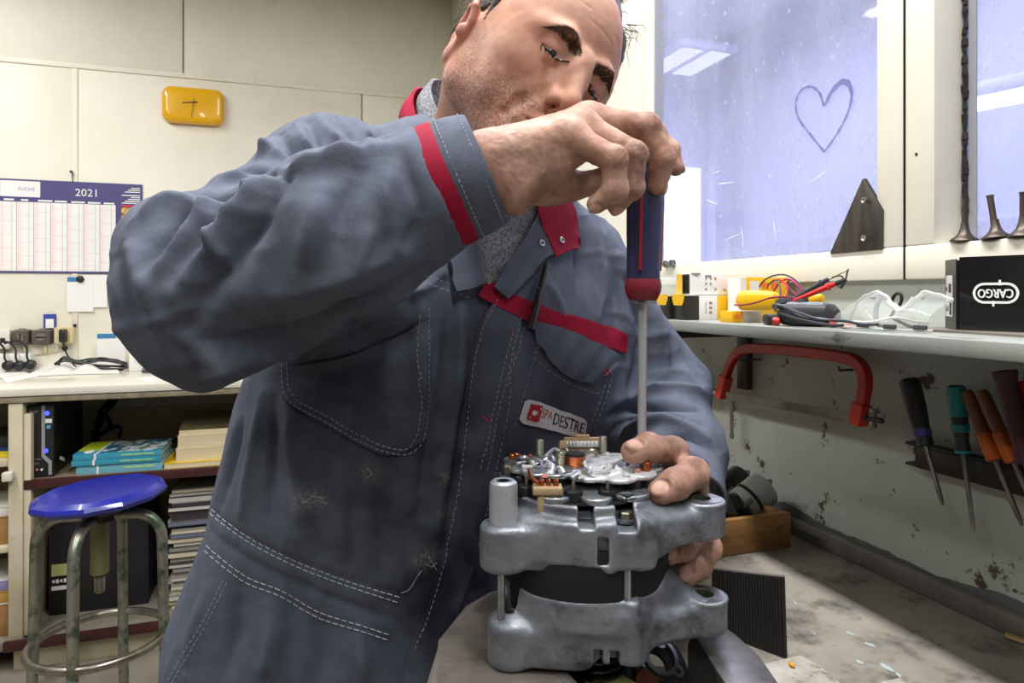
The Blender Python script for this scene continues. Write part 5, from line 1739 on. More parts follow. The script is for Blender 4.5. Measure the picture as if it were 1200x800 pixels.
# openings
s.slab(RU, RU, .0085, .0085, -.25, -.15, .0005, .001, 's')
s.box(np.r_[c0+(.0075, -.080), -.1965], (.0042, .012, .0105), None, .002, .002, 's')
s.slab(c0, c0, .060, .060, -.173, -.15, .001, .001, 's')
s.box(np.r_[c0+(-.005, -.066), -.170], (.006, .016, .010), None, .001, .002, 's')
s.box(np.r_[c0+(.026, -.066), -.172], (.0075, .016, .010), None, .001, .002, 's')
s.box(np.r_[c0+(-.030, -.078), -.2150], (.016, .012, .0035), None, .002, .006, 's')
V, F = s.mesh(.0014)
mesh_part('upper_bracket', c2w(V), F, m_cast, alt, origin=AXW-UZ*.2)
# lower bracket
s = SD()
s.slab(c0, c0, .0750, .0750, -.262, -.235, .004, .004)
s.slab(c0+(0, .004), c0+(0, .004), .064, .064, -.277, -.255, .004, .008)
s.slab(LL, c0+(-.012, -.052), .0165, .015, -.2935, -.263, .004, .008)
s.slab(LL, LL, .0185, .0185, -.2965, -.261, .004, .006)
s.slab(c0+(-.03, -.050), c0+(.03, -.062), .013, .013, -.2865, -.246, .004, .010)
s.slab(c0+(.03, -.050), RL, .016, .0150, -.2790, -.254, .005, .012)
s.slab(RL, RL, .0185, .0185, -.2790, -.2525, .004, .006)
s.slab(RL, RL, .0195, .0195, -.2545, -.2505, .001, .002)
s.slab(c0+(.030, -.064), c0+(.030, -.069), .006, .006, -.2835, -.236, .003, .005)
s.cap(np.r_[LL, -.262], np.r_[c0+(-.045, -.030), -.236], .010, .012, .014)
s.cap(np.r_[RL+(-.012, 0), -.262], np.r_[c0+(.055, -.030), -.236], .012, .014, .014)
s.slab(LL, LL, .0135, .0135, -.2625, -.2580, .0008, .001)
s.slab(RL, RL, .0085, .0085, -.32, -.2, .0005, .001, 's')
s.slab(LL, LL, .0078, .0078, -.32, -.2, .0005, .001, 's')
for dx in (.004, .0165):
    s.box(np.r_[c0+(dx, -.074), -.283], (.0036, .016, .0090), None, .0015, .001, 's')
s.box(np.r_[c0+(.010, -.090), -.292], (.022, .020, .004), None, .001, .006, 's')
V, F = s.mesh(.0014)
mesh_part('lower_bracket', c2w(V), F, m_cast, alt, origin=AXW-UZ*.27)
def KK(p, z): return K(p[0], p[1], z)
part('stator_ring', G().lathe([(.060, -.255), (.0735, -.255), (.0742, -.250), (.0742, -.202), (.0735, -.198), (.060, -.198), (.060, -.255)], AXW, UZ, 64), m_stator, alt)
for px, d in ((587.5, .546), (735, .531)):
    p = C(px, 0, d)
    part('through_bolt', G().cyl(K(p[0], p[1], -.262), K(p[0], p[1], -.19), .0031, n=12), m_plate, alt)
p = LU
part('bushing', G().lathe([(.0048, -.150), (.0085, -.1492), (.0108, -.151), (.0115, -.155), (.0115, -.190), (0, -.19)], KK(p, 0), UZ, 24), m_cast, alt)
part('bushing_bore', G().lathe([(0, -.156), (.0055, -.156), (.0060, -.1500), (.0048, -.1495)], KK(p, 0), UZ, 20), m_brk, alt)
for q, z, r0, r1 in ((RU, -.1700, .0090, .0165), (RL, -.2500, .0090, .0165), (LL, -.2575, .0080, .0125)):
    part('lug_bushing', G().ring(KK(q, z-.003), KK(q, z), r1, r0-.001, 32), m_plate, alt)
    part('lug_bore', G().lathe([(r0-.0012, -.022), (r0-.0002, -.022), (r0-.0002, -.0005), (r0-.0012, -.0005), (r0-.0012, -.022)], KK(q, z), UZ, 24), m_nut, alt)
def bolt(px, py, d, r, zt, h=.006):
    p = C(px, py, d)
    b = part('bolt_head', G().lathe([(r*1.35, -h-.0015), (r*1.35, -h), (r, -h), (r, -h*.2), (r*.86, 0), (0, 0)], K(p[0], p[1], zt), UZ, 6), m_nut, alt, smooth=False)
    part('washer', G().cyl(K(p[0], p[1], zt-h-.002), K(p[0], p[1], zt-h), r*1.5, n=16), m_plate, b)
bolt(733, 608, .548, .0058, -.1725)
bolt(596, 553, .600, .0056, -.1480, .008)
# pulley
pr = [(0, -.290), (.013, -.290)]
for k in range(6):
    z = -.292-k*.0068
    pr += [(.0190, z), (.0245, z-.0022), (.0245, z-.0040), (.0190, z-.0062)]
pr += [(.024, -.334), (.024, -.340), (0, -.340)]
pc_ = C(697, 0, .585)
part('pulley', G().lathe(pr, K(pc_[0], pc_[1], 0), UZ, 40), m_gloss, alt, ang=25)
part('pulley_hub', G().cyl(K(pc_[0], pc_[1], -.292), K(pc_[0], pc_[1], -.272), .016, n=24), m_cast, alt)
# plates on top
def blob_plate(name, cx, cy, r, z, th, m, seed, amp, holes=(), n=72, cut=None):
    rs = np.random.RandomState(seed)
    ph = rs.rand(6)*6.28
    s = SD()
    for k in range(9):
        a = 2*PI*k/9+ph[0]
        s.slab((cx, cy), (cx+math.cos(a)*r*.8, cy+math.sin(a)*r*.8), r*.45, r*(.20+amp*rs.rand()), z-th, z, .0012, .003)
    for (hx, hy, hr) in holes:
        s.slab((hx, hy), (hx, hy), hr, hr, z-.02, z+.02, .0005, .001, 's')
    V, F = s.mesh(.0013)
    return mesh_part(name, c2w(V), F, m, alt, origin=K(cx, cy, z))
blob_plate('lower_plate', AX-.002, AY-.002, .060, -.1610, .0052, m_plate, 3, .25, [(AX+.030, AY-.045, .006), (AX-.04, AY-.03, .005)])
part('insulator', G().lathe([(0, -.1655), (.059, -.1655), (.059, -.167), (0, -.167)], AXW, UZ, 40), m_black, alt)
blob_plate('upper_plate', AX+.022, AY+.006, .042, -.1500, .0040, m_white_lac, 8, .34, [(AX+.02, AY-.012, .005), (AX+.045, AY+.01, .004)])
blob_plate('left_plate', AX-.036, AY+.004, .030, -.1485, .0036, m_plate, 12, .40, [(AX-.04, AY-.006, .004)])
# loops of enamelled lead and solder blobs scattered over the plates
random.seed(33)
for k in range(14):
    a, r_ = random.uniform(0, 6.28), random.uniform(.015, .052)
    x, y = AX+math.cos(a)*r_, AY+math.sin(a)*r_*.9
    a2 = random.uniform(0, 6.28)
    pts = [K(x+.004*j*math.cos(a2+.5*math.sin(j+k)), y+.004*j*math.sin(a2+.5*math.sin(j+k)), -.1465+.0035*math.sin(j*1.1)) for j in range(5)]
    part('lead_loop', G().tube(spline(pts, 4), random.choice((.0012, .0016, .0021)), 8), (m_white_lac, m_plate, m_nut)[k % 3], alt)
for k in range(16):
    a, r_ = random.uniform(0, 6.28), random.uniform(.012, .052)
    x, y = AX+math.cos(a)*r_, AY+math.sin(a)*r_*.9
    part('solder_blob', G().lathe([(0, 0), (.0036, .0002), (.0034, .0018), (.0018, .0034), (0, .0038)], K(x, y, -.1502), UZ, 10, random.uniform(.7, 1.4)), (m_white_lac, m_plate)[k % 2], alt)
# embossed ribs on the upper plate
random.seed(21)
for k in range(22):
    a, r_ = random.uniform(0, 6.28), random.uniform(.008, .036)
    x, y = AX+.022+math.cos(a)*r_, AY+.006+math.sin(a)*r_
    part('rib', G().box(K(x, y, -.1492), (.012, .0024, .0024), Matrix.Rotation(random.uniform(-.3, .3)-YAW, 3, 'Z'), .0008), m_white_lac, alt)
for k in range(9):
    a, r_ = random.uniform(1.8, 4.6), random.uniform(.010, .026)
    x, y = AX-.036+math.cos(a)*r_, AY+.004+math.sin(a)*r_
    part('tab', G().box(K(x, y, -.1468), (.010, .005, .003), Matrix.Rotation(random.uniform(-1, 1), 3, 'Z'), .001), m_white_lac if k % 2 else m_plate, alt)
def pt(px, py, d): return K(*C(px, py, d))
def stud(px, pt_, pb, d, r=.0036, collar=.0085):
    a, b = pt(px, pt_, d), pt(px, pb, d)
    s_ = part('stud', G().cyl(b-UZ*.012, a, r, n=14, bev=.0006), m_nut, alt)
    g = G()
    for k in range(7):
        z = a.z-.002-k*.0016
        g.lathe([(r*.96, .0008), (r*1.07, 0), (r*.96, -.0008)], (a.x, a.y, z), UZ, 12)
    part('thread', g, m_nut, s_, kind='stuff')
    part('collar', G().lathe([(0, 0), (collar*.8, 0), (collar, -.0015), (collar, -.008), (0, -.008)], b, UZ, 20), m_plate, s_)
stud(632.5, 515, 535, .625)
stud(657, 529, 551, .595)
stud(706.5, 511, 530, .645)
def boxpx(g, x0, y0, x1, y1, d, th, bev=.001):
    a, b = C(x0, y0, d), C(x1, y1, d)
    c = (a+b)/2
    g.box(K(c[0], c[1]+th/2, c[2]), (abs(b[0]-a[0]), th, abs(b[2]-a[2])), Matrix.Rotation(-YAW, 3, 'Z'), bev)
    return g
# tan terminal block in front with copper ends
tb = part('terminal_block', boxpx(G(), 624.5, 572, 659.5, 581, .545, .016), m_tan, alt)
part('block_stem', boxpx(G(), 630, 581.5, 655, 605, .546, .012), m_tan, tb)
for x0, x1 in ((631, 638), (640, 646), (648, 655)):
    part('copper_end', boxpx(G(), x0, 562, x1, 572.5, .551, .006, .0015), m_copper, tb)
part('lead_strand', G().tube(spline([pt(630, 566, .551), pt(622, 558, .56), pt(620, 550, .575)], 4), .0016, 8), m_copper, tb)
# tan connector at the back
cn = part('connector', G().box(pt(682, 531, .66), (.045, .020, .024), Matrix.Rotation(-YAW, 3, 'Z') @ Matrix.Rotation(R(-14), 3, 'X'), .002), m_tan, alt)
g = G(); boxpx(g, 664, 518.5, 703, 524, .648, .006, .001); part('pin_bed', g, m_paper, cn)
for k in range(9):
    g = G(); x = 666+k*4.2; boxpx(g, x, 517, x+2, 523, .6465, .001, .0003); part('pin', g, m_white_lac, cn)
part('connector_rim', boxpx(G(), 661, 512.5, 706, 516.5, .668, .004, .001), m_tan, cn)
part('rim_hump', boxpx(G(), 674, 509.5, 691, 514, .668, .004, .001), m_tan, cn)
part('connector_foot', G().tube(spline([pt(694, 541, .63), pt(692, 547, .628), pt(698, 545, .625), pt(703, 540, .63)], 4), .0032, 8), m_tan, cn)
# coil
a, b = pt(674, 530, .60), pt(674, 547, .60)
co_ = part('coil', G().lathe([(0, 0), (.0085, 0), (.0085, .0105), (0, .0105)], b, UZ, 24), m_copper, alt)
part('coil_cap', G().lathe([(0, .0095), (.0086, .0095), (.0088, .0105), (.0080, .0125), (.004, .0128), (0, .012)], b, UZ, 24), m_black, co_)
g = G()
for k in range(6):
    g.lathe([(.0085, .001+k*.0016), (.0089, .0018+k*.0016), (.0085, .0026+k*.0016)], b, UZ, 24)
part('winding', g, m_copper, co_, kind='stuff')
# diodes and wires round the edge
for px, py, d in ((672, 578, .553), (742, 565, .575), (617, 572, .57), (712, 577, .556), (610, 560, .59), (752, 556, .60)):
    q = pt(px, py, d)
    dd = part('diode', G().lathe([(0, .003), (.0068, .003), (.0078, .0015), (.0078, -.006), (0, -.006)], q, UZ, 20), m_motor, alt)
    part('diode_lead', G().cyl(q+UZ*.002, q+UZ*.010, .0014, n=8), m_nut, dd)
for (x0, y0, d0), (x1, y1, d1), r in (((598, 541, .62), (601, 532, .62), .0030), ((604, 540, .62), (606, 531, .62), .0028), ((620, 540, .63), (621, 532, .63), .0022), ((757, 556, .585), (758, 541, .585), .0036)):
    part('copper_wire', G().cyl(pt(x0, y0+4, d0), pt(x1, y1, d1), r, n=12, bev=.0005), m_copper, alt)
part('wire_clamp', G().ring(pt(757, 562, .585), pt(757, 554, .585), .0062, .0036, 16), mat('cream_clamp', (206, 188, 150), .45), alt)
for k, (px, py, d) in enumerate(((646, 545, .60), (640, 556, .58), (690, 556, .57), (716, 560, .575), (700, 549, .59), (735, 548, .60), (614, 549, .61), (628, 560, .575))):
    q = pt(px, py, d)
    part('bracket_strap', G().box(q, (.016, .005, .0022), Matrix.Rotation(k*.9, 3, 'Z') @ Matrix.Rotation(.15*math.sin(k*2), 3, 'Y'), .0008), (m_plate, m_white_lac, m_nut)[k % 3], alt)
for k, (px, py) in enumerate(((638, 560), (655, 561), (668, 559), (622, 558), (747, 553))):
    part('pink_dab', G().lathe([(0, 0), (.003, .001), (.002, .003), (0, .0035)], pt(px, py, .565+.004*k), UZ, 8), mat('dab_pink', (206, 130, 120), .5) if not k else bpy.data.materials['dab_pink'], alt)

# ------------------------------------------------------------------ vise
m_vise = mat('worn_vise_iron', (94, 87, 79), .55, .35, col2=(70, 64, 58), scale=20, stain=(50, 38, 30), sscale=30, slo=.44, shi=.66, bump=.9, bscale=120, bdist=.0012, wear=((178, 172, 164), .53, .62))
m_visebr = mat('polished_jaw', (140, 138, 136), .42, .75, col2=(96, 94, 92), scale=26, bump=.2, bscale=90)
VT = CAM_Z-.2966
def vz(px, py, z=VT): return on_z(px, py, z)
vi = thing('vise', 'worn iron bench vise gripping the alternator on the workbench', 'vise', (.30, .52, BENCH))
def jaw(name, poly, z0, z1, m, bev=.010, parent=None):
    o = Vector((poly[0].x, poly[0].y, z0))
    pp = [((p-poly[0]).x, (p-poly[0]).y) for p in poly]
    ar = sum(pp[i][0]*pp[(i+1) % len(pp)][1]-pp[(i+1) % len(pp)][0]*pp[i][1] for i in range(len(pp)))
    if ar < 0: pp = pp[::-1]
    g = G(); g.prism(pp, o, UX, UY, z1-z0, bev)
    return part(name, g, m, parent)
lp = [vz(x, y) for x, y in ((607, 680), (572, 690), (543, 706), (514, 750), (494, 803), (500, 850), (560, 880), (690, 850), (676, 798), (655, 768), (632, 720))]
jaw('fixed_jaw', lp, BENCH+.015, VT, m_vise, .009, vi)
p0, p1 = vz(634, 757), vz(684, 812)
d = (p1-p0).normalized(); n = Vector((-d.y, d.x, 0))
part('jaw_plate', G().box((p0+p1)/2-UZ*.012+n*-.003, ((p1-p0).length, .010, .026), Matrix.Rotation(math.atan2(d.y, d.x), 3, 'Z'), .0015), m_visebr, vi)
rp = [vz(x, y) for x, y in ((806, 748), (822, 738), (846, 731), (866, 745), (890, 772), (918, 806), (905, 850), (862, 840), (834, 764))]
jaw('moving_jaw', rp, BENCH+.015, VT+.002, m_visebr, .006, vi)
part('slide', G().box(K(.06, .60, -.362), (.26, .065, .045), Matrix.Rotation(-YAW, 3, 'Z'), .006), m_vise, vi)
part('base', G().box(K(.10, .60, BENCH-CAM_Z+.010), (.20, .11, .020), Matrix.Rotation(-YAW, 3, 'Z'), .005), m_vise, vi)
g = G(); a, b = K(.045, .46, -.355), K(.045, .30, -.355)
part('screw_spindle', G().cyl(a, b, .013, n=20), m_steel, vi)
part('handle_bar', G().cyl(K(-.06, .305, -.40), K(.15, .305, -.31), .007, n=14), m_steel, vi)
# spare plate standing in the jaws
cp = pt(767, 781, .605)
sp = thing('spare_end_plate', 'round drilled metal end plate leaning between the vise jaws', 'plate', cp)
nx = Vector(c2w((.30, -.62, .72)))-Vector(c2w((0, 0, 0)))
nx.normalize()
xx, yy, zz_ = frame_of(nx)
part('disc', G().lathe([(.012, -.003), (.029, -.003), (.031, -.001), (.031, .002), (.029, .003), (.016, .003), (.012, .001), (.012, -.003)], cp, nx, 40), m_brk, sp)
part('inner_ring', G().lathe([(.013, .003), (.0165, .003), (.0165, .008), (.013, .008), (.013, .003)], cp+xx*.006+yy*.005, nx, 28), m_plate, sp)
for k in range(9):
    a = k*.7+.3
    q = cp+xx*.024*math.cos(a)+yy*.024*math.sin(a)
    part('hole', G().lathe([(0, .0034), (.0026, .0034), (.0026, .0036), (0, .0036)], q, nx, 12), m_dark, sp)
for k, (a, r_) in enumerate(((-.5, .020), (.9, .021), (2.2, .022))):
    q = cp+xx*r_*math.cos(a)+yy*r_*math.sin(a)
    part('boss', G().ring(q, q+nx*.006, .0055, .0026, 20), m_plate, sp)
q = pt(752, 785, .60)
part('brown_coil', G().lathe([(0, 0), (.010, 0), (.012, .004), (.010, .009), (0, .009)], cp-xx*.02-yy*.012+nx*.002, nx, 18), mat('coil_brown', (120, 64, 44), .4), sp)
g = G(); g.box(pt(710, 797, .57), (.030, .045, .002), Matrix.Rotation(.4, 3, 'Z'))
tag(part('green_paper', g, mat('lime_paper', (196, 210, 120), .6), origin=pt(710, 797, .57)), 'lime green paper slip under the pulley in the vise', 'paper')
g = G(); g.box(pt(726, 799, .59)-UZ*.003, (.04, .04, .002), Matrix.Rotation(.9, 3, 'Z'))
tag(part('white_rag', g, m_paper, origin=pt(726, 799, .59)), 'white paper scrap beside the lime slip in the vise', 'paper')

# ------------------------------------------------------------------ screwdriver in his hand
m_grip = mat('dark_blue_grip', (44, 46, 84), .42, col2=(58, 58, 92), scale=18, bump=.1, bscale=120)
m_gripred = mat('red_grip', (142, 36, 50), .42, col2=(122, 30, 44), scale=20)
SDD = .65
A_, B_ = pt(757, 178, SDD), pt(753, 352, SDD)
d = B_-A_; h = d.length
sd = thing('screwdriver', 'large blue and red handled screwdriver held upright over the alternator', 'screwdriver', B_)
part('handle', G().lathe([(0, 0), (.010, .001), (.0150, .008), (.0172, .022), (.0182, h*.36), (.0176, h*.55), (.0166, h*.74), (.0168, h*.84), (.0168, h*.86), (0, h*.86)], A_, d, 28, 1, .92), m_grip, sd)
part('red_collar', G().lathe([(0, h*.855), (.0174, h*.855), (.0186, h*.90), (.0180, h*.94), (.0150, h*.985), (.0130, h), (0, h)], A_, d, 28, 1, .92), m_gripred, sd)
for k in range(3):
    a = 2*PI*k/3+PI*.05-YAW
    part('red_stripe', G().tube([A_+d*(.2+.6*j/8)+Vector((math.cos(a), math.sin(a), 0))*(.0171-.0012*abs(j-2)/6) for j in range(9)], .0022, 6), m_gripred, sd)
T_ = pt(752, 552, SDD)
part('ferrule', G().cyl(B_-UZ*.001, B_-UZ*.0025, .0135, n=24), m_plate, sd)
part('shaft', G().cyl(B_, T_, .0042, n=20), mat('satin_shaft', (196, 198, 202), .35, .45), sd)

# ================================================================== the mechanic
FRT = np.array([.5, -.866, 0.]); LAT = np.array([.866, .5, 0.])       # where his chest faces, and his left
HR = np.array([[-.6807, .5087, .5271], [-.5865, -.8096, .0240], [.4389, -.2928, .8495]])   # head axes: right, forward, up
HT = np.array([.0128, .7680, .2452])
def H2(p):                         # head -> lens coordinates
    return np.asarray(p, float)@HR.T+HT
def toH(p):
    return (np.asarray(p, float)-HT)@HR

m_skin = mat('skin', (200, 156, 135), .6, col2=(182, 132, 112), scale=26, mixlo=.4, mixhi=.66, detail=6, bump=.22, bscale=340, bdist=.0007, sss=.09,
             attr=('stubble', (84, 68, 58), 420), attr2=('tint', (176, 104, 92), 0), spec=.28)
m_hand = mat('worked_skin', (198, 158, 140), .58, col2=(168, 122, 104), scale=34, mixlo=.36, mixhi=.64, detail=8, bump=.6, bscale=240, bdist=.0008, sss=.06,
             attr=('grime', (92, 72, 62), 60), attr2=('nail', (206, 164, 150), 0), spec=.35)
person = thing('person', 'man in a blue grey coverall leaning over the alternator with a screwdriver', 'person', (K(-.18, .83, 0).x, K(-.18, .83, 0).y, 0))

# ------------------------------------------------------------------ head
NB = toH([-.070, .895, .125])      # where the neck enters the collar
s = SD()
s.ell((0, -.018, .055), (.074, .094, .084), k=.01)
s.ell((0, .034, .046), (.0635, .058, .058), k=.03)
s.ell((0, .040, -.022), (.058, .046, .062), k=.03)
for q in (1, -1):
    s.cap((q*.053, .006, -.052), (q*.014, .078, -.096), .019, .016, .03)
    s.cap((q*.058, .0, .0), (q*.055, .006, -.05), .016, .018, .03)
    s.ell((q*.040, .058, -.013), (.022, .022, .018), k=.036)
    s.ell((q*.052, .036, .022), (.020, .036, .036), k=.03)
    s.ell((q*.047, .045, -.045), (.016, .022, .024), k=.02)
s.ell((0, .083, -.096), (.020, .017, .017), k=.018)
s.ell((0, .070, -.056), (.036, .029, .033), k=.022)
for q in (1, -1):
    s.cap((q*.008, .0970, .0175), (q*.030, .0940, .0255), .0068, .0068, .018)
    s.cap((q*.030, .0940, .0255), (q*.047, .0785, .0245), .0068, .0055, .018)
# eye sockets, eyeballs, lids
for q in (1, -1):
    s.ell((q*.031, .0985, .0145), (.0185, .0125, .0115), k=.012, op='s')
    s.ell((q*.017, .1005, .012), (.007, .010, .012), k=.010, op='s')
    s.ell((q*.0315, .0775, .0125), (.0150, .0150, .0138), k=.004)
    s.cap((q*.0475, .0735, .0100), (q*.040, .0835, .0180), .0020, .0024, .006)
    s.cap((q*.040, .0835, .0195), (q*.0255, .0880, .0205), .003, .003, .005)
    s.cap((q*.0255, .0880, .0205), (q*.0165, .0850, .0130), .003, .0024, .005)
    s.cap((q*.0465, .0745, .0055), (q*.034, .0885, .0005), .0022, .0026, .006)     # lower lid roll
    s.cap((q*.034, .0885, .0005), (q*.018, .0870, .0060), .0026, .0022, .006)
for q in (1, -1):                  # narrow opening of the lowered lids
    s.cap((q*.0430, .0835, .0060), (q*.0315, .0905, .0042), .0017, .0026, .0012, 's')
    s.cap((q*.0315, .0905, .0042), (q*.0210, .0862, .0062), .0026, .0016, .0012, 's')
# nose
s.cap((0, .0935, .022), (0, .1130, -.021), .0078, .0090, .010)
s.ell((0, .1145, -.0275), (.0106, .0105, .0098), k=.006)
for q in (1, -1):
    s.ell((q*.0122, .1020, -.0300), (.0076, .0108, .0082), k=.0045)
    s.ell((q*.0100, .0915, -.005), (.0095, .013, .022), k=.012)
    s.ell((q*.0072, .1070, -.0385), (.0042, .0070, .0044), k=.002, op='s')
    s.cap((q*.0215, .0965, -.024), (q*.0190, .0965, -.037), .0016, .0014, .005, 's')
s.cap((0, .1095, -.034), (0, .1010, -.0405), .0040, .0045, .005)
# lips and folds
for q in (1, -1):
    s.cap((q*.027, .0850, -.0615), (q*.006, .0995, -.0560), .0030, .0048, .006)
    s.cap((q*.006, .0995, -.0560), (0, .0990, -.0570), .0048, .0046, .006)
    s.cap((q*.025, .0850, -.0650), (0, .0970, -.0690), .0036, .0060, .006)
    s.cap((q*.028, .0870, -.0622), (q*.010, .1010, -.0615), .0011, .0011, .003, 's')
    s.cap((q*.010, .1010, -.0615), (0, .1030, -.0625), .0011, .0011, .003, 's')
    s.cap((q*.022, .0970, -.030), (q*.033, .0860, -.050), .0016, .0015, .010, 's')
    s.cap((q*.033, .0860, -.050), (q*.036, .0790, -.066), .0020, .0012, .010, 's')
s.cap((-.012, .0960, -.0800), (.012, .0960, -.0800), .0030, .0030, .010, 's')
s.cap((0, .1030, -.0420), (0, .1040, -.0500), .0018, .0018, .005, 's')
# ears
for q in (1, -1):
    E = np.array([[q*.90, -.42, 0], [q*.42, .88, -.2], [0.08*q, .2, .97]])
    E = E/np.linalg.norm(E, axis=1)[:, None]
    o = np.array([q*.0765, -.010, -.004])
    def ear(u, v, w): return o+E[1]*u+E[2]*v+E[0]*w
    s.ell(ear(-.002, 0, .004), (.0055, .0165, .029), rot=E, k=.006)
    hel = [ear(.010, .012, .004), ear(.008, .026, .008), ear(-.004, .032, .010), ear(-.016, .025, .012), ear(-.020, .008, .012), ear(-.016, -.010, .010), ear(-.009, -.023, .006)]
    for a, b in zip(hel, hel[1:]):
        s.cap(a, b, .0036, .0036, .003)
    s.ell(ear(-.003, -.027, .005), (.0048, .0085, .0095), rot=E, k=.005)
    s.ell(ear(.002, -.002, .010), (.0075, .0085, .012), rot=E, k=.004, op='s')
    s.cap(ear(-.012, .018, .012), ear(-.014, .0, .013), .0026, .002, .004, 's')
    s.ell(ear(.0115, -.003, .008), (.0048, .0042, .0070), rot=E, k=.004)
# neck
s.cap((0, -.020, -.035), NB+np.array([0, 0, 0]), .052, .062, .028)
s.cap(NB, NB+(NB-np.array([0, -.020, -.035]))*.5, .062, .075, .02)
s.cap((.055, -.02, -.035), NB+(toH(HT+np.array([-.03, -.03, 0]))), .013, .012, .03)
s.cap((0, .03, -.085), NB+np.array([0, .045, .01]), .022, .026, .03)
V, F = s.mesh(.0016)
N = vnormals(V, F)
# brow furrows, crow's feet and a little unevenness
V = V+N*(vnoise(V, 90, 1)*.00030+vnoise(V, 190, 2)*.00018)[:, None]
def groove(V, N, pts, w, h):
    P = np.array(pts, float)
    best = np.full(len(V), 1e3)
    for a, b in zip(P, P[1:]):
        d = b-a
        t = np.clip((V-a)@d/(d@d), 0, 1)
        best = np.minimum(best, np.linalg.norm(V-a-t[:, None]*d, axis=1))
    return V+N*(h*np.exp(-(best/w)**2))[:, None]
for q in (1, -1):
    for k in range(4):
        V = groove(V, N, [(q*.049, .071, .011-.004*k), (q*.058, .058, .014-.009*k)], .0011, -.0009)
    V = groove(V, N, [(q*.046, .076, -.004), (q*.032, .090, -.008), (q*.020, .093, -.003)], .0018, -.0012)   # under the eye
    V = groove(V, N, [(q*.020, .096, .0205), (q*.034, .091, .0205), (q*.046, .080, .0175)], .0016, -.0012)      # lid crease
for z in (.056, .066, .078):
    V = groove(V, N, [(-.04, .076, z), (-.015, .092, z+.002), (.015, .092, z+.002), (.04, .076, z)], .0014, -.0006)
for q in (1, -1):
    V = groove(V, N, [(q*.005, .102, .030), (q*.007, .099, .044)], .0014, -.0010)
x, y, z = V.T
def sst(v, a, b):
    t = np.clip((v-a)/(b-a), 0, 1); return t*t*(3-2*t)
jawline = sst(-z, .020, .045)*(1-sst(np.abs(x)-.03, .02, .05)*sst(z, -.05, -.02))
cheek = 1-sst(z+.020+.55*(np.abs(x)-.055), -.020, .012)*sst(y, .02, .05)
side = sst(y, -.012, .012)
must = np.exp(-(((np.abs(x)-.012)/.017)**2+((z+.049)/.0075)**2))*sst(y, .08, .090)
chinm = np.exp(-((x/.026)**2+((z+.092)/.020)**2))*sst(y, .05, .08)
under = sst(-z, .075, .10)*.6
stub = np.clip(sst(-z, .012, .048)*side*.60*(1-sst(y, .088, .098)*(z > -.05))+must*.85+chinm*.5, 0, .85)
stub *= 1-sst(-z, .16, .20)
lips = np.exp(-((z+.0625)/.0085)**2)*np.exp(-(x/.024)**4)*sst(y, .082, .090)
stub *= 1-np.clip(lips*1.3, 0, 1)
side_burn = sst(np.abs(x), .056, .066)*sst(y, .0, .012)*(1-sst(y, .028, .040))*sst(z, -.055, -.02)*(1-sst(z, .03, .05))
stub = np.clip(stub+.35*side_burn, 0, .9)
tint = np.clip(lips*.75+.30*np.exp(-(((V-np.array([0, .115, -.024]))**2).sum(1))/.018**2)+.22*np.exp(-(((np.abs(V)-np.array([.045, .07, .008]))**2).sum(1))/.022**2)+.4*(np.abs(x) > .079), 0, .8)
HV, HF, HST, HTI = H2(V), F, stub, tint

# ------------------------------------------------------------------ hands
class Hand:
    def __init__(s):
        s.palm = SD(); s.fing = []; s.nails = []; s.creases = []
def chain(sd, pts, rad, k=.004):
    for (a, b), (ra, rb) in zip(zip(pts, pts[1:]), zip(rad, rad[1:])):
        sd.cap(a, b, ra, rb, k)
def finger(hand, pts, rad, nail_n=None, kp=.010):
    pts = [np.asarray(p, float) for p in pts]
    first = True
    for i, ((a, b), (ra, rb)) in enumerate(zip(zip(pts, pts[1:]), zip(rad, rad[1:]))):
        hand.fing.append(('cap', a, b, ra, rb, kp if i == 0 else .0035))
    for i in range(1, len(pts)-1):     # a fuller joint
        bis = (pts[i]-pts[i-1])/np.linalg.norm(pts[i]-pts[i-1])-(pts[i+1]-pts[i])/np.linalg.norm(pts[i+1]-pts[i])
        bl = np.linalg.norm(bis)
        bis = bis/bl if bl > .15 else bis*0
        hand.fing.append(('ell', pts[i]+bis*rad[i]*.14, rad[i]*.93, .005))
        hand.creases.append((pts[i], pts[i]-pts[i-1], bis, rad[i]))
    if nail_n is not None:
        d = pts[-1]-pts[-2]; d = d/np.linalg.norm(d)
        n = np.asarray(nail_n, float); n = n-d*(n@d); n = n/np.linalg.norm(n)
        hand.nails.append((pts[-1]+d*rad[-1]*.28, d, n, rad[-1]))
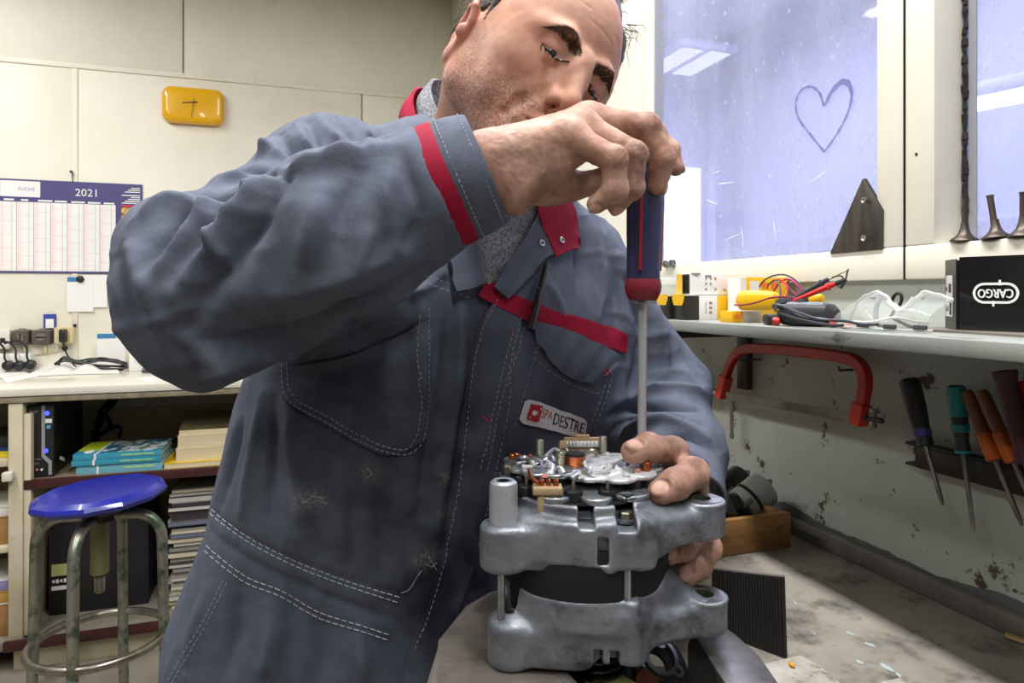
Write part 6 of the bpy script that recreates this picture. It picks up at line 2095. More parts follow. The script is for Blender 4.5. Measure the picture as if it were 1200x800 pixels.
def build_hand(parts_, fingers, h=.0013, seed=0):
    s = SD()
    for q in parts_:
        s.cap(*q)
    hd = Hand()
    for f in fingers:
        finger(hd, *f)
    # one distance field per finger so that neighbours stay apart, each joined softly to the palm
    for f in hd.fing:
        if f[0] == 'cap':
            s.cap(f[1], f[2], f[3], f[4], f[5])
        else:
            s.ell(f[1], (f[2],)*3, k=f[3])
    for c, d, n, r in hd.nails:        # nail bed: a shallow flat with a raised plate
        M = np.array([np.cross(d, n), d, n])
        s.ell(c+n*r*1.02-d*r*.1, (r*.66, r*.82, r*.30), rot=M, k=.0012, op='s')
        s.ell(c+n*r*.60-d*r*.06, (r*.60, r*.76, r*.40), rot=M, k=.0005)
    V, F = s.mesh(h)
    N = vnormals(V, F)
    V = V+N*(vnoise(V, 150, seed)*.00035+vnoise(V, 330, seed+1)*.0002)[:, None]
    grime = np.clip(.30+.42*vnoise(V, 45, seed+3), 0, .75)
    for c, d, bis, r in hd.creases:    # knuckle wrinkles across the back of each joint
        d = d/np.linalg.norm(d)
        t = (V-c)@d
        rr = np.linalg.norm(V-c, axis=1)
        near = np.exp(-(rr/(r*1.5))**4)
        back = .35+.65*np.clip(((V-c)@bis)/r, 0, 1) if np.linalg.norm(bis) > 0 else .5
        V = V-N*(near*back*.00055*np.cos(np.clip(t/(r*.30), -6, 6)*PI)**2)[:, None]
        grime = np.clip(grime+near*.28, 0, .9)
    nail = np.zeros(len(V))
    for c, d, n, r in hd.nails:
        q = V-c
        u, v, w = q@np.cross(d, n), q@d, q@n
        m = np.clip(1.5*(1.15-((u/(r*.60))**2+((v+r*.06)/(r*.76))**2)), 0, 1)*(w > r*.5)
        nail = np.maximum(nail, m)
        edge = np.exp(-((((u/(r*.64))**2+((v+r*.06)/(r*.80))**2)-1)/.22)**2)*(w > r*.2)
        grime = np.clip(np.where(m > .4, grime*.25, grime)+edge*.55, 0, .9)
    return V, F, grime, nail

WR = C(572, 199, .605)
FA0 = C(225, 345, .60)
MCP = [C(668, 160, .580), C(680, 147, .603), C(689, 140, .630), C(694, 143, .655)]
palmR = [(WR-(WR-FA0)*-.0, FA0+(WR-FA0)*.80, .029, .031, .01),
         (WR+np.array([0, -.008, .004]), MCP[0], .024, .0145, .016), (WR+np.array([0, -.002, .005]), MCP[1], .022, .0150, .016),
         (WR+np.array([0, .006, .007]), MCP[2], .022, .0150, .016), (WR+np.array([0, .014, .005]), MCP[3], .021, .0145, .016),
         (C(602, 224, .592), C(656, 190, .585), .021, .014, .018), (C(598, 216, .625), C(655, 214, .648), .020, .0165, .018),
         (C(640, 190, .61), C(672, 176, .62), .018, .014, .02)]
fingR = [([MCP[0], C(719, 187, .566), C(721, 222, .568), C(699, 239, .577)], [.0128, .0108, .0100, .0082], (-.1, -.8, -.5)),
         ([MCP[1], C(742, 181, .592), C(740, 219, .597), C(722, 240, .610)], [.0134, .0116, .0106, .0088], (.5, -.8, 0)),
         ([MCP[2], C(758, 149, .626), C(776, 186, .626), C(771, 217, .632)], [.0140, .0122, .0114, .0094], (.9, -.3, 0)),
         ([MCP[3], C(765, 156, .660), C(783, 178, .656), C(792, 196, .654)], [.0136, .0118, .0104, .0084], (.9, .2, 0.3)),
         ([C(640, 220, .640), C(672, 218, .650), C(706, 212, .655), C(735, 200, .640)], [.0165, .0130, .0120, .0095], (0, -.6, -.6))]
RV, RF, RG, RN = build_hand(palmR, fingR, .0013, 5)

LW = C(808, 604, .775)
LM = [C(798, 563, .678), C(813, 588, .674), C(819, 614, .668), C(820, 638, .664)]
LE = np.array([.228, 1.0, -.142])
palmL = [(LW, LE+(LW-LE)*.75, .029, .031, .01)]+[(LW+np.array([-.004, -.01, .012-.010*i]), LM[i], .022, .0145, .016) for i in range(4)]
palmL += [(LW+np.array([-.012, -.01, .0]), C(800, 590, .70), .022, .017, .02)]
fingL = [([LM[0], C(788, 529, .612), C(760, 525, .596), C(742, 529, .585)], [.0140, .0128, .0122, .0104], (-.35, -.75, .75)),
         ([LM[1], C(812, 555, .588), C(791, 567, .568), C(774, 577, .562)], [.0142, .0132, .0126, .0108], (-.30, -.80, .65)),
         ([LM[2], C(816, 631, .604), C(798, 640, .586), C(782, 648, .578)], [.0138, .0122, .0116, .0098], (-.55, -.80, .10)),
         ([LM[3], C(829, 643, .610), C(818, 662, .594), C(804, 676, .586)], [.0134, .0116, .0110, .0094], (-.50, -.80, .20)),
         ([C(800, 606, .72), C(785, 600, .70), C(770, 598, .690), C(752, 598, .68)], [.016, .013, .012, .010], None)]
LV, LF, LG, LN = build_hand(palmL, fingL, .0013, 9)

# trunk and arms under the clothes, so that the body is one figure
s = SD()
flat = (FRT, .68)
s.cap((-.075, .885, .08), (-.085, .865, -.07), .135, .155, .05, flat=flat)
s.cap((-.085, .865, -.07), (-.18, .825, -.42), .155, .165, .05, flat=flat)
s.cap((-.07, .895, .12), (-.060, .880, .17), .05, .05, .03)
RS, RE, LS = np.array([-.212, .800, .145]), np.array([-.280, .605, .000]), np.array([.088, .955, .040])
s.cap(RS, RE, .045, .040, .03); s.cap(RE, FA0+(WR-FA0)*.84, .040, .030, .02)
s.cap(LS, LE, .045, .040, .03); s.cap(LE, LE+(LW-LE)*.82, .040, .030, .02)
s.cap((-.10, .90, .09), RS, .06, .045, .03); s.cap((-.05, .90, .09), LS, .06, .045, .03)
for q in (1, -1):
    hip = np.array([-.18, .83, -.42])+LAT*.085*q
    knee = hip+np.array([.02, .02, -.38])
    ank = np.array([-.17, .90, .095-CAM_Z])+LAT*.13*q
    s.cap(hip, knee, .080, .055, .03); s.cap(knee, ank, .052, .036, .02)
TV, TF = s.mesh(.007)
off = 0
VV, FF, at_ = [], [], {k: [] for k in ('stubble', 'tint', 'grime', 'nail')}
mi = []
for v, f, d, m in ((HV, HF, dict(stubble=HST, tint=HTI), 0), (RV, RF, dict(grime=RG, nail=RN), 1), (LV, LF, dict(grime=LG, nail=LN), 1), (TV, TF, {}, 0)):
    VV.append(v); FF.append(f+off); off += len(v); mi.append(np.full(len(f), m))
    for k in at_:
        at_[k].append(d.get(k, np.zeros(len(v))))
PV, PF = c2w(np.concatenate(VV)), np.concatenate(FF)
pl = Vector(person.location)
me = bpy.data.meshes.new('body')
me.from_pydata((PV-np.array(pl)).tolist(), [], PF.tolist())
finish(me, [m_skin, m_hand], True, None)
me.polygons.foreach_set('material_index', np.concatenate(mi).astype(np.int32))
for k, v in at_.items():
    a = me.attributes.new(k, 'FLOAT', 'POINT')
    a.data.foreach_set('value', np.concatenate(v).astype(np.float32))
body = bpy.data.objects.new('body', me)
COL.objects.link(body); body.parent = person

# eyes, lashes, brows
m_brow = mat('brow_hair', (84, 66, 56), .6)
m_eye = mat('eye_white', (160, 144, 136), .15)
m_iris = mat('dark_iris', (42, 28, 22), .1)
m_hair = mat('dark_hair', (50, 42, 38), .5, col2=(104, 96, 90), scale=120, mixlo=.5, mixhi=.75)
def hstrand(g, pts, r, n=4):
    k = len(pts)
    g.tube([Vector(c2w(H2(p))) for p in pts], [r*(1-.75*i/(k-1)) for i in range(k)], n)
hbv = bvhtree.BVHTree.FromPolygons([tuple(v) for v in toH(HV)], [tuple(f) for f in HF])
def face_pt(x, z):                 # where the face is, straight in from the front
    r = hbv.ray_cast(Vector((x, .2, z)), Vector((0, -1, 0)))
    return np.array(r[0]) if r[0] is not None else np.array((x, .08, z))
for q in (1, -1):
    ec = np.array([q*.0315, .0780, .0085])
    gz = np.array([q*-.02, .86, -.50]); gz /= np.linalg.norm(gz)
    w0 = Vector(c2w(H2(ec))); wd = Vector(c2w(H2(ec+gz)))-w0
    e = part('eye', G().lathe([(0, -.0135)]+[(.0135*math.sin(PI-a*PI/12), .0135*math.cos(PI-a*PI/12)) for a in range(1, 12)]+[(0, .0135)], w0, wd, 20), m_eye, person, ang=0)
    part('iris', G().lathe([(0, .0140), (.004, .0136), (.0072, .0120), (.0068, .0105), (0, .0105)], w0, wd, 20), m_iris, e, ang=0)
    g = G()
    random.seed(3)
    Lc = [face_pt(p.x, p.z) for p in spline([Vector(p) for p in ((q*.0440, 0, .0056), (q*.039, 0, .0040), (q*.032, 0, .0026), (q*.023, 0, .0040), (q*.0165, 0, .0072))], 12)]
    for p in Lc:
        hstrand(g, [p+np.array((0, -.001, .0006)), p+np.array((q*.0012, .0026, -.0016)), p+np.array((q*.0025, .0058, -.0024+random.uniform(-.001, .001)))], .00042, 3)
    g.tube([Vector(c2w(H2(p+np.array((0, -.0001, .0004))))) for p in Lc], [.0004]+[.0008]*(len(Lc)-2)+[.0004], 6)
    part('eyelashes', g, m_iris, person, kind='stuff')
    g = G()
    random.seed(10+q)
    bp = spline([Vector(p) for p in ((q*.0085, 0, .0175), (q*.018, 0, .0225), (q*.029, 0, .0262), (q*.039, 0, .0265), (q*.0480, 0, .0228))], 12)
    nb_ = len(bp)
    for k in range(330):
        t = random.random()**.85
        i = min(int(t*(nb_-1)), nb_-2)
        d2 = (bp[i+1]-bp[i]).normalized()
        wv = .0056 if t < .6 else .0056*(1-(t-.6)*1.5)
        o_ = random.uniform(-1, 1)
        p = face_pt(bp[i].x, bp[i].z+o_*wv)
        l = random.uniform(.006, .010)
        up = .75-.9*t-o_*.35
        e1 = face_pt(p[0]+d2.x*l*.5, p[2]+(d2.z+up)*l*.5); e2 = face_pt(p[0]+d2.x*l, p[2]+(d2.z+up*.8)*l)
        hstrand(g, [p+np.array((0, -.0006, 0)), e1+np.array((0, .0012, 0)), e2+np.array((0, .0006, 0))], .00028, 3)
    part('eyebrow', g, m_brow, person, kind='stuff')
# stubble: short bristles on the jaw, lip and chin
random.seed(6)
g = G()
hN = vnormals(HV, HF)
cand = np.nonzero(HST > .30)[0]
rs = np.random.RandomState(4)
for i in rs.choice(cand, min(5200, len(cand)), replace=False):
    if rs.rand() > HST[i]*1.25: continue
    p, n = HV[i], hN[i]
    d = n*.0011+HR@np.array((0, .25, -.9))*.0010+rs.randn(3)*.00035
    a, b = Vector(c2w(p-n*.0003)), Vector(c2w(p+d))
    x_, y_, z_ = frame_of(b-a)
    r_ = .00016
    v3 = [g.bm.verts.new(a+x_*r_), g.bm.verts.new(a-x_*r_*.5+y_*r_*.87), g.bm.verts.new(a-x_*r_*.5-y_*r_*.87)]
    t_ = g.bm.verts.new(b)
    for k in range(3): g.bm.faces.new((v3[k], v3[(k+1) % 3], t_))
part('stubble', g, m_hair, person, kind='stuff')

# hair: a cap of locks over the skull
s = SD()
s.ell((0, -.022, .060), (.083, .100, .090), k=.01)
s.cap((.074, .014, .036), (.0745, .012, .012), .0075, .0055, .01); s.cap((-.074, .014, .036), (-.0745, .012, .012), .0075, .0055, .01)
s.cap((.052, -.055, -.0), (.035, -.070, -.015), .020, .012, .02); s.cap((-.052, -.055, -.0), (-.035, -.070, -.015), .020, .012, .02)
s.ell((-.058, .034, .062), (.021, .020, .040), k=.01)
s.ell((0, .085, .045), (.066, .055, .052), k=.008, op='s')
for q in (1, -1):
    s.ell((q*.062, .062 if q > 0 else .070, .020), (.026, .040, .040), k=.006, op='s')
    s.ell((q*.085, -.012, -.008), (.016, .026, .036), k=.004, op='s')
V, F = s.mesh(.0026)
x, y, z = V.T
N = vnormals(V, F)
V = V+N*(np.sin(np.arctan2(x, z-.0)*90+vnoise(V, 30, 3)*5)*.0004+vnoise(V, 60, 4)*.0016)[:, None]
ymax = np.where(z < .060, .026, .026+(z-.060)*1.5)+np.where(x < 0, .026, 0)*(z > .015)
keep = y < ymax
hair = mesh_part('hair', c2w(H2(V)), F[keep[F].all(1)], m_hair, person)
g = G()
random.seed(77)
def skull(th, ph, r=1.0):
    return np.array((.082*math.sin(th)*math.cos(ph)*r, -.022+.099*math.sin(th)*math.sin(ph)*r, .060+.089*math.cos(th)*r))
for k in range(900):
    side_ = random.choice((1, -1))
    mode = random.random()
    if mode < .42:                 # temples and sideburns combed back
        p = np.array((side_*random.uniform(.062, .074), random.uniform(.004, .034), random.uniform(-.006, .085)))
        n = np.array((p[0]/.083**2, (p[1]+.022)/.1**2, (p[2]-.06)/.09**2)); n /= np.linalg.norm(n)
        rr = (p[0]/.081)**2+((p[1]+.022)/.098)**2+((p[2]-.06)/.088)**2
        p = np.array((p[0], p[1]+.022, p[2]-.06))/math.sqrt(max(rr, .3)); p = p+np.array((0, -.022, .06))
        if p[1] > .045: continue
        d = np.array((side_*.1, -.85, -.45+.5*random.random()))
    elif mode < .80:               # fringe at the hairline
        ph = random.uniform(.28, 2.86); th = random.uniform(.42, .80)
        p = skull(th, ph); n = p-np.array((0, -.022, .06)); n /= np.linalg.norm(n)
        d = np.array((random.uniform(-.5, .5), random.uniform(-.2, .55), random.uniform(-.1, .3)))
    else:
        ph = random.uniform(3.3, 6.1); th = random.uniform(.9, 2.1)
        p = skull(th, ph); n = p-np.array((0, -.022, .06)); n /= np.linalg.norm(n)
        d = np.array((random.uniform(-.2, .2), -.2, -.9))
    l = random.uniform(.014, .032)
    q1 = p+d*l*.5+n*l*.18
    q2 = p+d*l+n*l*random.uniform(.0, .22)
    if max(p[1], q1[1], q2[1]) > .030 and min(p[2], q1[2], q2[2]) < .085 and abs(p[0]) < .078: continue
    hstrand(g, [p-n*.002, q1, q2], .00055, 3)
# loose locks at his left temple, standing off the forehead
for k in range(46):
    p = np.array((-.060-random.random()*.012, .030-random.random()*.03, .070+random.random()*.05))
    d = np.array((-.35+random.uniform(-.3, .3), .55+random.uniform(-.4, .4), -.25+random.uniform(-.5, .4)))
    l = random.uniform(.018, .040)
    c_ = np.array((random.uniform(-.3, .3), random.uniform(-.3, .3), -.5))*l*.5
    hstrand(g, [p, p+d*l*.4+np.array((-.004, .003, .004)), p+d*l*.8+c_*.4, p+d*l+c_], .0005, 3)
part('hair_strands', g, m_hair, person, kind='stuff')

# ------------------------------------------------------------------ coverall
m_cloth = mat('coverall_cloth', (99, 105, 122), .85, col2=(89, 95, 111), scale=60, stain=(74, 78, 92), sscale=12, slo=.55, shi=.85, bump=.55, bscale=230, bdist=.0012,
              attr=('grease_shade', (26, 28, 38), 0), attr2=('fade', (158, 154, 148), 240), spec=.2)
m_redcl = mat('red_cloth', (160, 24, 56), .8, col2=(136, 18, 46), scale=30, bump=.3, bscale=900, bdist=.0006, spec=.2)
m_greyk = mat('grey_marl_jersey', (150, 152, 158), .9, col2=(104, 106, 112), scale=330, mixlo=.42, mixhi=.6, bump=.4, bscale=500, bdist=.0008, spec=.1)
m_thread = mat('pale_thread', (172, 175, 186), .8)
m_metal = mat('snap_metal', (200, 200, 200), .25, .9)
flat = (FRT, .66)
s = SD()
s.cap((-.072, .885, .060), (-.088, .862, -.07), .172, .190, .05, flat=flat)
s.cap((-.088, .862, -.07), (-.128, .842, -.20), .184, .192, .06, flat=flat)
s.cap((-.128, .842, -.20), (-.185, .826, -.42), .192, .198, .06, flat=flat)
s.cap((-.185, .826, -.42), (-.185, .830, -.50), .202, .200, .05, flat=flat)
# shoulders
s.cap((-.105, .905, .114), RS+np.array([0, 0, -.004]), .056, .056, .03)
s.cap((-.035, .915, .105), LS, .060, .064, .035)
s.ell(RS+np.array([-.012, -.015, -.012]), (.058, .066, .054), k=.03)
# right arm
s.cap(RS+np.array([0, 0, -.006]), RE+np.array([.004, .0, .004]), .060, .065, .03)
s.cap(RE+np.array([.010, .0, .006]), C(400, 276, .598), .066, .069, .025)
s.cap(C(400, 276, .598), C(500, 226, .600), .070, .056, .03)
s.cap(C(500, 226, .600), C(518, 218, .601), .0545, .0535, .012)
s.ell(C(244, 402, .60), (.050, .045, .032), k=.03)
s.cap(C(226, 404, .60), C(238, 434, .60), .016, .008, .03)
s.ell(C(204, 290, .62), (.045, .055, .045), k=.02)
s.cap((-.15, .83, .02), RE+np.array([.09, .06, .01]), .07, .055, .05)
s.half(C(518, 218, .601), C(565, 198, .600)-C(500, 226, .600), .002)
# left arm
s.cap(LS, LE+np.array([-.006, 0, .008]), .066, .058, .03)
s.cap(LE+np.array([-.006, 0, 0]), LE+(LW-LE)*.55, .058, .052, .03)
s.cap(LE+(LW-LE)*.55, LE+(LW-LE)*.86, .050, .044, .03)
s.ell(C(800, 462, .97), (.030, .04, .022), k=.016)
LCd = (LW-LE)/np.linalg.norm(LW-LE)
s.half(LE+(LW-LE)*.86, LCd, .002)
s.cap((.02, .90, -.05), LE+np.array([-.10, -.03, -.03]), .10, .05, .05)
CV, CF = s.mesh(.0034)
CV = smooth(CV, CF, 2)
CN = vnormals(CV, CF)

# folds and seams are modelled as ridges (+) and valleys (-) along lines that lie on the cloth
def bvh_of(V, F):
    return bvhtree.BVHTree.FromPolygons([tuple(v) for v in V], [tuple(f) for f in F])
bv = bvh_of(CV, CF)
def on_sleeve(p):                  # on the raised arm?
    for a, b in ((RE, C(518, 218, .601)), (RE, RS*.75+RE*.25)):
        t = np.clip((p-a)@(b-a)/((b-a)@(b-a)), 0, 1)
        if np.linalg.norm(p-a-t*(b-a)) < .098: return True
    return False
DMIN = 0                           # 1: look past the raised arm
def hit(px, py, tree=None):
    d = Vector(((px-600)/FPX, 1, (HOR-py)/FPX))
    o_ = Vector((0, 0, 0)); d.normalize()
    for _ in range(6):
        r = (tree or bv).ray_cast(o_, d)
        if r[0] is None or not DMIN or not on_sleeve(np.array(r[0])): break
        o_ = Vector(r[0])+d*.002
    return (None, None) if r[0] is None else (np.array(r[0]), np.array(r[1]))
def pxline(pts, step=5):
    P = spline([Vector((p[0], p[1], 0)) for p in pts], 12)
    out = [P[0]]
    for p in P[1:]:
        if (p-out[-1]).length >= step:
            out.append(p)
    if (P[-1]-out[-1]).length > .5: out.append(P[-1])
    return out
STROKES = [  # (line, width in mm, height in mm)
    # shoulder of the raised arm
    ([(300, 131), (322, 150), (345, 188)], 9, -7), ([(286, 142), (306, 160), (330, 192)], 10, 6), ([(338, 128), (352, 152), (362, 186)], 9, 6),
    ([(352, 130), (368, 160), (376, 188)], 8, -6), ([(368, 130), (388, 160), (402, 182)], 9, 5), ([(386, 132), (408, 160), (424, 180)], 8, -5),
    ([(408, 134), (424, 152), (438, 172)], 8, 5), ([(430, 138), (440, 150), (448, 166)], 7, -4), ([(262, 176), (290, 172), (318, 182)], 9, 6),
    ([(250, 200), (280, 199), (312, 203), (340, 208)], 8, -9), ([(190, 212), (225, 206), (262, 213), (300, 222)], 11, 8),
    ([(178, 232), (215, 226), (250, 234), (285, 230)], 8, -6), ([(160, 262), (196, 244), (238, 246), (262, 240)], 11, 6),
    ([(318, 206), (296, 232), (262, 268), (226, 312), (204, 344)], 13, 8), ([(300, 214), (272, 244), (238, 282), (206, 326)], 9, -7),
    ([(334, 214), (312, 250), (284, 290), (250, 340), (222, 380)], 12, -7), ([(262, 232), (232, 258), (200, 296), (176, 332)], 9, 5),
    ([(240, 244), (205, 274), (172, 312)], 8, -5), ([(150, 280), (162, 320), (180, 372)], 12, 4), ([(140, 300), (150, 350), (176, 402)], 9, -4),
    ([(248, 258), (254, 290), (268, 316)], 7, 4), ([(236, 270), (243, 296), (252, 318)], 6, -3),
    # forearm of the raised arm
    ([(330, 206), (372, 192), (416, 184), (452, 176)], 14, 7), ([(380, 226), (372, 254), (360, 290), (352, 318)], 15, 6), ([(420, 206), (404, 240), (396, 280)], 12, -4),
    ([(462, 196), (452, 226), (452, 262)], 11, 4), ([(440, 260), (424, 290), (414, 318)], 12, 4), ([(236, 400), (280, 398), (330, 388), (384, 370), (430, 352)], 12, -6),
    ([(228, 424), (276, 418), (330, 408), (384, 388)], 11, 5), ([(330, 344), (372, 334), (420, 316), (468, 296)], 16, 4), ([(380, 372), (420, 356), (462, 334), (496, 312)], 9, -5),
    ([(236, 446), (252, 430), (280, 424)], 7, 5), ([(206, 404), (226, 424), (240, 444)], 8, -4), ([(300, 300), (290, 336), (300, 366)], 14, 4),
    ([(490, 250), (480, 280), (470, 300)], 9, -3), ([(470, 180), (480, 214), (492, 246)], 7, -3),
    # left chest, shoulder and arm
    ([(690, 252), (700, 290), (704, 340), (700, 372)], 13, 5), ([(672, 270), (678, 310), (676, 350)], 11, -4), ([(712, 282), (722, 330), (722, 372)], 10, -4),
    ([(640, 330), (652, 350), (660, 372)], 9, 4), ([(736, 330), (752, 380), (748, 430), (736, 470)], 14, -9), ([(762, 350), (776, 400), (780, 440)], 12, 6),
    ([(716, 486), (748, 478), (780, 476), (820, 480)], 8, -9), ([(724, 470), (764, 460), (800, 460), (826, 464)], 10, 7), ([(720, 516), (748, 500), (782, 494), (826, 516)], 9, 7),
    ([(716, 506), (744, 490), (780, 485), (822, 500)], 6, -6), ([(782, 512), (808, 520), (832, 540)], 8, -5), ([(790, 530), (816, 540), (838, 566)], 8, 5),
    ([(814, 560), (830, 584), (846, 612)], 7, -4), ([(800, 430), (812, 450), (826, 462)], 8, 4),
    # trunk
    ([(262, 470), (256, 520), (246, 580), (236, 612)], 12, 5), ([(284, 460), (276, 520), (262, 590)], 10, -5), ([(306, 466), (300, 520), (286, 600)], 11, 5),
    ([(338, 470), (344, 530), (352, 590), (352, 628)], 12, 5), ([(322, 470), (322, 530), (318, 600)], 10, -4), ([(382, 520), (376, 560), (372, 600), (378, 646)], 12, -4),
    ([(404, 560), (400, 600), (404, 650)], 11, 4), ([(440, 560), (446, 610), (450, 670)], 12, -4), ([(520, 330), (512, 420), (500, 520), (492, 600)], 10, -6),
    ([(540, 340), (536, 430), (524, 520), (510, 620)], 11, 5), ([(492, 340), (492, 420), (486, 480)], 10, 4), ([(556, 360), (552, 440), (536, 540), (520, 640)], 8, -6),
    ([(602, 390), (590, 450), (574, 520)], 9, 4), ([(244, 690), (230, 740), (222, 790)], 13, 5), ([(280, 690), (276, 740), (262, 800)], 14, -5), ([(320, 710), (316, 760), (300, 800)], 15, 5),
    ([(372, 720), (380, 770), (376, 800)], 14, -4), ([(420, 740), (428, 800)], 12, 4), ([(230, 610), (300, 660), (400, 706), (468, 728)], 6, -2), ([(242, 592), (300, 636), (400, 678), (472, 698)], 5, -2),
    ([(400, 350), (440, 400), (500, 380)], 14, -5), ([(460, 350), (500, 336), (520, 320)], 8, 4), ([(350, 440), (420, 430), (480, 400)], 12, -3),
]
def displace(V, N, strokes):
    D = np.zeros(len(V))
    for pts, w, h in strokes:
        P3 = [hit(p.x, p.y)[0] for p in pxline(pts, 6)]
        P3 = [p for p in P3 if p is not None]
        if len(P3) < 2: continue
        P3 = np.array(P3)
        w, h = w*.00066, h*.001*FOLD
        lo, hi = P3.min(0)-3*w, P3.max(0)+3*w
        ii = np.nonzero(((V > lo) & (V < hi)).all(1))[0]
        if not len(ii): continue
        Q = V[ii]
        seg = np.linalg.norm(np.diff(P3, axis=0), axis=1); cum = np.r_[0, np.cumsum(seg)]
        best = np.full(len(ii), 1e3); tt = np.zeros(len(ii))
        for k, (a, b) in enumerate(zip(P3, P3[1:])):
            d = b-a; dd = d@d
            if dd < 1e-10 or dd > .0025: continue
            t = np.clip((Q-a)@d/dd, 0, 1)
            r = np.linalg.norm(Q-a-t[:, None]*d, axis=1)
            m = r < best
            best[m] = r[m]; tt[m] = (cum[k]+t*seg[k])[m]
        env = np.sin(PI*np.clip(tt/cum[-1], .06, .94))**.6
        D[ii] += h*env*np.exp(-(best/w)**1.6)
    return D
FOLD = 2.1
D = displace(CV, CN, STROKES)
D += vnoise(CV*np.array([1, 1, .6]), 14, 21)*.0018+vnoise(CV, 34, 22)*.0014+vnoise(CV, 80, 23)*.0004
def seg_d(P, a, b):
    t = np.clip((P-a)@(b-a)/((b-a)@(b-a)), 0, 1)
    return np.linalg.norm(P-a-t[:, None]*(b-a), axis=1)
arm = np.maximum(np.exp(-(np.minimum(seg_d(CV, RS, RE), seg_d(CV, RE, RE*.5+C(500, 226, .6)*.5))/.10)**4), np.exp(-(np.minimum(seg_d(CV, LS, LE), seg_d(CV, LE, LW))/.09)**4))
rid = lambda s, sd: np.clip(1-np.abs(vnoise(CV*np.array(s), 1, sd))*2.2, 0, 1)**2
D += arm*(rid((9, 9, 26), 41)*.0040+rid((20, 20, 44), 42)*.0016)+(1-arm)*rid((24, 24, 7), 43)*.0022
CV = CV+CN*D[:, None]
CV = smooth(CV, CF, 1, .4)
bv = bvh_of(CV, CF)
# grease on the lower front and shade painted over chest and belly below the raised arm, rubbing has paled a few spots
GREASE_SHADE = [(hit(px, py)[0], r, a) for px, py, r, a in ((545, 640, .07, .85), (520, 560, .06, .75), (560, 560, .05, .7), (500, 700, .06, .9), (530, 740, .06, .9), (560, 690, .06, .9), (600, 600, .05, .6),
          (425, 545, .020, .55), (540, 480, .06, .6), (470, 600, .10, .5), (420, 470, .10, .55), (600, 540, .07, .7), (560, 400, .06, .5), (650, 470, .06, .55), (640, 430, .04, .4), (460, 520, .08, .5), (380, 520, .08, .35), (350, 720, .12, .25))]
FADE = [(hit(px, py)[0], r, a) for px, py, r, a in ((356, 586, .010, 1.0), (368, 584, .010, 1.0), (378, 587, .007, .8), (432, 552, .010, .45), (440, 560, .006, .4), (525, 560, .01, .4), (497, 655, .012, .6), (520, 600, .01, .4))]
def soil_shade(P):
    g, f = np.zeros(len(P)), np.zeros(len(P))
    for c, r, a in GREASE_SHADE:
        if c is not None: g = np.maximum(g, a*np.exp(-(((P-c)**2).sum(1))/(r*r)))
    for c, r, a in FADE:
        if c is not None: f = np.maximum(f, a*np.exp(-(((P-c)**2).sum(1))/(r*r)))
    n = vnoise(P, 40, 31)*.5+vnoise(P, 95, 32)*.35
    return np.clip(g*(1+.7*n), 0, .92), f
grease_shade, fade = soil_shade(CV)
def soil_shade_part(o):                  # the same dirt and painted shade on the pieces sewn to the front
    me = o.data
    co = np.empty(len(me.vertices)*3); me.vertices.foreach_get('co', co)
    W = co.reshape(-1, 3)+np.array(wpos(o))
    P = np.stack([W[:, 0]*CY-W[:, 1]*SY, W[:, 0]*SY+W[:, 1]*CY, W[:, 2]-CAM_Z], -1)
    for k, v in zip(('grease_shade', 'fade'), soil_shade(P)):
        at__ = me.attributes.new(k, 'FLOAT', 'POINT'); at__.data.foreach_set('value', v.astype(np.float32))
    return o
# legs
s = SD()
for q in (1, -1):
    hip = np.array([-.185, .83, -.46])+LAT*.085*q
    knee = hip+np.array([.02, .02, -.34])
    ank = np.array([-.17, .90, .10-CAM_Z])+LAT*.13*q
    s.cap(hip, knee, .115, .090, .04); s.cap(knee, ank, .090, .082, .03)
    s.half(ank+np.array([0, 0, -.005]), (0, 0, -1))
GV, GF = s.mesh(.010)
me = bpy.data.meshes.new('coverall')
allV = np.concatenate([CV, GV]); allF = np.concatenate([CF, GF+len(CV)])
me.from_pydata((c2w(allV)-np.array(pl)).tolist(), [], allF.tolist())
finish(me, m_cloth, True, None)
for k, v in (('grease_shade', grease_shade), ('fade', fade)):
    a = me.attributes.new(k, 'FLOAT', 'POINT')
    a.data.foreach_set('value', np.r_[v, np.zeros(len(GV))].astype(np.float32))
cov = bpy.data.objects.new('coverall', me)
COL.objects.link(cov); cov.parent = person
for q in (1, -1):
    ank = np.array([-.17, .90, .10-CAM_Z])+LAT*.13*q
    s = SD()
    s.cap(ank+np.array([0, 0, -.02]), ank+np.array([0, 0, -.05]), .05, .045, .03)
    s.cap(ank+np.array([0, 0, -.060]), ank+FRT*.13+np.array([0, 0, -.062]), .042, .036, .03)
    s.cap(ank+FRT*.05+np.array([0, 0, -.04]), ank-FRT*.04+np.array([0, 0, -.055]), .04, .04, .03)
    s.half(np.array([0, 0, .0005-CAM_Z]), (0, 0, -1))
    v, f = s.mesh(.006)
    mesh_part('shoe', c2w(v), f, m_black, person)

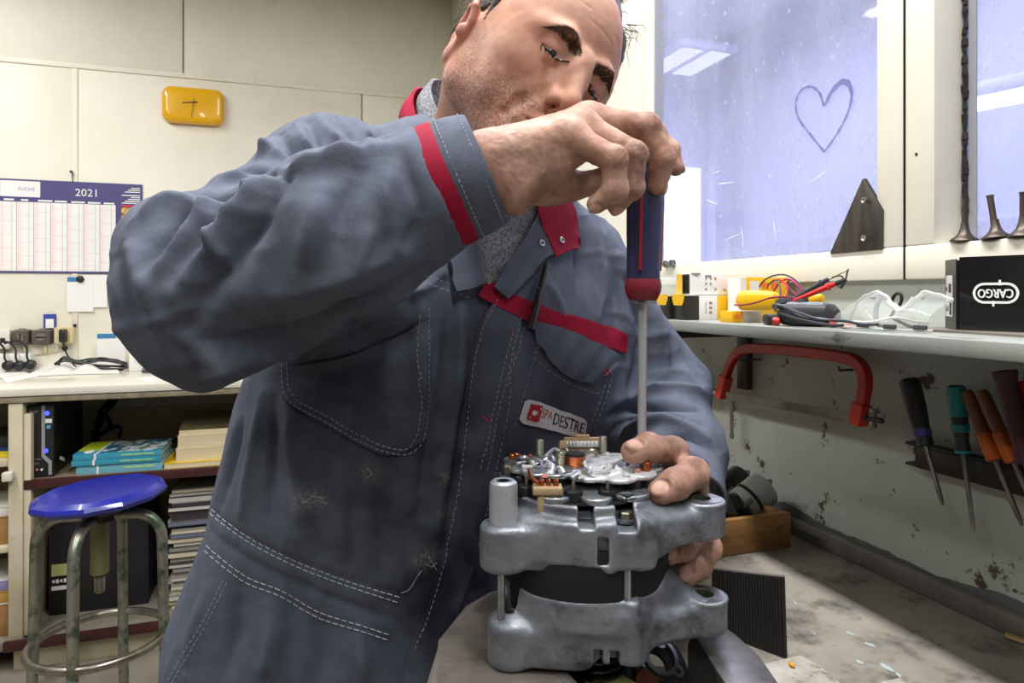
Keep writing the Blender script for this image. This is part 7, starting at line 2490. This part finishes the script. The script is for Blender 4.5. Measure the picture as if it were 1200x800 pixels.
def drape(px, py, off=.0015):
    p, n = hit(px, py)
    if p is None: return None
    if n@p > 0: n = -n
    return Vector(c2w(p+n*off))
def lerp2(a, b, t): return (a[0]+(b[0]-a[0])*t, a[1]+(b[1]-a[1])*t)
def resample(line, n):
    P = spline([Vector((p[0], p[1], 0)) for p in line], 12)
    L = [0]
    for a, b in zip(P, P[1:]): L.append(L[-1]+(b-a).length)
    out = []
    for k in range(n+1):
        t = L[-1]*k/n
        i = max(j for j in range(len(L)) if L[j] <= t+1e-9); i = min(i, len(P)-2)
        u = (t-L[i])/max(1e-9, L[i+1]-L[i])
        q = P[i].lerp(P[i+1], min(u, 1)); out.append((q.x, q.y))
    return out
def cloth_strip(name, top, bot, m, parent, off=.0022, nu=28, nv=5, thick=.0012, amp=0.0, label=None):
    """a piece of cloth laid on the coverall between two lines"""
    A, B = resample(top, nu), resample(bot, nu)
    g = G(); rows = []
    last = None
    for i in range(nu+1):
        row = []
        for j in range(nv+1):
            q = lerp2(A[i], B[i], j/nv)
            p = drape(*q, off=off+amp*math.sin(i*1.3+j*.7))
            row.append(p)
        rows.append(row)
    rows = [[p if p is not None else next((q for q in r if q is not None), None) for p in r] for r in rows]
    rows = [r for r in rows if r[0] is not None]
    if len(rows) < 2: return None
    vs = [[g.bm.verts.new(p) for p in r] for r in rows]
    for i in range(len(vs)-1):
        for j in range(nv):
            q4 = (vs[i][j], vs[i+1][j], vs[i+1][j+1], vs[i][j+1])
            if max((a.co-b.co).length for a, b in zip(q4, q4[1:]+q4[:1])) < .030:     # not across the gap between arm and chest
                g.bm.faces.new(q4)
    bmesh.ops.delete(g.bm, geom=[v for v in g.bm.verts if not v.link_faces], context='VERTS')
    bmesh.ops.recalc_face_normals(g.bm, faces=g.bm.faces[:])
    thicken(g, thick)
    o = part(name, g, m, parent, ang=50, label=label)
    return soil_shade_part(o) if m is m_cloth else o
def stitch(lines, name='stitching', r=.00042, dash=5.0, gap=2.2, m=None, off=.0006):
    g = G()
    for line in lines:
        P = spline([Vector((p[0], p[1], 0)) for p in line], 10)
        L = sum((b-a).length for a, b in zip(P, P[1:]))
        n = max(2, int(L/(dash+gap)))
        R2 = resample(line, n)
        for a, b in zip(R2, R2[1:]):
            e = lerp2(a, b, dash/(dash+gap))
            p, q = drape(*a, off=off), drape(*e, off=off)
            if p is None or q is None or (p-q).length > .02: continue
            c = drape(*lerp2(a, e, .5), off=off+.0004) or (p+q)/2
            g.tube([p, c, q], r, 4)
    return part(name, g, m or m_thread, cov, kind='stuff')

# waist seams, pocket seams, placket
stitch([[(243, 590), (262, 608), (300, 634), (352, 660), (410, 682), (470, 700)], [(241, 595), (260, 613), (298, 639), (350, 665), (408, 687), (468, 706)],
        [(231, 626), (250, 646), (290, 676), (330, 692), (372, 716), (420, 732), (458, 744)], [(229, 632), (248, 652), (288, 682), (328, 698), (370, 722), (418, 738), (456, 750)]], 'waist_stitching', .00062, 6, 2.5)
stitch([[(262, 680), (240, 724), (216, 764), (196, 800)], [(266, 683), (244, 727), (220, 768), (200, 804)]], 'side_pocket_stitching', .00036, 4, 3)
# placket
def strip_along(line, w0, w1):
    out = []
    for i, p in enumerate(line):
        a, b = line[max(i-1, 0)], line[min(i+1, len(line)-1)]
        dx, dy = b[0]-a[0], b[1]-a[1]; l = math.hypot(dx, dy)
        out.append((p[0]-dy/l*w0*-1, p[1]+dx/l*w0*-1))
    return out
cloth_strip('placket', [(606, 306), (584, 342), (566, 372), (556, 420), (546, 500), (530, 600), (506, 690), (480, 760), (468, 810)],
            [(634, 314), (616, 352), (606, 390), (600, 440), (588, 520), (566, 620), (540, 700), (516, 770), (506, 810)], m_cloth, cov, .0030, 44, 5, .0016)
stitch([[(584, 345), (568, 376), (559, 420), (549, 500), (533, 600), (509, 690), (484, 760)], [(608, 372), (600, 410), (592, 470), (578, 550), (556, 640)]], 'placket_stitching', .0003, 4, 3, off=.0052)
# right chest pocket (half under the raised arm)
DMIN = 1
cloth_strip('chest_pocket', [(331, 432), (360, 426), (430, 408), (502, 374)], [(334, 470), (372, 492), (452, 532), (497, 512)], m_cloth, cov, .0030, 26, 14, .0014)
stitch([[(334, 400), (337, 466), (374, 489), (452, 528), (493, 510), (498, 358)], [(340, 404), (343, 462), (378, 484), (451, 522), (487, 507), (492, 366)]], 'pocket_stitching', .0003, 4, 2.6, off=.0052)
DMIN = 0
# left chest pocket with its open flap
cloth_strip('chest_pocket', [(596, 388), (640, 392), (690, 412), (716, 434)], [(556, 560), (590, 572), (650, 540), (690, 500)], m_cloth, cov, .0034, 26, 16, .0014)
stitch([[(600, 390), (586, 450), (572, 500), (560, 550)], [(607, 392), (593, 450), (579, 502), (566, 552)], [(630, 398), (614, 450), (600, 500)], [(622, 420), (660, 446), (700, 460)], [(714, 436), (704, 470), (692, 500)], [(708, 436), (698, 470), (686, 500)]], 'pocket_stitching', .0003, 4, 2.6, off=.0056)
cloth_strip('pocket_flap', [(622, 378), (660, 386), (700, 404), (724, 418)], [(626, 404), (650, 432), (684, 446), (712, 432)], m_cloth, cov, .0070, 22, 8, .0018, .0012)
# red stripe across the chest
cloth_strip('chest_stripe', [(570, 329), (600, 346), (640, 362), (690, 376), (734, 392)], [(558, 347), (592, 366), (634, 384), (686, 400), (731, 414)], m_redcl, cov, .0036, 36, 4, .0014, label='dark red stripe across the chest')
stitch([[(570, 331), (600, 348), (640, 364), (690, 378), (733, 394)], [(559, 345), (592, 364), (634, 382), (686, 398), (731, 412)]], 'stripe_stitching', .00028, 4, 3, mat('red_thread', (196, 60, 90), .8), off=.0052)
stitch([[(496, 322), (514, 328), (556, 342)], [(494, 330), (512, 336), (552, 350)]], 'yoke_stitching', .00028, 4, 3)
# tacks of red thread on the pocket corners
stitch([[(700, 432), (708, 440)], [(703, 430), (711, 438)], [(701, 438), (709, 431)], [(562, 486), (568, 494)], [(566, 484), (571, 493)], [(597, 388), (601, 396)]], 'bar_tack', .0006, 5, 1, bpy.data.materials['red_thread'], off=.0085)
# loose threads and worn hole
stitch([[(352, 582), (360, 590), (372, 586), (384, 590)], [(354, 590), (366, 582), (380, 584)], [(430, 548), (436, 556), (428, 560)], [(470, 694), (480, 690), (488, 676), (494, 668)], [(498, 660), (506, 664), (512, 658)], [(502, 652), (512, 668)]], 'frayed_threads', .0004, 6, .5)

# cuff and red band of the raised arm
def along(a, b, prof, m, name, parent, label=None, n=48, wob=.0, flatz=1.0):
    a, b = np.array(a), np.array(b)
    A, B = Vector(c2w(a)), Vector(c2w(b))
    g = G().lathe(prof, A, B-A, n)
    ax = (B-A).normalized()
    for v in g.bm.verts:               # cloth is never a true cylinder
        q = v.co-A
        r = q-ax*q.dot(ax)
        if r.length > 1e-6:
            ang = math.atan2(r.dot(UZ), r.dot(ax.cross(UZ).normalized()))
            v.co += r.normalized()*wob*(math.sin(3*ang+1.1)+.6*math.sin(5*ang+q.dot(ax)*60))
    return part(name, g, m, parent, ang=60, label=label)
ca, cbb = C(506, 223.5, .6005), C(568, 197, .600)
Lc = float(np.linalg.norm(cbb-ca))
band = along(ca, cbb, [(.0500, -.014), (.0545, -.008), (.0558, -.002), (.0562, .004), (.0552, .020), (.0530, .024), (.048, .024)], m_redcl, 'sleeve_band', cov, 'dark red band round the sleeve', 56, .0008)
cuff = along(ca, cbb, [(.048, .019), (.0535, .0195), (.0548, .024), (.0535, Lc*.7), (.0505, Lc-.001), (.0490, Lc+.0015), (.0465, Lc), (.046, Lc-.03), (.030, Lc-.05)], m_cloth, 'cuff', cov, None, 56, .0010)
g = G()
for rr, hh in ((.0556, .0265), (.0515, Lc-.004)):
    A, B = Vector(c2w(ca)), Vector(c2w(cbb)); ax = (B-A).normalized()
    x_, y_, z_ = frame_of(ax)
    for k in range(70):
        t0 = 2*PI*k/70
        g.tube([A+ax*hh+(x_*math.cos(t0+j*.025)+y_*math.sin(t0+j*.025))*rr for j in range(3)], .0004, 4)
part('cuff_stitching', g, m_thread, cov, kind='stuff')
# cuff of the lower arm
la, lb = LE+(LW-LE)*.70, LE+(LW-LE)*.93
Ll = float(np.linalg.norm(lb-la))
along(la, lb, [(.043, 0), (.0480, .001), (.0488, .01), (.0470, Ll*.8), (.0455, Ll), (.043, Ll), (.042, Ll-.03), (.03, Ll-.05)], m_cloth, 'cuff', cov, None, 48, .0014)

# collar: a red band behind the neck, and its open leaf on the left chest
def sheet_part(name, rows, m, parent, thick=.0022, sub=6, label=None):
    """rows of (right, depth, up) points, smoothed into a curved sheet"""
    S = []
    for r in rows:
        S.append(spline([Vector(c2w(np.array(p))) for p in r], sub))
    cols = []
    for j in range(len(S[0])):
        cols.append(spline([r[j] for r in S], 4))
    g = G()
    vs = [[g.bm.verts.new(p) for p in c] for c in cols]
    for i in range(len(vs)-1):
        for j in range(len(vs[0])-1):
            g.bm.faces.new((vs[i][j], vs[i+1][j], vs[i+1][j+1], vs[i][j+1]))
    bmesh.ops.recalc_face_normals(g.bm, faces=g.bm.faces[:])
    thicken(g, thick)
    return part(name, g, m, parent, ang=60, label=label)
lowr = [C(522, 214, .80), C(494, 182, .815), C(474, 152, .84), C(467, 136, .88), C(480, 150, .92), C(510, 185, .955), C(552, 208, .975), C(598, 232, .975), (.035, .955, .115)]
topr = [C(528, 196, .79), C(504, 166, .805), C(488, 137, .83), C(483, 112, .87), C(492, 102, .91), C(520, 116, .94), C(560, 140, .955), C(602, 172, .955), (.025, .94, .165)]
sheet_part('collar', [lowr, [tuple(np.array(a)*.45+np.array(b)*.55+np.array([-.004, -.002, .0])) for a, b in zip(lowr, topr)], topr], m_redcl, cov, .003, label='dark red stand collar, lined in grey')
low2 = [C(530, 216, .805), C(503, 182, .82), C(490, 152, .84), C(487, 128, .875), C(498, 135, .91), C(524, 165, .935), C(562, 188, .95), C(600, 212, .95)]
top2 = [C(540, 182, .80), C(522, 150, .81), C(508, 120, .83), C(503, 99, .865), C(510, 92, .90), C(534, 104, .925), C(566, 126, .94), C(602, 158, .945)]
sheet_part('hood_neck', [low2, [tuple(np.array(a)*.5+np.array(b)*.5+np.array([-.005, -.003, .0])) for a, b in zip(low2, top2)], top2], m_greyk, cov, .004, label='grey jersey collar inside the coverall')
# jersey showing in the open neck
def on_cov(px, py, off): 
    p, n = hit(px, py)
    return None
cloth_strip('jersey', [(540, 196), (546, 250), (556, 300), (570, 334)], [(636, 196), (636, 236), (624, 272), (586, 330)], m_greyk, cov, .0050, 26, 10, .0025, .0010, 'grey jersey in the open neck')
# left front: grey facing with snaps, red leaf
cloth_strip('front_facing', [(632, 236), (612, 276), (590, 312), (572, 338)], [(650, 300), (634, 306), (612, 330), (590, 352)], m_cloth, cov, .0085, 22, 6, .0025)
cloth_strip('collar_leaf', [(622, 238), (626, 262), (636, 286), (644, 305)], [(658, 230), (668, 258), (674, 282), (676, 292)], m_redcl, cov, .0125, 18, 8, .0028, .0006, 'dark red collar leaf folded open')
DMIN = 1
cloth_strip('front_facing', [(550, 262), (556, 300), (566, 334)], [(528, 272), (524, 310), (536, 344)], m_cloth, cov, .0080, 12, 4, .0025)
DMIN = 0
for (px, py, o_) in ((628, 289, .0118), (646.5, 287, .0162)):
    p, n = hit(px, py)
    if p is None: continue
    if n@p > 0: n = -n
    q = Vector(c2w(p+n*o_)); nn = (Vector(c2w(p+n))-Vector(c2w(p))).normalized()
    sn = part('snap_button', G().lathe([(0, .0004), (.0022, .0004), (.0026, .0012), (.0034, .0014), (.0043, .0008), (.0046, -.001), (0, -.001)], q, nn, 20), m_metal, cov)
    part('snap_socket', G().lathe([(0, .0010), (.0018, .0010), (.0018, .0003), (0, .0003)], q, nn, 14), m_brk, sn)
# drawstring
part('drawstring', G().tube(spline([drape(584, 250, .009), drape(590, 256, .012), drape(588, 262, .010), drape(580, 262, .009)], 5), .0011, 6), m_black, cov)

# name badge
bq = [(612, 465), (683, 489), (678, 512), (603, 493)]
def bd(u, v): 
    a = lerp2(bq[0], bq[1], u); b = lerp2(bq[3], bq[2], u)
    return lerp2(a, b, v)
def badge_sheet(name, u0, u1, v0, v1, m, off, nu=14, nv=6, rnd=False):
    g = G()
    rows = []
    for i in range(nu+1):
        u = u0+(u1-u0)*i/nu
        ins = 0
        if rnd:
            e = min(i, nu-i)
            ins = (.14, .04, .0)[min(e, 2)]
        rows.append([drape(*bd(u, v0+(v1-v0)*(ins+(1-2*ins)*j/nv)), off=off) for j in range(nv+1)])
    vs = [[g.bm.verts.new(p) for p in r] for r in rows]
    for i in range(nu):
        for j in range(nv):
            g.bm.faces.new((vs[i][j], vs[i+1][j], vs[i+1][j+1], vs[i][j+1]))
    bmesh.ops.recalc_face_normals(g.bm, faces=g.bm.faces[:])
    thicken(g, .0008)
    return part(name, g, m, BADGE or cov, ang=60)
BADGE = None
BADGE = badge_sheet('name_badge', 0, 1, 0, 1, mat('badge_white', (206, 204, 206), .7, bump=.2, bscale=800), .0072, 22, 8, True)
BADGE['label'] = 'pale cloth badge with a red emblem and lettering'
E2 = lambda name, *a: None
def badge_text(body, u0, u1, v0, v1, m, off, name, bold=0):
    v, f = text_mesh(body, 'LEFT')
    a = np.array(v)[:, :2]
    lo, hi = a.min(0), a.max(0)
    g = G()
    for k in range(bold+1):
        vs = []
        for p in a:
            t = (p-lo)/(hi-lo)
            vs.append(g.bm.verts.new(drape(*bd(u0+(u1-u0)*t[0]+k*.004, v1+(v0-v1)*t[1]), off=off+k*.0001)))
        for q in f:
            try: g.bm.faces.new([vs[i] for i in q])
            except ValueError: pass
    o = part(name, g, m, cov, ang=0)
    return o
m_emb = mat('emblem_red', (168, 26, 40), .6)
BP = BADGE
BADGE = cov
badge_sheet('badge_emblem', .095, .255, .14, .80, m_emb, .0082, 6, 6)
g = G()
def flower(g, u, v, r, k, off):
    vs = [drape(*bd(u+r*.55*math.cos(2*PI*j/k)*(1 if j % 2 else .62), v+r*1.75*math.sin(2*PI*j/k)*(1 if j % 2 else .62)), off=off) for j in range(k)]
    g.bm.faces.new([g.bm.verts.new(p) for p in vs])
flower(g, .175, .47, .075, 14, .0098); flower(g, .222, .28, .026, 8, .0098); flower(g, .135, .68, .026, 8, .0098)
part('emblem_flower', g, m_paper, cov, ang=0)
badge_text('SPA', .275, .45, .20, .62, m_emb, .0082, 'badge_lettering')
badge_text('DESTRE', .47, .965, .20, .74, m_blackc, .0082, 'badge_lettering', 1)
badge_text('- - - -   - - - -', .28, .80, .79, .82, m_grey_txt, .0080, 'badge_small_print')

# pen clipped in the pocket
a, b = drape(634, 312, .012), drape(613, 388, .014)
pen = thing('pen', 'black pen clipped over the red stripe of the coverall pocket', 'pen', b)
d = b-a; h = d.length
part('barrel', G().lathe([(0, 0), (.0034, .0005), (.0040, .004), (.0042, h*.45), (.0042, h), (0, h)], a, d, 16), m_gloss, pen)
nn = Vector(c2w((0, -1, 0)))-Vector(c2w((0, 0, 0)))
part('clip', G().tube([a+d*.06+nn*.003, a+d*.07+nn*.0068, a+d*.30+nn*.0070, a+d*.58+nn*.0056], .0013, 6), m_gloss, pen)
part('cap_ring', G().lathe([(.0042, h*.40), (.0047, h*.405), (.0047, h*.425), (.0042, h*.43)], a, d, 16), m_brk, pen)
